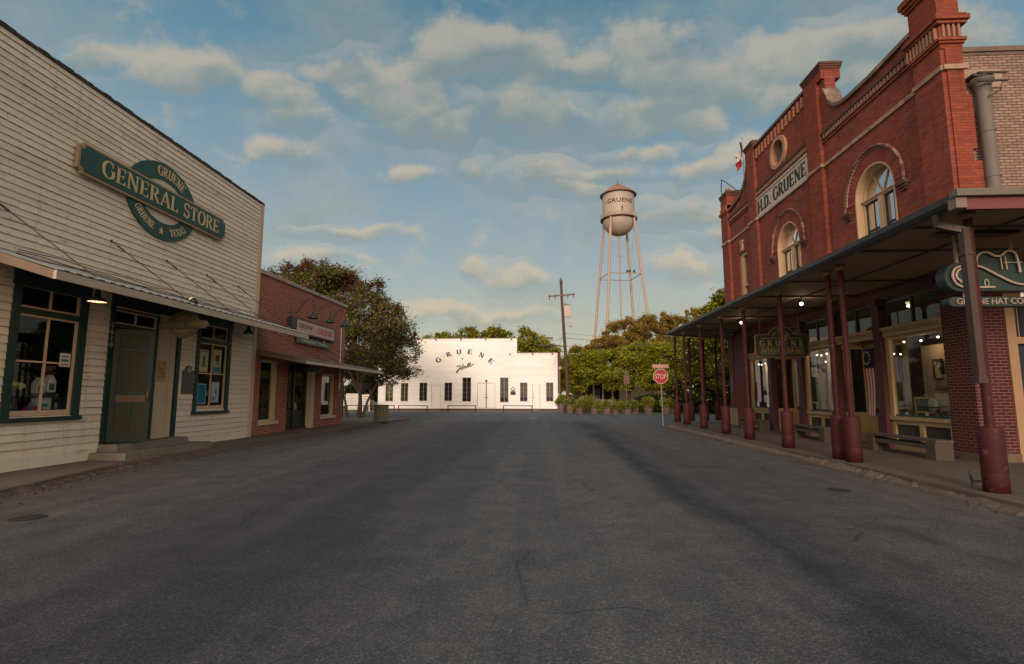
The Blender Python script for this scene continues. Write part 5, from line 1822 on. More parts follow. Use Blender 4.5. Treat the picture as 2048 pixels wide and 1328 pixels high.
# medallion
mo = plate('medallion', [(20.72 + .70 * math.cos(R(a)), 11.42 + .66 * math.sin(R(a))) for a in range(0, 360, 12)], [[(20.72 + .52 * math.cos(R(a)), 11.42 + .50 * math.sin(R(a))) for a in range(0, 360, 12)]], FR, -.18, .10, M('medallion_stone', (.42, .22, .14), .8, var=.25), merc)
MB().prism([(20.72 + .55 * math.cos(R(a)), 11.42 + .55 * math.sin(R(a))) for a in range(0, 360, 15)], FR, -.22, -.16).build('medallion_back', M('medallion_back', (.13, .11, .10), .8, var=.4, s=4), mo)
mb = MB()
sp_ = [FR(20.72 + .22 * math.cos(t * .45), 11.42 + (.05 * t - .42) + .06 * math.sin(t), -.14) for t in range(18)]
mb.tube(sp_, .03, 6)
mb.build('medallion_relief', M('relief_dark', (.05, .05, .05), .7), mo)

# arched windows
def arch_window(yc_, r_, zs, zb):
    # rubbed brick arch ring + label moulding
    ri, ro = r_, r_ + .36
    n = 26
    mb = MB()
    for k in range(n):
        a0, a1 = PI * k / n + .006, PI * (k + 1) / n - .006
        q = [(yc_ - ri * math.cos(a0), zs + ri * math.sin(a0)), (yc_ - ro * math.cos(a0), zs + ro * math.sin(a0)), (yc_ - ro * math.cos(a1), zs + ro * math.sin(a1)), (yc_ - ri * math.cos(a1), zs + ri * math.sin(a1))]
        mb.prism(q, FR, -.05, .02)
    mb.build('arch_ring', M('arch_brick', (.24, .05, .036), .85, island=.25, var=.2), merc)
    mb = MB()
    pts = [FR(yc_ - (ro + .07) * math.cos(PI * k / 28), zs + .02 + (ro + .07) * math.sin(PI * k / 28), .05) for k in range(29)]
    mb.tube([FR(yc_ - ro - .07, zs - .16, .05)] + pts + [FR(yc_ + ro + .07, zs - .16, .05)], .05, 6)
    mb.build('label_moulding', M('label_sooty', (.12, .05, .038), .9, var=.4, s=5, dirt=((.30, .17, .12), .5, .6, 4)), merc)
    mb = MB()
    mb.tube([FR(yc_ - (ro + .015) * math.cos(PI * k / 108), zs + .02 + (ro + .015) * math.sin(PI * k / 108), .03) for k in range(109)], [.026 if k % 3 else .010 for k in range(109)], 6)
    mb.build('label_beads', M('bead_buff', (.38, .22, .16), .9, var=.3), merc)
    for s_ in (-1, 1):
        a = yc_ + s_ * (ro + .0)
        mb = MB()
        boxR(mb, a - .20, a + .20, zs - .26, zs - .17, 0, .14)
        boxR(mb, a - .16, a + .16, zs - .33, zs - .26, 0, .10)
        boxR(mb, a - .12, a + .12, zs - .40, zs - .33, 0, .06)
        mb.build('label_stop', M_CAP, merc)
    # timber frame
    fo, fi = r_ - .002, r_ - .055
    MT = M('window_tan_frame', (.52, .35, .21), .6, var=.12)
    o1 = archpts(yc_, fo, zs, zb)
    i1 = archpts(yc_, fi, zs, zb + .05)
    wi = plate('arched_window', o1, [i1], FR, -.34, .012, MT, merc)
    plate('arch_casing', archpts(yc_, fi - .001, zs, zb), [archpts(yc_, fi - .05, zs, zb + .06)], FR, -.33, -.20, MT, wi)
    fi -= .05
    mb = MB()
    boxR(mb, yc_ - fi, yc_ + fi, zs - .07, zs + .0, -.30, -.17)
    boxR(mb, yc_ - fi - .04, yc_ + fi + .04, zs - .015, zs + .02, -.30, -.12)
    mb.build('transom_bar', MT, wi)
    mb = MB()
    boxR(mb, yc_ - .085, yc_ + .085, zb, zs - .07, -.30, -.15)
    mb.build('mullion', MT, wi)
    for ang in (62, 118):
        e = (yc_ + fi * math.cos(R(ang)), zs + fi * math.sin(R(ang)))
        MB().bar(FR(yc_, zs + .02, -.25), FR(e[0], e[1], -.25), .022, .03, upv=(1, 0, 0)).build('fan_bar', MT, wi)
    mb = MB()
    for s_ in (-1, 1):
        a0, a1 = sorted((yc_ + s_ * .085, yc_ + s_ * fi))
        framed = [(a0, a0 + .022, zb, zs - .07), (a1 - .022, a1, zb, zs - .07), (a0, a1, 6.50, 6.56), (a0, a1, zs - .10, zs - .07), ((a0 + a1) / 2 - .009, (a0 + a1) / 2 + .009, zb, zs - .08)]
        for k, q in enumerate(framed):
            boxR(mb, *q, -.285, -.235 - .004 * k)
    mb.build('sash', M('sash_dark', (.035, .035, .035), .5), wi)
    mb = MB()
    for k in range(3):
        xs = FR(0, 0, -.22 - .0 * k)[0]
    mb.quad(FR(yc_ - fi - .02, zb, -.27), FR(yc_ + fi + .02, zb, -.27), FR(yc_ + fi + .02, zs + fi + .02, -.27), FR(yc_ - fi - .02, zs + fi + .02, -.27))
    mb.build('pane', GLASS_UP, wi)
    mb = MB()
    boxR(mb, yc_ - 1.2, yc_ + 1.2, zb - .2, zs + 1.2, -1.2, -1.1)
    mb.build('curtain_back', M('dim_curtain', (.12, .12, .13), .9), wi)
    mb = MB()
    boxR(mb, yc_ - fi, yc_ + fi, 6.75, zs - .05, -.42, -.40)
    mb.build('blind', M('pale_blind', (.42, .45, .48), .9), wi)


arch_window(*W1)
arch_window(*W2)
mb = MB()
for q in ((24.5, 24.62, 5.5, 8.42), (25.17, 25.45, 5.5, 8.42), (24.62, 25.17, 8.28, 8.42), (24.62, 25.17, 6.78, 6.84)):
    boxR(mb, *q, -.3, -.08)
ws = mb.build('narrow_window', MATS['window_tan_frame'], merc)
mb = MB(); boxR(mb, 24.6, 25.2, 5.5, 8.3, -.26, -.22); mb.build('pane', M('dark_pane', (.02, .022, .028), .15), ws)
mb = MB(); boxR(mb, 24.85, 25.1, 8.50, 8.95, -.01, .05); boxR(mb, 24.8, 25.15, 8.92, 9.0, -.01, .08); mb.build('keystone', M('keystone_tan', (.45, .29, .18), .8), ws)
# sign set in the wall
sgn = T('wall_sign', 'weathered white board lettered H.D. GRUENE in black between brick piers', 'sign', (RX, 20.7, 9.9))
mb = MB(); boxR(mb, 18.46, 23.08, 9.42, 10.28, .01, .05); mb.build('board', M('weathered_white_board', (.50, .43, .37), .8, var=.15, fine=.15, fs=20, dirt=((.30, .22, .18), .55, .8, 4)), sgn)
mb = MB()
framed = [(18.44, 23.1, 9.36, 9.45), (18.44, 23.1, 10.25, 10.34), (18.42, 18.5, 9.45, 10.25), (23.04, 23.12, 9.45, 10.25)]
for q in framed: boxR(mb, *q, .0, .08)
mb.build('frame', M('sign_frame_grey', (.42, .35, .29), .8, var=.2), sgn)
FSG = lambda cy_, cz_, dd=.05: (lambda a, b_, d: (RX - dd - d, cy_ - a, cz_ + b_))
serif_text('H.D. GRUENE', FSG(20.78, 9.60), .52, M('worn_black_letters', (.030, .025, .024), .7, dirt=((.3, .24, .2), .66, .72, 12)), 'lettering', sgn, width=4.2, weight=1.55)

# pink painted south wall with coping
SY = YN + .12
mb = MB().box(RX + .36, 22, SY, SY + .25, 4.4, 9.86)
mb.build('painted_side_wall', BR_PINK, merc)
mb = MB().box(RX + .40, 22, SY - .06, SY + .3, 9.86, 9.98).box(RX + .42, 22, SY - .02, SY + .26, 9.78, 9.862)
mb.build('side_coping', M('side_coping_sooty', (.15, .10, .08), .9, var=.5, s=3), merc)
MB().box(RX + .30, 22, SY + .25, YF, 9.3, 9.4).build('roof', M_METALROOF, merc)
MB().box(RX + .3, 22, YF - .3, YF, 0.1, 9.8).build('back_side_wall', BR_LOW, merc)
mb = MB().box(RX + .37, RX + 1.35, SY - .02, SY, 8.95, 9.42).box(RX + .40, RX + .72, SY - .02, SY, 8.25, 8.95)
mb.build('render_patch', M('pale_render', (.30, .21, .165), .85, var=.12, s=4), merc)
mb = MB()
px_ = RX + .70
mb.cyl((px_, SY - .22, 4.7), (px_, SY - .22, 8.75), .135, n=20)
for z in (5.6, 6.6, 7.7):
    mb.cyl((px_, SY - .22, z), (px_, SY - .22, z + .03), .148, n=20)
mb.lathe((px_, SY - .22, 8.7), [(.135, 0), (.16, .1), (.20, .22), (.23, .25), (.23, .33), (.17, .33)], 4 * 5)
dpipe = mb.build('downpipe', M('grey_downpipe', (.15, .125, .11), .7, metal=.1, var=.2, s=2, fine=.12, fs=14, dirt=((.14, .10, .09), .55, .8, 2)), merc)
mb = MB().box(px_ - .3, px_ + .36, SY - .50, SY - .46, 9.02, 9.06).box(px_ - .3, px_ + .36, SY - .5, SY - .46, 8.82, 8.86).tube([(px_ + .25, SY - .48, 8.85), (px_ + .18, SY - .45, 8.6), (px_ - .05, SY - .4, 8.5)], .012, 5)
mb.box(px_ - .25, px_ - .02, SY - .3, SY, 9.08, 9.14)
mb.build('pipe_bracket', M_IRON, merc)
mb = MB().tube([(RX + .53, SY - .05, 4.7), (RX + .50, SY - .05, 6.5), (RX + .47, SY - .05, 8.5)], .025, 8)
mb.build('thin_pipe', M('thin_brown_pipe', (.22, .13, .08), .5), merc)
mb = MB().cyl((11.35, 12.0, 4.7), (11.35, 12.0, 5.6), .012, n=6).cyl((11.33, 12.0, 5.6), (11.30, 12.0, 6.0), .022, n=8)
tag(mb.build('antenna', M('antenna_pale', (.45, .38, .25), .5)), 'thin pale antenna standing on the porch roof before the pink wall', 'antenna')

# ---- ground floor
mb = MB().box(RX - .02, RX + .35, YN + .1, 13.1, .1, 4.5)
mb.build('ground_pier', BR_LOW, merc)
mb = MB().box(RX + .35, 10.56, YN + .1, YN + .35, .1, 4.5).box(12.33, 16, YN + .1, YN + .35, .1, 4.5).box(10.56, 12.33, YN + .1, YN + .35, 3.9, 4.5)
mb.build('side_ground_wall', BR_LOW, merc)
MB().box(RX - .10, RX - .02, YN + .1, 13.1, .1, .30).build('plinth', MATS.get('plinth_buff') or M('plinth_buff', (.13, .088, .06), .9, var=.2), merc)
MB().box(RX - .08, 10.55, YN + .02, YN + .1, .1, .32).build('plinth', M('plinth_buff', (.13, .088, .06), .9, var=.2), merc)
mb = MB().box(RX - .05, RX + .35, 25.25, YF, .1, 4.5).box(RX - .08, RX + .38, 26.7, YF + .03, .9, 4.5)
mb.build('ground_pier', M('far_pier_red', (.13, .035, .03), .8, var=.2), merc)
mb = MB().box(RX - .12, RX + .5, 26.55, YF + .1, .1, .95)
mb.build('stone_block', M('buff_stone_block', (.30, .23, .16), .9, var=.2, s=3), merc)
# side door at far right
mb = MB()
sy0 = YN + .06
for q in ((10.56, 10.76, .13, 3.9), (12.13, 12.33, .13, 3.9), (10.76, 12.13, 2.75, 2.9), (10.76, 12.13, 3.78, 3.9)):
    mb.box(q[0], q[1], sy0, sy0 + .15, q[2], q[3])
for k in range(6):
    mb.box(10.85 + k * .22, 10.87 + k * .22, sy0 + .05, sy0 + .08, 2.9, 3.78)
sdoor = mb.build('side_door', M('tan_door_frame', (.36, .22, .12), .6, var=.15), merc)
MB().box(10.73, 12.18, sy0 + .16, sy0 + .2, .13, 3.9).build('door_leaf', M('navy_door', (.012, .016, .03), .4), sdoor)

# storefront bays: (y0, y1, kind)
M_GRILLE = M('dark_grille_board', (.05, .05, .035), .8, var=.3, fine=.3, fs=30)


def iron_pillar(yc_, wd=.32):
    mb = MB()
    boxR(mb, yc_ - wd / 2, yc_ + wd / 2, .13, 4.32, -.2, .06)
    boxR(mb, yc_ - wd / 2 - .05, yc_ + wd / 2 + .05, .13, .28, -.22, .11)
    boxR(mb, yc_ - wd / 2 - .03, yc_ + wd / 2 + .03, .28, 1.0, -.22, .09)
    boxR(mb, yc_ - wd / 2 - .03, yc_ + wd / 2 + .03, 1.0, 1.08, -.22, .10)
    for k in range(3):
        boxR(mb, yc_ - wd / 2 - .02 * k, yc_ + wd / 2 + .02 * k, 4.05 + k * .09, 4.14 + k * .09, -.2, .08 + .03 * k)
    mb.build('iron_pillar', M_OXRED2, merc)


for yc_ in (15.52, 17.85, 20.12, 22.72, 25.2):
    iron_pillar(yc_)
mb = MB(); boxR(mb, 13.1, 25.25, 4.34, 4.52, -.3, .12); boxR(mb, 13.1, 25.25, 4.30, 4.34, -.25, .03); mb.build('iron_beam', M_OXRED2, merc)


def transom(y0, y1, x_in=-.10):
    mb = MB()
    boxR(mb, y0, y1, 3.24, 3.42, x_in - .06, x_in + .10)
    boxR(mb, y0, y1, 3.42, 3.50, x_in - .06, x_in + .17)
    k = y0 + .03
    while k < y1 - .05:
        boxR(mb, k, k + .035, 3.35, 3.42, x_in + .10, x_in + .15)
        k += .075
    c = mb.build('dentil_cornice', M_YEL, merc)
    mb = MB()
    n_ = 2 if y1 - y0 > 1.6 else 1
    boxR(mb, y0, y1, 4.22, 4.30, x_in - .05, x_in + .02)
    for i in range(n_ + 1):
        a = y0 + (y1 - y0 - .05) * i / n_
        boxR(mb, a, a + .05, 3.50, 4.22, x_in - .05, x_in + .02)
    t = mb.build('transom_frame', M('transom_frame_dark', (.03, .035, .03), .5), merc)
    MB().quad(FR(y0, 3.5, x_in - .02), FR(y1, 3.5, x_in - .02), FR(y1, 4.25, x_in - .02), FR(y0, 4.25, x_in - .02)).build('pane', GLASS, t)


def show_window(y0, y1, x_in=-.10, bulk=True):
    mb = MB()
    boxR(mb, y0, y0 + .09, 1.0, 3.24, x_in - .06, x_in + .05)
    boxR(mb, y1 - .16, y1, 1.0, 3.24, x_in - .06, x_in + .05)
    boxR(mb, y0 + .09, y1 - .16, 3.16, 3.24, x_in - .05, x_in + .03)
    boxR(mb, y0 - .02, y1 + .02, .92, 1.02, x_in - .06, x_in + .10)
    boxR(mb, y0, y1, .13, .24, x_in - .06, x_in + .05)
    m3 = (y0 + y1) / 2
    for a in (y0, m3 - .08, y1 - .14):
        boxR(mb, a, a + .15, .24, .92, x_in - .06, x_in + .04)
    boxR(mb, y0 + .1, y1 - .1, .80, .92, x_in - .06, x_in + .03)
    f = mb.build('show_window', M_YEL, merc)
    mb = MB()
    boxR(mb, y0 + .09, y1 - .16, 1.02, 1.07, x_in - .02, x_in + .02)
    mb.build('sill', M_GREEN, f)
    mb = MB()
    boxR(mb, y0 + .02, y1 - .02, .24, .82, x_in - .05, x_in - .03)
    k = y0 + .1
    while k < y1 - .1:
        boxR(mb, k, k + .018, .26, .80, x_in - .03, x_in - .01)
        k += .06
    mb.build('vent_grille', M_GRILLE, f)
    MB().quad(FR(y0 + .05, 1.0, x_in - .02), FR(y1 - .1, 1.0, x_in - .02), FR(y1 - .1, 3.2, x_in - .02), FR(y0 + .05, 3.2, x_in - .02)).build('pane', GLASS, f)


def shop_entry(y0, y1, x_in=-.85):
    """set-back glazed double door"""
    mb = MB()
    boxR(mb, y0, y0 + .1, .13, 3.24, x_in - .06, x_in + .05)
    boxR(mb, y1 - .1, y1, .13, 3.24, x_in - .06, x_in + .05)
    boxR(mb, y0 + .1, y1 - .1, .13, .95, x_in - .05, x_in + .02)
    boxR(mb, y0 + .1, y1 - .1, 3.10, 3.24, x_in - .05, x_in + .03)
    m3 = (y0 + y1) / 2
    boxR(mb, m3 - .06, m3 + .06, .95, 3.1, x_in - .05, x_in + .04)
    boxR(mb, y0 + .2, m3 - .15, .3, .8, x_in + .02, x_in + .035)
    boxR(mb, m3 + .15, y1 - .2, .3, .8, x_in + .02, x_in + .035)
    # side returns of the recess
    for a in (y0 - .02, y1 - .06):
        boxR(mb, a, a + .08, .13, .95, x_in + .05, -.15)
        boxR(mb, a, a + .08, .95, 1.05, x_in + .05, -.15)
        boxR(mb, a, a + .08, 3.1, 3.3, x_in + .05, -.15)
    e = mb.build('entry_door', M_YEL, merc)
    MB().quad(FR(y0, .95, x_in), FR(y1, .95, x_in), FR(y1, 3.2, x_in), FR(y0, 3.2, x_in)).build('pane', GLASS, e)
    for a in (y0 + .02, y1 - .02):
        MB().quad(FR(a, 1.05, x_in), FR(a, 1.05, -.15), FR(a, 3.1, -.15), FR(a, 3.1, x_in)).build('side_pane', GLASS, e)


for y0, y1, kd in ((13.1, 15.34, 'w'), (15.70, 17.68, 'e'), (18.02, 19.94, 'w'), (20.3, 22.54, 'e'), (22.9, 25.02, 'w')):
    transom(y0, y1)
    (show_window if kd == 'w' else shop_entry)(y0, y1)
# shop room
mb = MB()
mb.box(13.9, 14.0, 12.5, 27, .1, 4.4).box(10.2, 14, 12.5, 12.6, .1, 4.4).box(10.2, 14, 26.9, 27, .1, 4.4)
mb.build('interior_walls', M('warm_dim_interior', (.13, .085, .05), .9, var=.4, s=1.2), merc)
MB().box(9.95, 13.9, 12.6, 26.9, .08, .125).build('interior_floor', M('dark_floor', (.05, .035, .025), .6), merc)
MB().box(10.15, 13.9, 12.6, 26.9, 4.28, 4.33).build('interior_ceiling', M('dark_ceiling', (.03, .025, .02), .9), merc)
mb = MB()
for y0, y1 in ((13.2, 15.3), (18.1, 19.9), (22.9, 25.0)):
    mb.box(9.98, 10.9, y0, y1, .9, .98)
mb.build('window_platform', M('platform_green', (.03, .045, .035), .7), merc)

# ---- porch canopy
can = T('porch_canopy', 'long flat porch canopy with dark gutter wrapping round the brick building', 'canopy', (7.5, 18, 4.5))
EX0, EX1 = 6.46, 6.86          # street edge at near / far end
cx_ = lambda y: EX0 + (EX1 - EX0) * (y - 8.0) / 20.0
cz_ = lambda y: 4.50 + .012 * (y - 8.0)
pl = [(cx_(8) + .1, 8.05), (16, 8.05), (16, YN), (RX - .0, YN), (RX - .0, YF), (RX + .0, YF + .02), (16, YF + .02), (16, 30.3), (9.4, 29.6), (cx_(28) + .1, 28.0)]
FCz = lambda dz: (lambda a, b_, d: (a, b_, cz_(b_) + dz + d))
def canopy_slab(nm, dz0, dz1, mat, inset=0):
    mb = MB()
    rects = [((cx_(8.05) + .1, 8.05), (RX, 8.05), (RX, YN), (cx_(YN) + .1, YN)), ((RX, 8.05), (16, 8.05), (16, YN), (RX, YN)),
             ((cx_(YN) + .1, YN), (RX - .0, YN), (RX - .0, YF), (cx_(YF) + .1, YF)), ((cx_(YF) + .1, YF), (RX, YF), (RX, 29.5), (cx_(28) + .12, 28.0)), ((RX, YF), (16, YF), (16, 30.6), (RX, 29.5))]
    for q in rects:
        bot = [(a, b_, cz_(b_) + dz0) for a, b_ in q]
        tp = [(a, b_, cz_(b_) + dz1) for a, b_ in q]
        mb.hexa(bot + tp)
    return mb.build(nm, mat, can)


canopy_slab('soffit', .05, .075, M_SOFFIT)
canopy_slab('roof', .12, .24, M('canopy_roof_metal', (.18, .19, .19), .5, metal=.4))
for y in (9.3, 10.9, 14.0, 16.3, 18.6, 20.9, 23.2, 25.5):
    MB().bar((cx_(y) + .12, y, cz_(y) + .03), (RX - .01, y, cz_(y) + .03), .04, .045).build('cross_batten', M('batten', (.10, .08, .055), .8), can)
mb = MB()
for y0, y1 in ((8.2, YN - .1), (YN, 20), (20, 27.8)):
    mb.bar((cx_(y0) + 1.6, y0, cz_(y0) + .035), (cx_(y1) + 1.6, y1, cz_(y1) + .035), .035, .035)
mb.build('long_batten', M('batten', (.10, .08, .055), .8), can)
# gutter: half-round over a fascia
gut = MB()
prof = [(-.02, .02), (-.11, .0), (-.16, .06), (-.175, .15), (-.15, .155), (-.14, .08), (-.10, .03), (-.02, .05)]
ys = [8.0, 14, 20, 28.05]
rings = []
for y in ys:
    rings.append([(cx_(y) + .06 + a, y, cz_(y) + .02 + b_) for a, b_ in prof])
vs = [p for r_ in rings for p in r_]
n = len(prof)
fs = [(i * n + k, i * n + (k + 1) % n, (i + 1) * n + (k + 1) % n, (i + 1) * n + k) for i in range(len(ys) - 1) for k in range(n)]
gut._add(vs, fs + [tuple(range(n)), tuple(range((len(ys) - 1) * n, len(ys) * n))])
gut.build('gutter', M_GUTTER, can)
mb = MB().bar((cx_(8) + .08, 8.02, cz_(8) + .11), (cx_(28) + .08, 28.02, cz_(28) + .11), .05, .20)
mb.build('fascia', M('canopy_fascia', (.14, .085, .065), .6), can)
MB().box(cx_(8) + .02, 16, 7.96, 8.03, 4.40, 4.585).build('south_fascia', M('pinkish_red_fascia', (.15, .035, .034), .5, var=.12), can)
MB().box(cx_(8) - .16, 16, 7.88, 8.03, 4.59, 4.70).build('south_gutter', M('olive_gutter', (.13, .11, .085), .5), can)
mb = MB().box(cx_(8) - .14, cx_(8) + .02, 7.94, 8.1, 4.42, 4.585)
mb.build('gutter_corner', M('gutter_corner_tan', (.17, .13, .10), .5), can)
mb = MB().bar((cx_(28) + .1, 28.0, cz_(28) + .12), (9.8, 29.5, cz_(29.5) + .10), .06, .22).bar((9.8, 29.5, cz_(29.5) + .10), (16, 30.6, cz_(30.6) + .10), .06, .22)
mb.build('north_fascia', M('canopy_fascia', (.14, .085, .065), .6), can)
# downspout at the near corner
ds = T('downspout', 'brown square downspout hanging beside the nearest porch post', 'downspout', (6.6, 8.3, 4.3))
mb = MB()
mb.bar((6.44, 8.5, 4.50), (6.46, 8.5, 4.32), .09, .11, upv=(0, 1, 0)).bar((6.42, 8.5, 4.33), (6.78, 8.42, 4.20), .10, .10).bar((6.765, 8.42, 4.24), (6.775, 8.42, 1.80), .10, .115, upv=(0, 1, 0))
mb.build('pipe', M('brown_downspout', (.06, .033, .028), .45, metal=.2, var=.2), ds)
MB().box(6.705, 6.845, 8.35, 8.49, 1.78, 1.88).build('collar', M('collar_dark', (.05, .028, .028), .5), ds)
MB().box(6.700, 6.840, 8.352, 8.488, 3.8, 3.84).build('strap', M('collar_dark', (.05, .028, .028), .5), ds)

# posts
post_lab = ['nearest dark red porch post, with the brown downspout beside it', 'nearer of the two dark red porch posts that stand close together', 'farther of the two dark red porch posts that stand close together',
            'porch post just beyond the pair, in front of the antique sign', 'porch post left of the antique sign', 'second porch post left of the antique sign', 'third porch post left of the antique sign',
            'next to last porch post along the kerb, by the far corner', 'last porch post at the far kerb corner, nearest the stop sign']
post_xy = [(6.95, 8.55), (6.95, 12.16), (6.95, 12.70), (6.95, 15.25), (6.95, 17.95), (6.95, 20.16), (6.95, 22.8), (7.0, 25.55), (7.05, 27.45)]
p0 = T('porch_post', post_lab[0], 'post', (6.95, 8.55, .13), 'dark red porch posts')
MB().cyl((6.95, 8.55, 1.0), (6.95, 8.55, 4.53), .062, n=20).build('pole', M_OXRED, p0)
mb = MB().lathe((6.95, 8.55, .11), [(.001, 0), (.164, 0), (.163, .30), (.161, .31), (.164, .32), (.163, .985), (.156, 1.0), (.065, 1.0)], 32)
mb.build('base_drum', M_OXRED, p0)
mb = MB().lathe((6.95, 8.55, 4.43), [(.073, 0), (.10, .03), (.12, .10), (.001, .10)], 16)
mb.build('cap', M('post_cap_tan', (.25, .13, .08), .6), p0)
for i, (x, y) in enumerate(post_xy[1:]):
    dup(p0, (x, y, .13 + .006 * (y - 8.55)), post_lab[i + 1])
for i, (x, y, lab) in enumerate(((8.05, 28.45, 'first of the three rear porch posts beyond the building'), (8.95, 28.95, 'middle of the three rear porch posts beyond the building'), (9.75, 29.35, 'rear porch post closest to the far brick pier'))):
    dup(p0, (x, y, .26), lab)
o = MB().tube([(6.70, 8.50, .30), (6.58, 8.46, .30), (6.52, 8.44, .31), (6.50, 8.44, .42), (6.53, 8.46, .47)], .018, 7).tube([(6.53, 8.44, .31), (6.53, 8.44, .20)], .022, 7).build('hitching_hook', M_BLACK)
tag(o, 'small black iron hook on the drum of the nearest porch post', 'hook')

# benches
M_BENCH = M('bench_grey_wood', (.085, .066, .055), .85, var=.25, fine=.3, fs=16, stretch=(3, .5, 3), island=.15, bump=.4)
M_BLOCK = M('bench_block_wood', (.075, .054, .040), .9, var=.3, fine=.3, fs=14, bump=.5)


def bench(lab, y0, y1, x=9.12):
    t = T('bench', lab, 'bench', (x, (y0 + y1) / 2, .13), 'plank benches along the storefront')
    mb = MB()
    for k in range(3):
        mb.box(x - .20 + k * .135, x - .075 + k * .135, y0, y1, .53, .58)
    mb.build('seat', M_BENCH, t)
    MB().box(x - .16, x + .15, y0 + .15, y1 - .15, .36, .46).build('rail', M_BENCH, t)
    for a in (y0 + .02, y1 - .32):
        MB().box(x - .21, x + .19, a, a + .30, .125, .528).build('block_leg', M_BLOCK, t, bevel=.012)
    return t


bench('nearest plank bench, beside the ground-floor brick pier', 12.45, 15.0)
bench('middle plank bench, behind the paired porch posts', 17.1, 19.4)
bench('farthest plank bench, under the far shop window', 21.9, 24.3)

# ---- canopy lamps
def flood(lab, x, y, lit=True, nm='canopy_lamp'):
    z = cz_(y) + .04
    t = T(nm, lab, 'lamp', (x, y, z), 'lamps under the porch canopy')
    mb = MB().cyl((x, y, z), (x, y, z - .08), .04, n=10).cyl((x, y, z - .06), (x, y - .05, z - .15), .035, .06, 12).cyl((x, y + .07, z - .04), (x, y + .1, z - .13), .03, .05, 10)
    mb.build('housing', M_BLACK, t)
    if lit:
        MB().ball((x, y - .06, z - .17), .055, n=12).build('bulb', M_BULB, t)
        L = bpy.data.lights.new('lamp_light', 'POINT')
        L.energy = 3.5
        L.color = (1, .74, .45)
        L.shadow_soft_size = .06
        lo = bpy.data.objects.new('lamp_light', L)
        COL.objects.link(lo)
        lo.parent = t
        lo.location = (0, -.1, -.27)
    return t


flood('lit twin spot lamp under the canopy, nearer one', 8.3, 16.8)
flood('lit twin spot lamp under the canopy, farther one above the last posts', 8.2, 21.5)
t = T('shade_lamp', 'unlit disc-shaded lamp under the far end of the canopy', 'lamp', (8.6, 25.5, 4.6))
MB().cyl((8.6, 25.5, 4.78), (8.6, 25.5, 4.5), .03, n=8).lathe((8.6, 25.5, 4.40), [(.26, 0), (.24, .03), (.08, .08), (.05, .14), (.001, .14)], 20).build('lamp_shade', M('dull_shade', (.16, .12, .10), .5), t)

# ---- antique company sign
sg = T('antique_sign', 'dark green sign with gold lettering, arched top, hanging under the canopy', 'sign', (8.13, 18.3, 3.4))
ax, az, hw = 8.30, 3.30, .90
prof = [(-hw + .12, -.42), (-.10, -.42), (0, -.48), (.10, -.42), (hw - .12, -.42), (hw - .03, -.36), (hw, -.26), (hw, .28), (hw - .04, .36), (hw - .10, .38), (.42, .38)]
prof += [(.42 * math.cos(R(a)), .38 + .27 * math.sin(R(a))) for a in range(10, 171, 10)]
prof += [(-.42, .38), (-hw + .10, .38), (-hw + .04, .36), (-hw, .28), (-hw, -.26), (-hw + .03, -.36)]
FA = lambda a, b_, d: (ax + a, 18.3 - d, az + b_)
MB().prism(prof, FA, 0, .05).build('border', M('sign_border_brown', (.22, .12, .07), .5), sg)
MB().prism([(a * .965, (b_ - .05) * .94 + .05) for a, b_ in prof], FA, .02, .06).build('board', M('antique_green', (.018, .035, .012), .45, var=.2), sg)
M_AG = M('antique_gold', (.34, .25, .10), .5, var=.15)
mb = MB()
for z in (.23, .22 - .30, -.31):
    fbox(mb, FA, -.72, .72, z, z + .014, .06, .068)
mb.build('rules', M_AG, sg)
serif_text('G', FA, .01, M_AG, 'speck', sg, d=.06) if False else None
for k, ch in enumerate('GRUENE'):
    serif_text(ch, (lambda kk: (lambda a, b_, d: FA(-.66 + kk * .262 + a, -.03 + b_, d)))(k), .20, M_AG, 'lettering', sg, d=.06, depth=.006, weight=1.1)
serif_text('ANTIQUE COMPANY', lambda a, b_, d: FA(a, -.27 + b_, d), .145, M_AG, 'lettering', sg, width=1.44, d=.06, depth=.006, weight=1.1)
mb = MB()
ap = [(.29 * math.cos(R(a)), .25 + .24 * math.sin(R(a))) for a in range(0, 181, 15)]
ribbon(mb, ap, .02, lambda a, b_, d: FA(a, b_, .055 + d), .012)
for q in ([(-.13, .56), (.08, .56), (.06, .50), (-.07, .50)], [(-.07, .50), (.06, .50), (.10, .25), (-.06, .25)], [(.10, .30), (.2, .44), (.17, .25)], [(-.10, .25), (.16, .25), (.14, .17), (-.08, .17)]):
    mb.prism(q, FA, .055, .07)
mb.build('emblem', M('emblem_copper', (.28, .16, .08), .5), sg)
for xx_ in (ax - .70, ax + .62):
    MB().cyl((xx_, 18.27, az + .36), (xx_, 18.27, 4.66), .018 if xx_ < ax else .035, n=8).build('hanging_rod', M('rod_oxblood', (.10, .03, .035), .5), sg)

# ---- hat-shaped neon sign
hs = T('hat_sign', 'dark green hat-shaped neon sign with a lettered bar, hanging at the near canopy end', 'sign', (8.2, 9.6, 4))
HYs = 9.55
FHt = lambda a, b_, d: (8.21 + a, HYs - d, 3.70 + b_)
cap = lambda hw_, hh, n=14: [(-hw_ + hh + hh * math.cos(R(90 + 180 * i / n)), hh * math.sin(R(90 + 180 * i / n))) for i in range(n + 1)] + [(hw_ - hh + hh * math.cos(R(-90 + 180 * i / n)), hh * math.sin(R(-90 + 180 * i / n))) for i in range(n + 1)]
brim = cap(.96, .26)
M_HATG = M('hat_green', (.014, .034, .027), .45, var=.15)
M_HATS = M('hat_side_blue', (.028, .044, .056), .5, var=.2)
crown = [(-.46, .20), (-.42, .38), (-.34, .46), (-.20, .485), (-.05, .46), (.06, .485), (.20, .49), (.31, .44), (.36, .32), (.42, .20)]
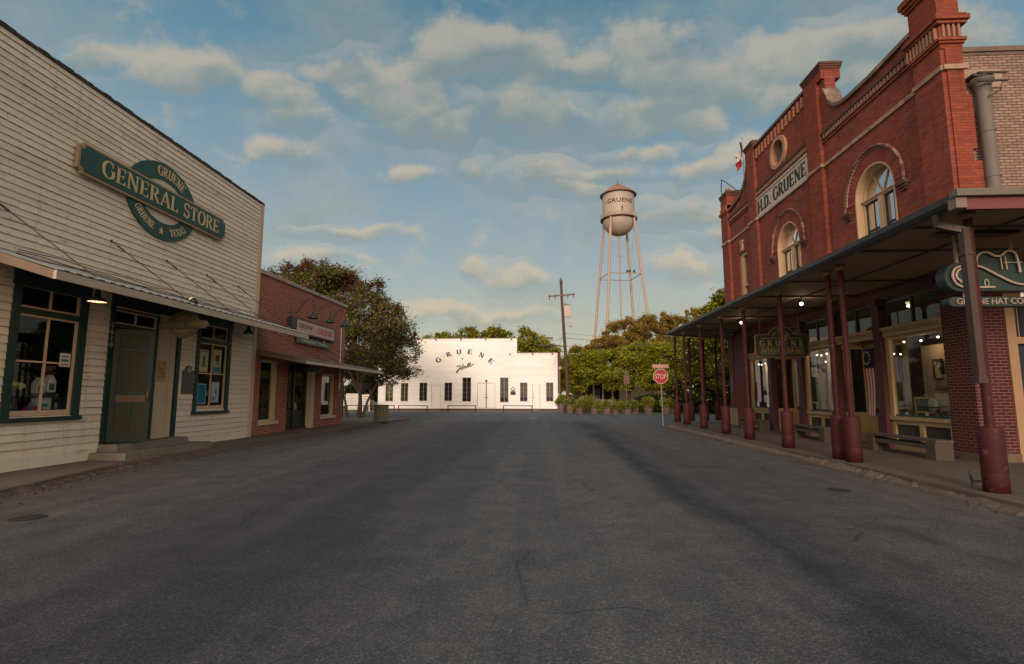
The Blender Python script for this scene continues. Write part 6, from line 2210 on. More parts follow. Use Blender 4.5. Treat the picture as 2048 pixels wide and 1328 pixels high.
M_NEON = M('unlit_neon_tube', (.42, .32, .25), .35)
MB().prism(brim, FHt, -.20, .0).build('brim', M_HATS, hs)
MB().prism(crown, FHt, -.20, .0).build('crown', M_HATS, hs)
MB().prism([(a * .995, b_ * .98) for a, b_ in brim], FHt, -.01, .012).build('brim_face', M_HATG, hs)
MB().prism([(a * .98, b_ * .99) for a, b_ in crown], FHt, -.01, .009).build('crown_face', M_HATG, hs)
for k_, pts in enumerate(([(-.15, -.20), (-.50, -.20), (-.74, -.17), (-.84, -.02), (-.80, .13), (-.66, .19), (-.48, .20), (-.30, .15), (-.05, .0), (.20, -.13), (.42, -.16), (.62, -.10), (.80, .0), (.86, .10), (.80, .18), (.62, .20), (.45, .21)],
                         [(-.43, .12), (-.40, .33), (-.32, .42), (-.20, .43), (-.10, .37), (.02, .37), (.10, .44), (.20, .45), (.27, .39), (.30, .22), (.31, .06)],
                         [(-.70, -.10), (-.78, 0), (-.72, .12), (-.55, .14)])):
    MB().tube([FHt(q.x, q.y, .05) for q in smooth(pts, 5)], .021, 8).build('neon_tube', M_NEON, hs)
MB().tube([FHt(a, b_, .045) for a, b_ in ((.02, .12), (.01, .36))], .012, 6).build('neon_letter', M_NEON, hs)
MB().tube([FHt(a, b_, .045) for a, b_ in ((.10, .12), (.09, .36))], .012, 6).build('neon_letter', M_NEON, hs)
MB().tube([FHt(a, b_, .045) for a, b_ in ((.05, .24), (.36, .245))], .010, 6).build('neon_letter', M_NEON, hs)
MB().tube([FHt(-.27 + .035 * math.cos(k * .55), -.13 + .07 * math.sin(k * .55), .045) for k in range(12)], .011, 6).build('neon_letter', M_NEON, hs)
barp = cap(.92, .085, 8)
FBar = lambda a, b_, d: (8.21 + a, HYs - d, 3.25 + b_)
MB().prism(barp, FBar, -.17, .0).build('letter_bar', M_HATS, hs)
MB().prism([(a * .99, b_ * .97) for a, b_ in barp], FBar, -.01, .01).build('bar_face', M('bar_face_dark', (.02, .035, .028), .5), hs)
text_mesh('GRUENE HAT COMPANY', lambda a, b_, d: FBar(a, b_, .012 + d), .105, .03, M_NEON, 'lettering', hs, width=1.60, bold=-.01)
for xx_ in (7.58, 8.55):
    MB().cyl((xx_, HYs + .10, 3.92), (xx_, HYs + .12, 4.54), .032, n=10).build('hanging_post', M('tan_hanger', (.30, .21, .14), .5), hs)
    MB().cyl((xx_ + .1, HYs + .12, 3.32), (xx_ + .1, HYs + .12, 3.46), .03, n=8).build('connector', M_WHITE2, hs)
MB().prism([(7.30, 4.53), (7.42, 4.50), (8.55, 4.50), (8.72, 4.53), (8.55, 4.555), (7.42, 4.555)], lambda a, b_, d: (a, HYs + d, b_), 0, .26).build('mounting_plate', M_BLACK, hs)

# ---- Texas flag and gooseneck light on the parapet
ff = T('roof_flag', 'drooping red, white and blue flag with a star on a pole above the parapet', 'flag', (9.9, 24.6, 11))
MB().cyl((9.92, 24.6, 10.9), (9.92, 24.6, 14.0), .028, .018, 8).ball((9.92, 24.6, 14.03), .045, n=8).build('pole', M('flag_pole', (.40, .25, .20), .5), ff)
def drape(nm, cols, z0, z1, w0, w1, mat_):
    mb = MB()
    nz_, nx_ = 14, 8
    P = []
    for i in range(nz_ + 1):
        t = i / nz_
        for j in range(nx_ + 1):
            s_ = j / nx_
            ss = w0 + (w1 - w0) * s_
            x = 9.90 - ss * (.36 - .06 * t) + .05 * math.sin(ss * 14 + t * 3)
            y = 24.6 + .13 * math.sin(ss * 9 + 1 + t * 2)
            z = z0 + (z1 - z0) * t - ss * .55 * (1 - t * .2)
            P.append((x, y, z))
    f = [(i * (nx_ + 1) + j, i * (nx_ + 1) + j + 1, (i + 1) * (nx_ + 1) + j + 1, (i + 1) * (nx_ + 1) + j) for i in range(nz_) for j in range(nx_)]
    mb._add(P, f, 0, True)
    o = mb.build(nm, mat_, ff)
    sol = o.modifiers.new('cloth', 'SOLIDIFY')
    sol.thickness = .006
drape('blue_field', 0, 13.95, 13.2, 0, .38, M('flag_blue', (.015, .03, .09), .8))
drape('white_stripe', 0, 13.62, 13.2, .38, 1, M('flag_white', (.55, .50, .45), .8))
drape('red_stripe', 0, 13.2, 12.75, .38, 1, M('flag_red', (.42, .03, .025), .8))
gl2 = MB().tube([Vector(p) for p in ((9.75, 23.6, 11.0), (9.3, 24.0, 11.15), (9.1, 24.8, 11.9), (9.2, 25.6, 12.35), (9.4, 26.3, 12.1), (9.55, 26.5, 11.6))], .022, 7).build('gooseneck_pipe', M_IRON)
tag(gl2, 'thin dark curved pipe arching beside the roof flag', 'pipe')

# ---- things in the shop windows
def thing_mesh(mb, nm, mat_, lab, cat):
    return tag(mb.build(nm, mat_), lab, cat)


# hung early American flag
fl_ = T('hanging_flag', 'striped flag with a ring of stars hanging in the entry beside the near show window', 'flag', (10.35, 16.2, 3))
def stripe(j, n_=7):
    mb = MB()
    P = []
    for i in range(13):
        t = i / 12
        for s_ in (j / n_, (j + .5) / n_, (j + 1) / n_):
            y = 16.86 - (s_ * .52) * (1 - .25 * t) - .1 * math.sin(t * 3) * .5
            P.append((10.14 + .012 * math.sin(s_ * 22 + t), y, 2.42 - t * 1.45))
    f = [(i * 3 + k, i * 3 + k + 1, i * 3 + k + 4, i * 3 + k + 3) for i in range(12) for k in range(2)]
    mb._add(P, f, 0, True)
    return mb.build('stripe', M('old_flag_red', (.30, .02, .03), .85) if j % 2 == 0 else M('old_flag_white', (.48, .38, .32), .85), fl_)
for j in range(7):
    stripe(j)
mb = MB()
P = []
for i in range(8):
    for k in range(8):
        P.append((10.14 + .012 * math.sin(k * 2.9), 16.86 - k / 7 * .52, 3.02 - i / 7 * .6))
mb._add(P, [(i * 8 + k, i * 8 + k + 1, i * 8 + k + 9, i * 8 + k + 8) for i in range(7) for k in range(7)], 0, True)
mb.build('blue_field', M('old_flag_blue', (.012, .015, .04), .85), fl_)
mb = MB()
for k in range(13):
    a = 2 * PI * k / 13
    mb.ball((10.07, 16.60 + .16 * math.cos(a), 2.73 + .19 * math.sin(a)), .024, n=6)
mb.build('star_ring', M('old_flag_white', (.48, .38, .32), .85), fl_)


def framed_picture(lab, x, y0, y1, z0, z1, cf, ci, tilt=0):
    t = T('framed_picture', lab, 'picture', (x, (y0 + y1) / 2, z0))
    mb = MB()
    e = .05
    for q in ((y0, y0 + e, z0, z1), (y1 - e, y1, z0, z1), (y0 + e, y1 - e, z0, z0 + e), (y0 + e, y1 - e, z1 - e, z1)):
        mb.box(x - .03, x + .03, *q)
    mb.build('frame', M('frame%.2f%.2f' % cf[:2], cf, .5), t)
    MB().box(x - .01, x + .02, y0 + e, y1 - e, z0 + e, z1 - e).build('print', M('pic%.2f%.2f' % ci[:2], ci, .7, var=.5, s=6, dirt=((.05, .05, .03), .5, .6, 9)), t)
    return t


framed_picture('small framed yellow print on the panel in the near show window', 10.55, 14.25, 14.55, 2.0, 2.55, (.08, .04, .02), (.40, .34, .12))
framed_picture('wide yellow-framed picture standing at the foot of the near show window', 10.2, 14.1, 14.85, 1.12, 1.55, (.42, .28, .06), (.12, .14, .08))
framed_picture('pink framed print high on the right of the near show window', 10.6, 13.35, 13.65, 2.55, 2.85, (.30, .13, .09), (.36, .18, .13))
thing_mesh(MB().box(10.62, 10.68, 13.95, 15.05, 1.0, 2.95), 'backdrop_panel', M('tan_panel', (.34, .24, .15), .85, var=.15), 'tan backdrop panel in the near show window', 'panel')
thing_mesh(MB().lathe((10.4, 13.95, 1.75), [(.001, .12), (.20, .10), (.26, 0), (.25, -.03), (.001, -.02)], 18), 'straw_hat', M('rust_hat', (.22, .09, .04), .9), 'round rust-coloured hat in the near show window', 'hat')
t = T('wall_clock', 'brass-framed round clock at the right of the near show window', 'clock', (10.6, 13.5, 2.1))
MB().lathe((10.6, 13.5, 2.1), [(.001, -.03), (.17, -.03), (.18, .02), (.001, .03)], 20, axis='x').build('case', M('amber_brass', (.30, .17, .04), .4, metal=.4), t)
for (y, z, r_, c, lab, nm) in ((14.05, 1.35, .17, (.42, .42, .33), 'pale round platter before the wide picture in the show window', 'platter'),):
    thing_mesh(MB().lathe((10.1, y, z), [(.001, -.01), (r_, -.03), (r_, 0), (.001, .01)], 20, axis='x'), nm, M('plate_pale', c, .3, var=.3, s=9), lab, 'plate')
st = T('wire_stand', 'thin triangular wire stand at the right foot of the near show window', 'stand', (10.2, 13.5, 1))
MB().tube([(10.2, 13.25, 1.05), (10.2, 13.5, 1.75), (10.2, 13.75, 1.05), (10.2, 13.25, 1.05)], .012, 6).build('wires', M_WHITE2, st)
MB().box(10.05, 10.45, 13.2, 14.6, 1.27, 1.30).build('shelf', M_BLACK, st)
random.seed(31)
names = ['small {} jar {} the near show window sill']
cols = [('grey', (.2, .2, .2)), ('brown', (.12, .07, .04)), ('white', (.4, .4, .36)), ('green', (.06, .10, .06)), ('blue', (.06, .10, .14))]
plc = ['at the left end of', 'left of centre on', 'at the centre of', 'right of centre on', 'at the right end of']
for k in range(5):
    y = 14.95 - k * .38
    thing_mesh(MB().lathe((10.02, y, 1.0), [(.001, 0), (.05, 0), (.06, .06), (.04, .11), (.045, .14), (.001, .14)], 12), 'jar', M('sjar%d' % k, cols[k][1], .3), names[0].format(cols[k][0], plc[k]), 'jar')

# middle window: white cloth screen and chair
thing_mesh(MB().box(10.45, 10.50, 18.15, 19.55, 1.0, 3.15), 'white_screen', M('white_screen', (.62, .53, .46), .85, var=.06), 'white screen with a dark script scrawl in the middle show window', 'screen')
mb = MB()
ribbon(mb, smooth([(0, .0), (.06, .10), (.14, .02), (.22, .08), (.30, -.04), (.40, -.08), (.50, -.18), (.58, -.22), (.66, -.34)]), .035, lambda a, b_, d: (10.445 - d, 19.25 - a, 2.62 + b_), .006)
thing_mesh(mb, 'script_lettering', M_BLACK, 'dark script scrawl on the white screen in the middle show window', 'lettering')


def chair(lab, x, y, z, c, name='chair'):
    t = T(name, lab, 'chair', (x, y, z))
    m1 = M('chair_paint%.2f' % c[0], c, .6)
    MB().box(x - .2, x + .2, y - .2, y + .2, z + .42, z + .46).build('seat', m1, t)
    for dx in (-.18, .18):
        for dy in (-.18, .18):
            MB().cyl((x + dx, y + dy, z), (x + dx, y + dy, z + (.42 if dx < 0 else .95)), .018, n=8).build('leg', m1, t)
    mb = MB()
    for dz in (.6, .75, .9):
        mb.box(x + .165, x + .195, y - .17, y + .17, z + dz, z + dz + .05)
    mb.build('backrest', m1, t)
    return t


chair('white wooden chair in the middle show window', 10.2, 18.55, .98, (.55, .48, .42))
chair('white painted chair behind the entry glass left of the striped flag', 11.2, 17.2, .12, (.50, .44, .36))
framed_picture('red and dark picture leaning in the middle show window', 10.38, 18.75, 19.15, 1.55, 2.15, (.03, .03, .03), (.22, .03, .04))
thing_mesh(MB().box(10.3, 10.34, 23.7, 24.4, 1.0, 3.05), 'white_banner', M('white_screen', (.62, .53, .46), .85), 'tall white banner in the far show window', 'banner')
o = MB().tube([(10.27, 23.95, 1.75), (10.27, 23.85, 1.85), (10.27, 23.85, 2.0), (10.27, 23.95, 2.08), (10.27, 24.05, 2.0), (10.27, 24.05, 1.85), (10.27, 23.95, 1.75)], .02, 6).box(10.25, 10.28, 23.82, 24.08, 1.55, 1.72)
thing_mesh(o, 'hanging_lantern', M_BLACK, 'small dark lantern against the tall white banner', 'lantern')
thing_mesh(MB().lathe((10.4, 23.3, 2.75), [(.16, 0), (.14, .22), (.04, .3), (.001, .3)], 14), 'red_lantern', M('red_shade', (.26, .02, .02), .7), 'red paper lantern hung in the far show window', 'lantern')
for k, (x, y, z0, z1, wd, c, nm, lab, ct) in enumerate((
        (11.6, 21.6, .12, 2.1, .5, (.10, .07, .04), 'cupboard', 'dark cupboard inside the far entry', 'cupboard'),
        (11.0, 20.9, .98, 1.1, .9, (.40, .34, .28), 'table_runner', 'pale draped table inside the far entry', 'table'),
        (11.4, 22.2, 1.4, 2.5, .25, (.30, .24, .03), 'yellow_cloth', 'hanging yellow cloth inside the far entry', 'cloth'),
        (11.8, 19.0, .12, 2.0, .8, (.08, .05, .035), 'bookcase', 'brown bookcase behind the middle show window', 'bookcase'),
        (12.2, 16.9, .12, 1.9, .9, (.07, .045, .03), 'dresser', 'dark dresser behind the striped flag', 'dresser'),
        (11.6, 13.4, .98, 2.4, .6, (.05, .035, .03), 'shelf_unit', 'dark shelf unit at the right of the near show window', 'shelf'),
        (11.2, 24.8, 1.0, 2.2, .4, (.20, .05, .05), 'red_quilt', 'red quilt at the left of the far show window', 'quilt'))):
    mb = MB().box(x, x + .3, y - wd / 2, y + wd / 2, z0, z1)
    for q in range(3):
        zz = z0 + (z1 - z0) * (q + .5) / 3
        mb.box(x - .015, x, y - wd * .42, y + wd * .42, zz - .02, zz + (z1 - z0) * .1)
    thing_mesh(mb, nm, M('item%d' % k, c, .7, var=.35, s=6), lab, ct)

# string bulbs in the windows and warm lamps inside
def bulbs(lab, x, ys_, z, e=6):
    t = T('string_lights', lab, 'string lights', (x, ys_[0], z), 'bulb strings in the show windows')
    pts = []
    for a, b_ in zip(ys_, ys_[1:]):
        pts += [(x, a, z), (x, (a + b_) / 2, z - .04)]
    pts.append((x, ys_[-1], z))
    MB().tube(pts, .006, 5).build('cable', M_BLACK, t)
    for k, y in enumerate(ys_):
        MB().ball((x, y, z - .05 - .03 * (k % 2)), .026, n=8).build('bulb', M_BULB, t)
    L = bpy.data.lights.new('lamp_light', 'POINT')
    L.energy = e * .6
    L.color = (1, .70, .42)
    L.shadow_soft_size = .1
    lo = bpy.data.objects.new('lamp_light', L)
    COL.objects.link(lo)
    lo.parent = t
    lo.location = (.12, (ys_[-1] - ys_[0]) / 2, -.25)


bulbs('short bulb string at the top of the near show window', 10.15, [15.0, 14.35, 13.75], 3.12, 9)
bulbs('bulb string across the top of the middle show window', 10.15, [19.6, 19.3, 18.95, 18.6, 18.3], 3.1, 14)
bulbs('bulb string across the top of the far show window', 10.1, [24.6, 24.3, 23.9, 23.5], 3.05, 12)
bulbs('two warm bulbs inside the entry behind the striped flag', 11.3, [17.2, 16.9, 16.7], 2.95, 14)
bulbs('warm bulbs inside the far entry', 11.4, [21.9, 21.4, 20.9], 3.0, 14)
pn = tag(MB().box(RX - .10, RX - .085, 26.85, 27.15, 1.75, 2.55).build('pier_notice', M('pier_notice', (.11, .10, .09), .6, var=.5, s=9)), 'dark framed notice on the far brick pier', 'notice')

# ================================================================== TREES AND PLANTS
NR = np.random.RandomState(42)


def leaf_mesh(name, pts, size, mats, parent, frac2=0.0, flat=.6, upb=0.0, kind=None):
    n = len(pts)
    s = size * NR.uniform(.55, 1.35, (n, 1))
    d1 = NR.normal(size=(n, 3)); d1[:, 2] *= flat
    d1 /= np.linalg.norm(d1, axis=1)[:, None]
    d2 = NR.normal(size=(n, 3)); d2[:, 2] *= flat
    d2 -= d1 * (d1 * d2).sum(1)[:, None]
    d2 /= np.linalg.norm(d2, axis=1)[:, None]
    d3 = np.cross(d1, d2)
    a = pts - d1 * s
    b_ = pts + d2 * s * .5 + d3 * s * .15
    c = pts + d1 * s
    d = pts - d2 * s * .5 + d3 * s * .15
    V = np.stack([a, b_, c, d], 1).reshape(-1, 3)
    o_ = np.array(ORG.get(parent.name, (0, 0, 0))) if parent else np.zeros(3)
    V = V - o_
    me = bpy.data.meshes.new(name)
    me.vertices.add(4 * n)
    me.vertices.foreach_set('co', V.astype(np.float32).ravel())
    me.loops.add(4 * n)
    me.loops.foreach_set('vertex_index', np.arange(4 * n, dtype=np.int32))
    me.polygons.add(n)
    me.polygons.foreach_set('loop_start', np.arange(0, 4 * n, 4, dtype=np.int32))
    me.polygons.foreach_set('loop_total', np.full(n, 4, dtype=np.int32))
    for m_ in mats:
        me.materials.append(m_)
    if frac2:
        me.polygons.foreach_set('material_index', (NR.uniform(size=n) < frac2).astype(np.int32))
    me.update(calc_edges=True)
    ob = bpy.data.objects.new(name, me)
    COL.objects.link(ob)
    if parent:
        ob.parent = parent
    return ob


def crown_pts(lobes, n, clump=.33, sub=26, squash=.75):
    """leaf positions: sub-clumps over each lobe's shell and inside, with gaps between"""
    vol = np.array([l[3] * l[4] * l[5] for l in lobes]) ** .75
    out = []
    for l, k in zip(lobes, (n * vol / vol.sum()).astype(int)):
        c = np.array(l[:3]); r_ = np.array(l[3:6])
        m_ = max(6, int(sub))
        d = NR.normal(size=(m_, 3)); d /= np.linalg.norm(d, axis=1)[:, None]
        rad = NR.uniform(.45, 1.0, (m_, 1)) ** .6
        cc = c + d * rad * r_
        cr = clump * r_.mean() * NR.uniform(.45, 1.15, (m_, 1))
        w_ = (cr[:, 0] ** 2); w_ /= w_.sum()
        idx = NR.choice(m_, k, p=w_)
        g_ = NR.normal(size=(k, 3)); g_ /= np.linalg.norm(g_, axis=1)[:, None]
        rr = NR.uniform(0, 1, (k, 1)) ** .5
        tail = 1 + NR.uniform(.1, .9, (k, 1)) * (NR.uniform(size=(k, 1)) < .22)
        p_ = cc[idx] + g_ * rr * cr[idx] * tail * np.array([1, 1, squash])
        out.append(p_)
    return np.concatenate(out)


M_BARK = M('bark', (.085, .065, .05), .9, var=.3, s=3, fine=.3, fs=20, stretch=(3, 3, .6), bump=.5)
M_BARKP = M('pale_bark', (.12, .09, .07), .85, var=.3, s=3, stretch=(3, 3, .6))


def tree(name, lab, base, lobes, n, leaf, mats, group=None, frac2=0, tr=.18, forks=4, bark=None, clump=.33, sub=26, squash=.75, spread=.6, cat='tree'):
    bx_, by_ = base
    t = T(name, lab, cat, (bx_, by_, 0), group)
    C_ = np.array([l[:3] for l in lobes])
    zb = max(.8, min(l[2] - l[5] for l in lobes) + .3)
    mb = MB()
    fork = Vector((bx_, by_, zb * .75))
    mb.tube([(bx_, by_, -.1), (bx_ + .05, by_, zb * .4), fork], [tr * 1.35, tr * 1.05, tr * .95], 9)
    mb.build('trunk', bark or M_BARK, t)
    mb = MB()
    for i, l in enumerate(lobes):
        for k in range(forks):
            e = Vector(l[:3]) + Vector(NR.uniform(-spread, spread, 3).tolist()) * 1.0
            e = Vector(l[:3]) + Vector((NR.uniform(-1, 1) * l[3] * .6, NR.uniform(-1, 1) * l[4] * .6, NR.uniform(-.3, .7) * l[5]))
            mid = fork.lerp(e, .5) + Vector((NR.uniform(-.3, .3), NR.uniform(-.3, .3), NR.uniform(-.1, .3)))
            mb.tube([fork - Vector((0, 0, .15)), mid, e], [tr * .55, tr * .32, tr * .10], 6)
    mb.build('branches', bark or M_BARK, t)
    leaf_mesh('crown', crown_pts(lobes, n, clump, sub, squash), leaf, mats, t, frac2)
    return t


L_GREEN = leaf_mat('leaf_yellow_green', (.34, .33, .024), (.24, .25, .018), (.42, .37, .035))
L_DARK = leaf_mat('leaf_dark_green', (.085, .10, .014), (.05, .068, .012), (.12, .13, .018))
L_DEEP = leaf_mat('leaf_deep_shade_green', (.034, .048, .014), (.020, .032, .010), (.05, .065, .016))
L_RUST = leaf_mat('leaf_rust_brown', (.30, .14, .048), (.24, .14, .032), (.38, .21, .09))
L_MYR = leaf_mat('myrtle_leaf_olive', (.12, .145, .020), (.085, .090, .020), (.18, .19, .025))
L_BLOSS = leaf_mat('myrtle_blossom_mauve', (.30, .15, .19), (.20, .09, .10), (.36, .19, .24))
L_SHOOT = leaf_mat('myrtle_red_shoot', (.13, .035, .033), (.085, .030, .022), (.20, .05, .045))

# flowering tree beyond the brick shop
t = tree('flowering_tree', 'broad tree with mauve blossom spilling over behind the brick shop', (-12.4, 35.5),
         [(-11.2, 35, 5.6, 2.6, 2.6, 2.3), (-9.6, 35, 4.2, 1.5, 1.6, 1.6), (-12.3, 35.5, 7.3, 2.4, 2.2, 2.0), (-15.0, 36, 8.6, 2.5, 2.2, 2.2), (-17.9, 37, 9.0, 2.4, 2.2, 2.1), (-16.4, 37, 9.3, 2.0, 2.0, 1.6), (-10.5, 35, 3.2, 1.7, 1.5, 1.0), (-12.8, 36, 5.0, 2.0, 2.0, 2.2)],
         95000, .08, [L_MYR, L_BLOSS], None, .24, .13, 2, M_BARKP, clump=.36, sub=44)
top_l = [(-15.6, 36, 9.7, 1.8, 1.6, 1.2), (-14.2, 36, 9.9, 1.4, 1.2, 1.0), (-18.2, 37, 10.3, 1.7, 1.5, 1.1), (-16.6, 37, 10.5, 1.5, 1.4, 1.0), (-12.2, 35.5, 8.7, 1.6, 1.4, 1.0), (-17.2, 37, 8.8, 1.7, 1.5, 1.1), (-10.6, 35, 7.2, 1.2, 1.2, .9), (-9.2, 35, 5.6, .9, .9, .7)]
leaf_mesh('shoots', crown_pts(top_l, 15000, .30, 26, 1.1), .085, [L_SHOOT, L_MYR], t, .35)
mb = MB()
for (x, y, dx) in ((-13.1, 35.2, -.5), (-12.0, 34.9, .9), (-12.6, 35.8, .2)):
    mb.tube([(x, y, 0), (x + dx * .4, y, 1.2), (x + dx * 1.3, y, 2.8), (x + dx * 1.9, y, 4.6)], [.10, .08, .07, .04], 7)
mb.build('stems', M_BARKP, t)
# dark trees behind the fence
DX = [(-21.5, 60, 'left'), (-17.6, 58, 'right')]
tree('shade_tree', 'dark evergreen behind the white fence, left of the hall', (-18.6, 56.5), [(-18.6, 57, 3.5, 2.8, 2, 2.6), (-20.8, 57, 4.6, 2.8, 2, 3.0)], 9000, .18, [L_DEEP], 'dark trees behind the white fence', sub=20)
tree('shade_tree', 'tall dark evergreen farther left behind the brick shop', (-25.5, 60), [(-25.5, 60, 4.5, 3.6, 3, 4.0)], 6000, .2, [L_DEEP], 'dark trees behind the white fence', sub=20)
tree('shade_tree', 'dark evergreen just behind the left end of the hall', (-15.8, 86), [(-15.5, 87, 5.5, 4, 3, 4.5)], 5000, .25, [L_DARK], sub=20)
# trees behind the hall
bt = [(-17.8, 90, 9.8, 2.6, 3.0, 'first (lowest) tree crown over the hall roof, at its left'), (-12.6, 90, 10.4, 3.4, 3.6, 'second tree crown from the left over the hall roof'),
      (-7.4, 91, 10.7, 3.6, 3.6, 'tallest tree crown over the hall roof, right of the arched letters'), (-2.2, 89, 9.6, 3.2, 3.8, 'tree crown over the step in the hall roof'), (1.6, 88, 7.4, 2.4, 3.2, 'small tree crown over the low right section of the hall roof')]
for (x, y, z, rx_, rz_, lab) in bt:
    tree('roadside_tree', lab, (x, y), [(x, y, z, rx_, 3, rz_ * .9), (x + rx_ * .5, y, z - 1.2, rx_ * .6, 2.4, 2.4), (x - rx_ * .6, y, z - .8, rx_ * .55, 2.4, 2.2), (x + .3, y, z + rz_ * .45, rx_ * .5, 2, 1.3)],
         13000, .20, [L_GREEN, L_DARK], 'trees behind the hall', .3, .3, 3, sub=26, clump=.38)
# right-hand group
rt = [('yellow-green spreading tree just right of the utility pole', (5.0, 58), [(4.6, 57, 4.4, 2.5, 2, 1.9), (6.6, 58, 5.0, 2.4, 2, 1.9), (3.4, 57, 3.2, 1.5, 1.6, 1.4)], L_GREEN, 26000),
      ('yellow-green spreading tree below the water tower', (9.4, 56), [(8.8, 55, 4.6, 2.6, 2, 1.9), (10.8, 56, 5.2, 2.8, 2, 2.0), (8.0, 55, 3.4, 1.8, 1.8, 1.2)], L_GREEN, 28000),
      ('yellow-green spreading tree behind the stop sign', (13.6, 56), [(13.0, 55, 4.8, 2.8, 2, 2.0), (15.4, 56, 5.6, 2.8, 2, 2.2), (12.0, 54, 3.2, 1.9, 1.8, 1.2)], L_GREEN, 28000),
      ('dark leafy tree seen between the far porch posts', (16.0, 47), [(15.6, 47, 4.6, 3.0, 2, 2.6), (18.6, 48, 5.4, 3.2, 2.4, 3.0), (14.8, 46.5, 2.8, 2.2, 1.8, 1.5)], L_DARK, 34000),
      ('dark leafy tree beside the far brick pier', (19.5, 45), [(19.0, 45, 4.0, 3.2, 2, 3.0), (21.8, 45, 5.2, 3, 2.4, 3.2)], L_DARK, 24000),
      ('low dark bushy tree filling the gap beneath the canopy corner', (13.2, 46.5), [(13.0, 46.5, 1.7, 1.7, 1.4, 1.5), (15.5, 46.5, 1.6, 1.8, 1.4, 1.5), (17.8, 46, 1.5, 1.8, 1.4, 1.4)], L_DEEP, 16000)]
for lab, b_, lobes, mt, n in rt:
    tree('spreading_tree', lab, b_, lobes, int(n * 1.9), .11, [mt, L_DARK if mt is L_GREEN else L_GREEN], 'trees right of the hall', .18, .14, 4, clump=.42, sub=40, squash=.6)
rr_ = [('rust-tipped tree crossing the foot of the water tower', (11.5, 68), [(10.5, 68, 9.2, 2.8, 2, 2.0), (12.8, 68, 10.2, 2.6, 2, 1.9), (8.3, 67, 7.4, 2.2, 1.8, 1.9), (11.5, 67, 7.2, 3.0, 2, 2.4)], 24000),
       ('rust-tipped tree right of the water tower legs', (17.0, 68), [(15.6, 68, 10.8, 2.6, 2, 1.6), (17.6, 68, 9.8, 2.6, 2, 2.2), (13.6, 67, 8.4, 2.4, 2, 2.2), (17.0, 67, 7.4, 3.6, 2, 2.6)], 26000),
       ('thin rust-brown tree top above the canopy gutter end', (19.8, 66), [(19.0, 66, 11.3, 1.0, 1, 1.5), (20.2, 66, 9.4, 2.0, 2, 1.8)], 3500),
       ('low rusty treetop just right of the utility pole', (5.2, 66), [(4.8, 66, 6.4, 1.6, 1.6, 1.3), (6.6, 66, 6.6, 1.6, 1.6, 1.4)], 4500)]
for lab, b_, lobes, n in rr_:
    tree('rusty_tree', lab, b_, lobes, int(n * 1.4), .12, [L_RUST, L_GREEN], 'rust-tipped trees', .3, .2, 5, clump=.30, sub=26)
tree('tall_green_tree', 'tall green tree rising above the canopy gutter beside the brick corner', (24.5, 66), [(21.2, 66, 11.0, 2.3, 2, 2.3), (23.6, 66, 12.0, 2.8, 2, 2.6), (26.0, 66, 12.0, 3.0, 2, 2.8), (21.4, 65, 8.6, 2.4, 2, 2.6)], 22000, .2, [L_GREEN, L_DARK], None, .4, .3, 3)
# treeline far off
far = []
for k in range(46):
    a = -150 + k * 6.6 + NR.uniform(-2, 2)
    far.append((a, 165 + NR.uniform(-12, 22), 3.5 + NR.uniform(-1, 1), 5.5, 4, 5 + NR.uniform(-1, 1.6)))
o = leaf_mesh('distant_woods', crown_pts(far, 30000, .4, 10), .5, [L_DARK], None)
tag(o, 'distant dark treeline along the horizon', 'woods', kind='stuff')
# hedge and undergrowth
hp = np.stack([NR.uniform(8.5, 26, 30000), NR.normal(50.5, .5, 30000), NR.uniform(0, 1, 30000) ** .8], 1)
hp[:, 2] *= 1.0 + .5 * np.sin(hp[:, 0] * 1.3) * .4 + .5
tag(leaf_mesh('hedge', hp, .11, [L_DARK, L_DEEP], None, .5), 'low dark hedge behind the barrel planters', 'hedge', kind='stuff')
up_ = np.stack([NR.uniform(2.4, 9, 9000), NR.normal(51, .6, 9000), NR.uniform(.0, 1.0, 9000) ** 1.2], 1)
tag(leaf_mesh('undergrowth', up_, .10, [L_GREEN, L_DARK], None, .3), 'yellow-green undergrowth behind the left planters', 'undergrowth', kind='stuff')

# ---- house glimpsed behind the trees
ho = T('porch_house', 'pinkish house with a white-posted porch glimpsed under the trees', 'house', (9.6, 62, 0))
MB().box(9.5, 14.5, 62, 68, 0, 3.6).build('wall', M('house_pink_wall', (.42, .30, .22), .85, var=.1), ho)
MB().box(5.0, 9.5, 64.5, 68, 0, 3.6).build('recessed_wall', M('house_dark_wall', (.10, .055, .05), .85), ho)
MB().hexa([(4.6, 61.5, 3.5), (15, 61.5, 3.5), (15, 68.5, 3.5), (4.6, 68.5, 3.5), (7, 65, 5.0), (13, 65, 5.0), (13, 65.2, 5.0), (7, 65.2, 5.0)]).build('roof', M_METALROOF, ho)
for x in (5.2, 6.3, 7.4, 8.5, 9.4):
    MB().box(x - .09, x + .09, 62, 62.18, 0, 3.5).build('porch_post', M('porch_white', (.50, .40, .34), .7), ho)
MB().box(5.1, 9.5, 62.05, 62.12, .95, 1.05).box(5.1, 9.5, 62.05, 62.12, .3, .38).build('porch_rail', MATS['porch_white'], ho)
MB().box(6.6, 7.3, 64.4, 64.5, 1.0, 2.4).build('window', M('house_window', (.25, .25, .24), .3), ho)

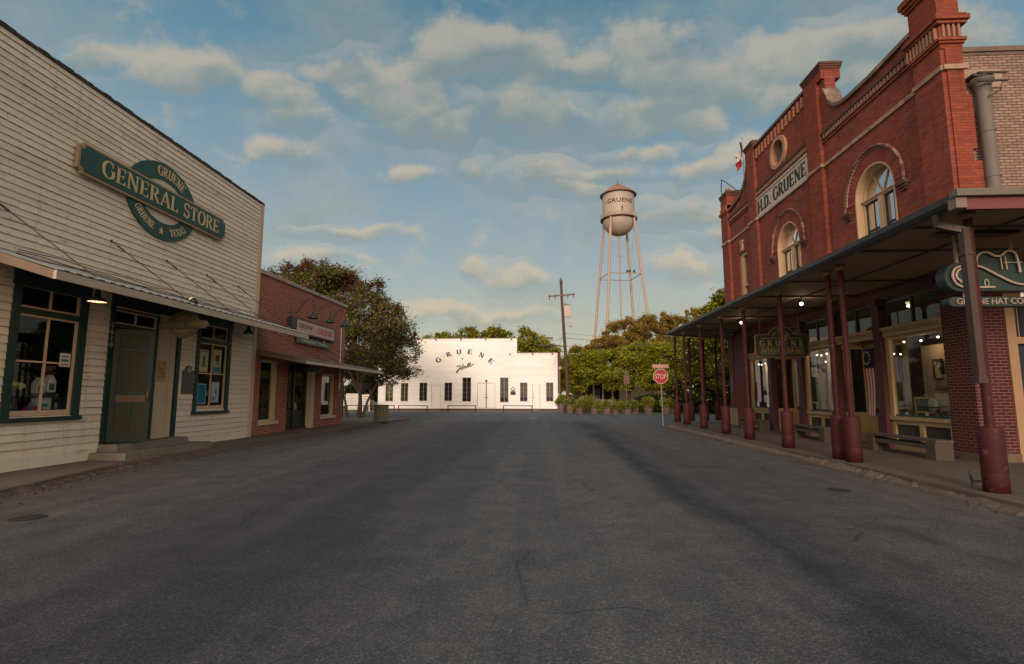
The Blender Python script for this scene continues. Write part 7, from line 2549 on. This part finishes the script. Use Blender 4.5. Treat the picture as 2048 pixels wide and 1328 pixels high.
# ---- curled lamp post behind the planters
lp = T('garden_lamp_post', 'dark lamp post with two large curled hoops above the planters', 'lamp post', (7.3, 44.6, 0))
MB().cyl((7.3, 44.6, 0), (7.3, 44.6, 3.2), .06, .045, 10).build('post', M('brown_lamp_iron', (.12, .065, .045), .6), lp)
for s_ in (-1, 1):
    MB().tube([(7.3 + s_ * (.55 + .42 * math.cos(R(a))), 44.6, 3.35 + .42 * math.sin(R(a))) for a in range(200, -60, -20)], .028, 7).build('hoop', M('hoop_iron', (.14, .11, .08), .6), lp)
MB().box(7.06, 7.54, 44.52, 44.68, 2.55, 3.2).build('sign_box', M('lamp_sign_brown', (.13, .06, .05), .6), lp)
MB().cyl((7.3, 44.6, 3.2), (7.3, 44.6, 3.9), .07, .02, 8).build('finial', MATS['hoop_iron'], lp)

# ---- barrel planters
M_STAVE = M('barrel_stave_wood', (.19, .125, .10), .85, var=.3, s=2, fine=.3, fs=12, stretch=(3, 3, .5), island=.25)
M_HOOP = M('barrel_hoop', (.07, .055, .05), .6, metal=.4)
L_FERN = leaf_mat('planter_leaf', (.24, .25, .022), (.14, .16, .016), (.32, .30, .06))
L_FLOW = leaf_mat('planter_flower', (.50, .47, .26), (.34, .28, .18), (.50, .48, .32))
pos_b = [(1.95, 48.4), (2.70, 47.5), (3.45, 46.0), (3.95, 47.9), (4.70, 45.6), (5.60, 44.6), (6.42, 45.3), (7.30, 44.3), (8.00, 45.0), (8.85, 43.6), (10.9, 46.2), (11.7, 47.2), (2.3, 49.2)]
hts = [.85, .80, .62, .85, .60, .60, .58, .62, .60, .82, .80, .72, .8]
labs = ['planter touching the right corner of the white hall', 'second barrel planter from the hall corner, foot of the utility pole', 'half barrel planter in front, just right of the utility pole', 'tall barrel planter standing back behind the half barrel',
        'barrel planter with the biggest green mound', 'barrel planter with pale cream flowers on its left side', 'barrel planter left of the curled lamp post', 'barrel planter right at the curled lamp post', 'barrel planter between the lamp post and the tall end barrel',
        'tall weathered barrel at the right end of the planter row', 'barrel planter seen just left of the stop sign post foot', 'barrel planter seen right of the stop sign post foot', 'barrel planter hidden deepest beside the hall corner']
for i, ((x, y), h) in enumerate(zip(pos_b, hts)):
    t = T('barrel_planter', labs[i], 'planter', (x, y, 0), 'barrel planters beyond the cross street')
    mb = MB()
    ns = 14
    for k in range(ns):
        a0, a1 = 2 * PI * k / ns + .02, 2 * PI * (k + 1) / ns - .02
        pr = [(.30, 0), (.345, h * .35), (.355, h * .6), (.33, h)]
        vs = []
        for r_, z in pr:
            for a in (a0, a1):
                vs.append((x + r_ * math.cos(a), y + r_ * math.sin(a), z))
        mb._add(vs, [(2 * q, 2 * q + 1, 2 * q + 3, 2 * q + 2) for q in range(3)])
    mb.lathe((x, y, 0), [(.29, 0), (.33, h * .5), (.31, h - .05), (.001, h - .05)], 16)
    mb.build('staves', M_STAVE, t)
    mb = MB()
    for z, r_ in ((.12, .325), (h * .38, .355), (h * .72, .36), (h - .06, .345)):
        mb.lathe((x, y, z), [(r_, 0), (r_ + .005, .02), (r_, .045)], 18)
    mb.build('hoops', M_HOOP, t)
    big = [1.0, .8, 1.3, 1.1, 1.45, .85, 1.0, 1.2, .8, 1.05, 1.0, .9, 1.1][i]
    lob = [(x, y, h + .20 * big, .50 * big, .45, .42 * big), (x + NR.uniform(-.3, .3), y - .25, h + .05, .32, .25, .26)]
    leaf_mesh('plant', crown_pts(lob, 1900, .6, 10, .9), .055, [L_FERN], t)
    fp = crown_pts([(x + NR.uniform(-.2, .2), y - .2, h + .34, .42, .25, .24)], 170 if i in (0, 1, 3, 5, 8, 9, 10, 11, 12) else 40, .5, 8)
    leaf_mesh('flowers', fp, .045, [L_FLOW], t)
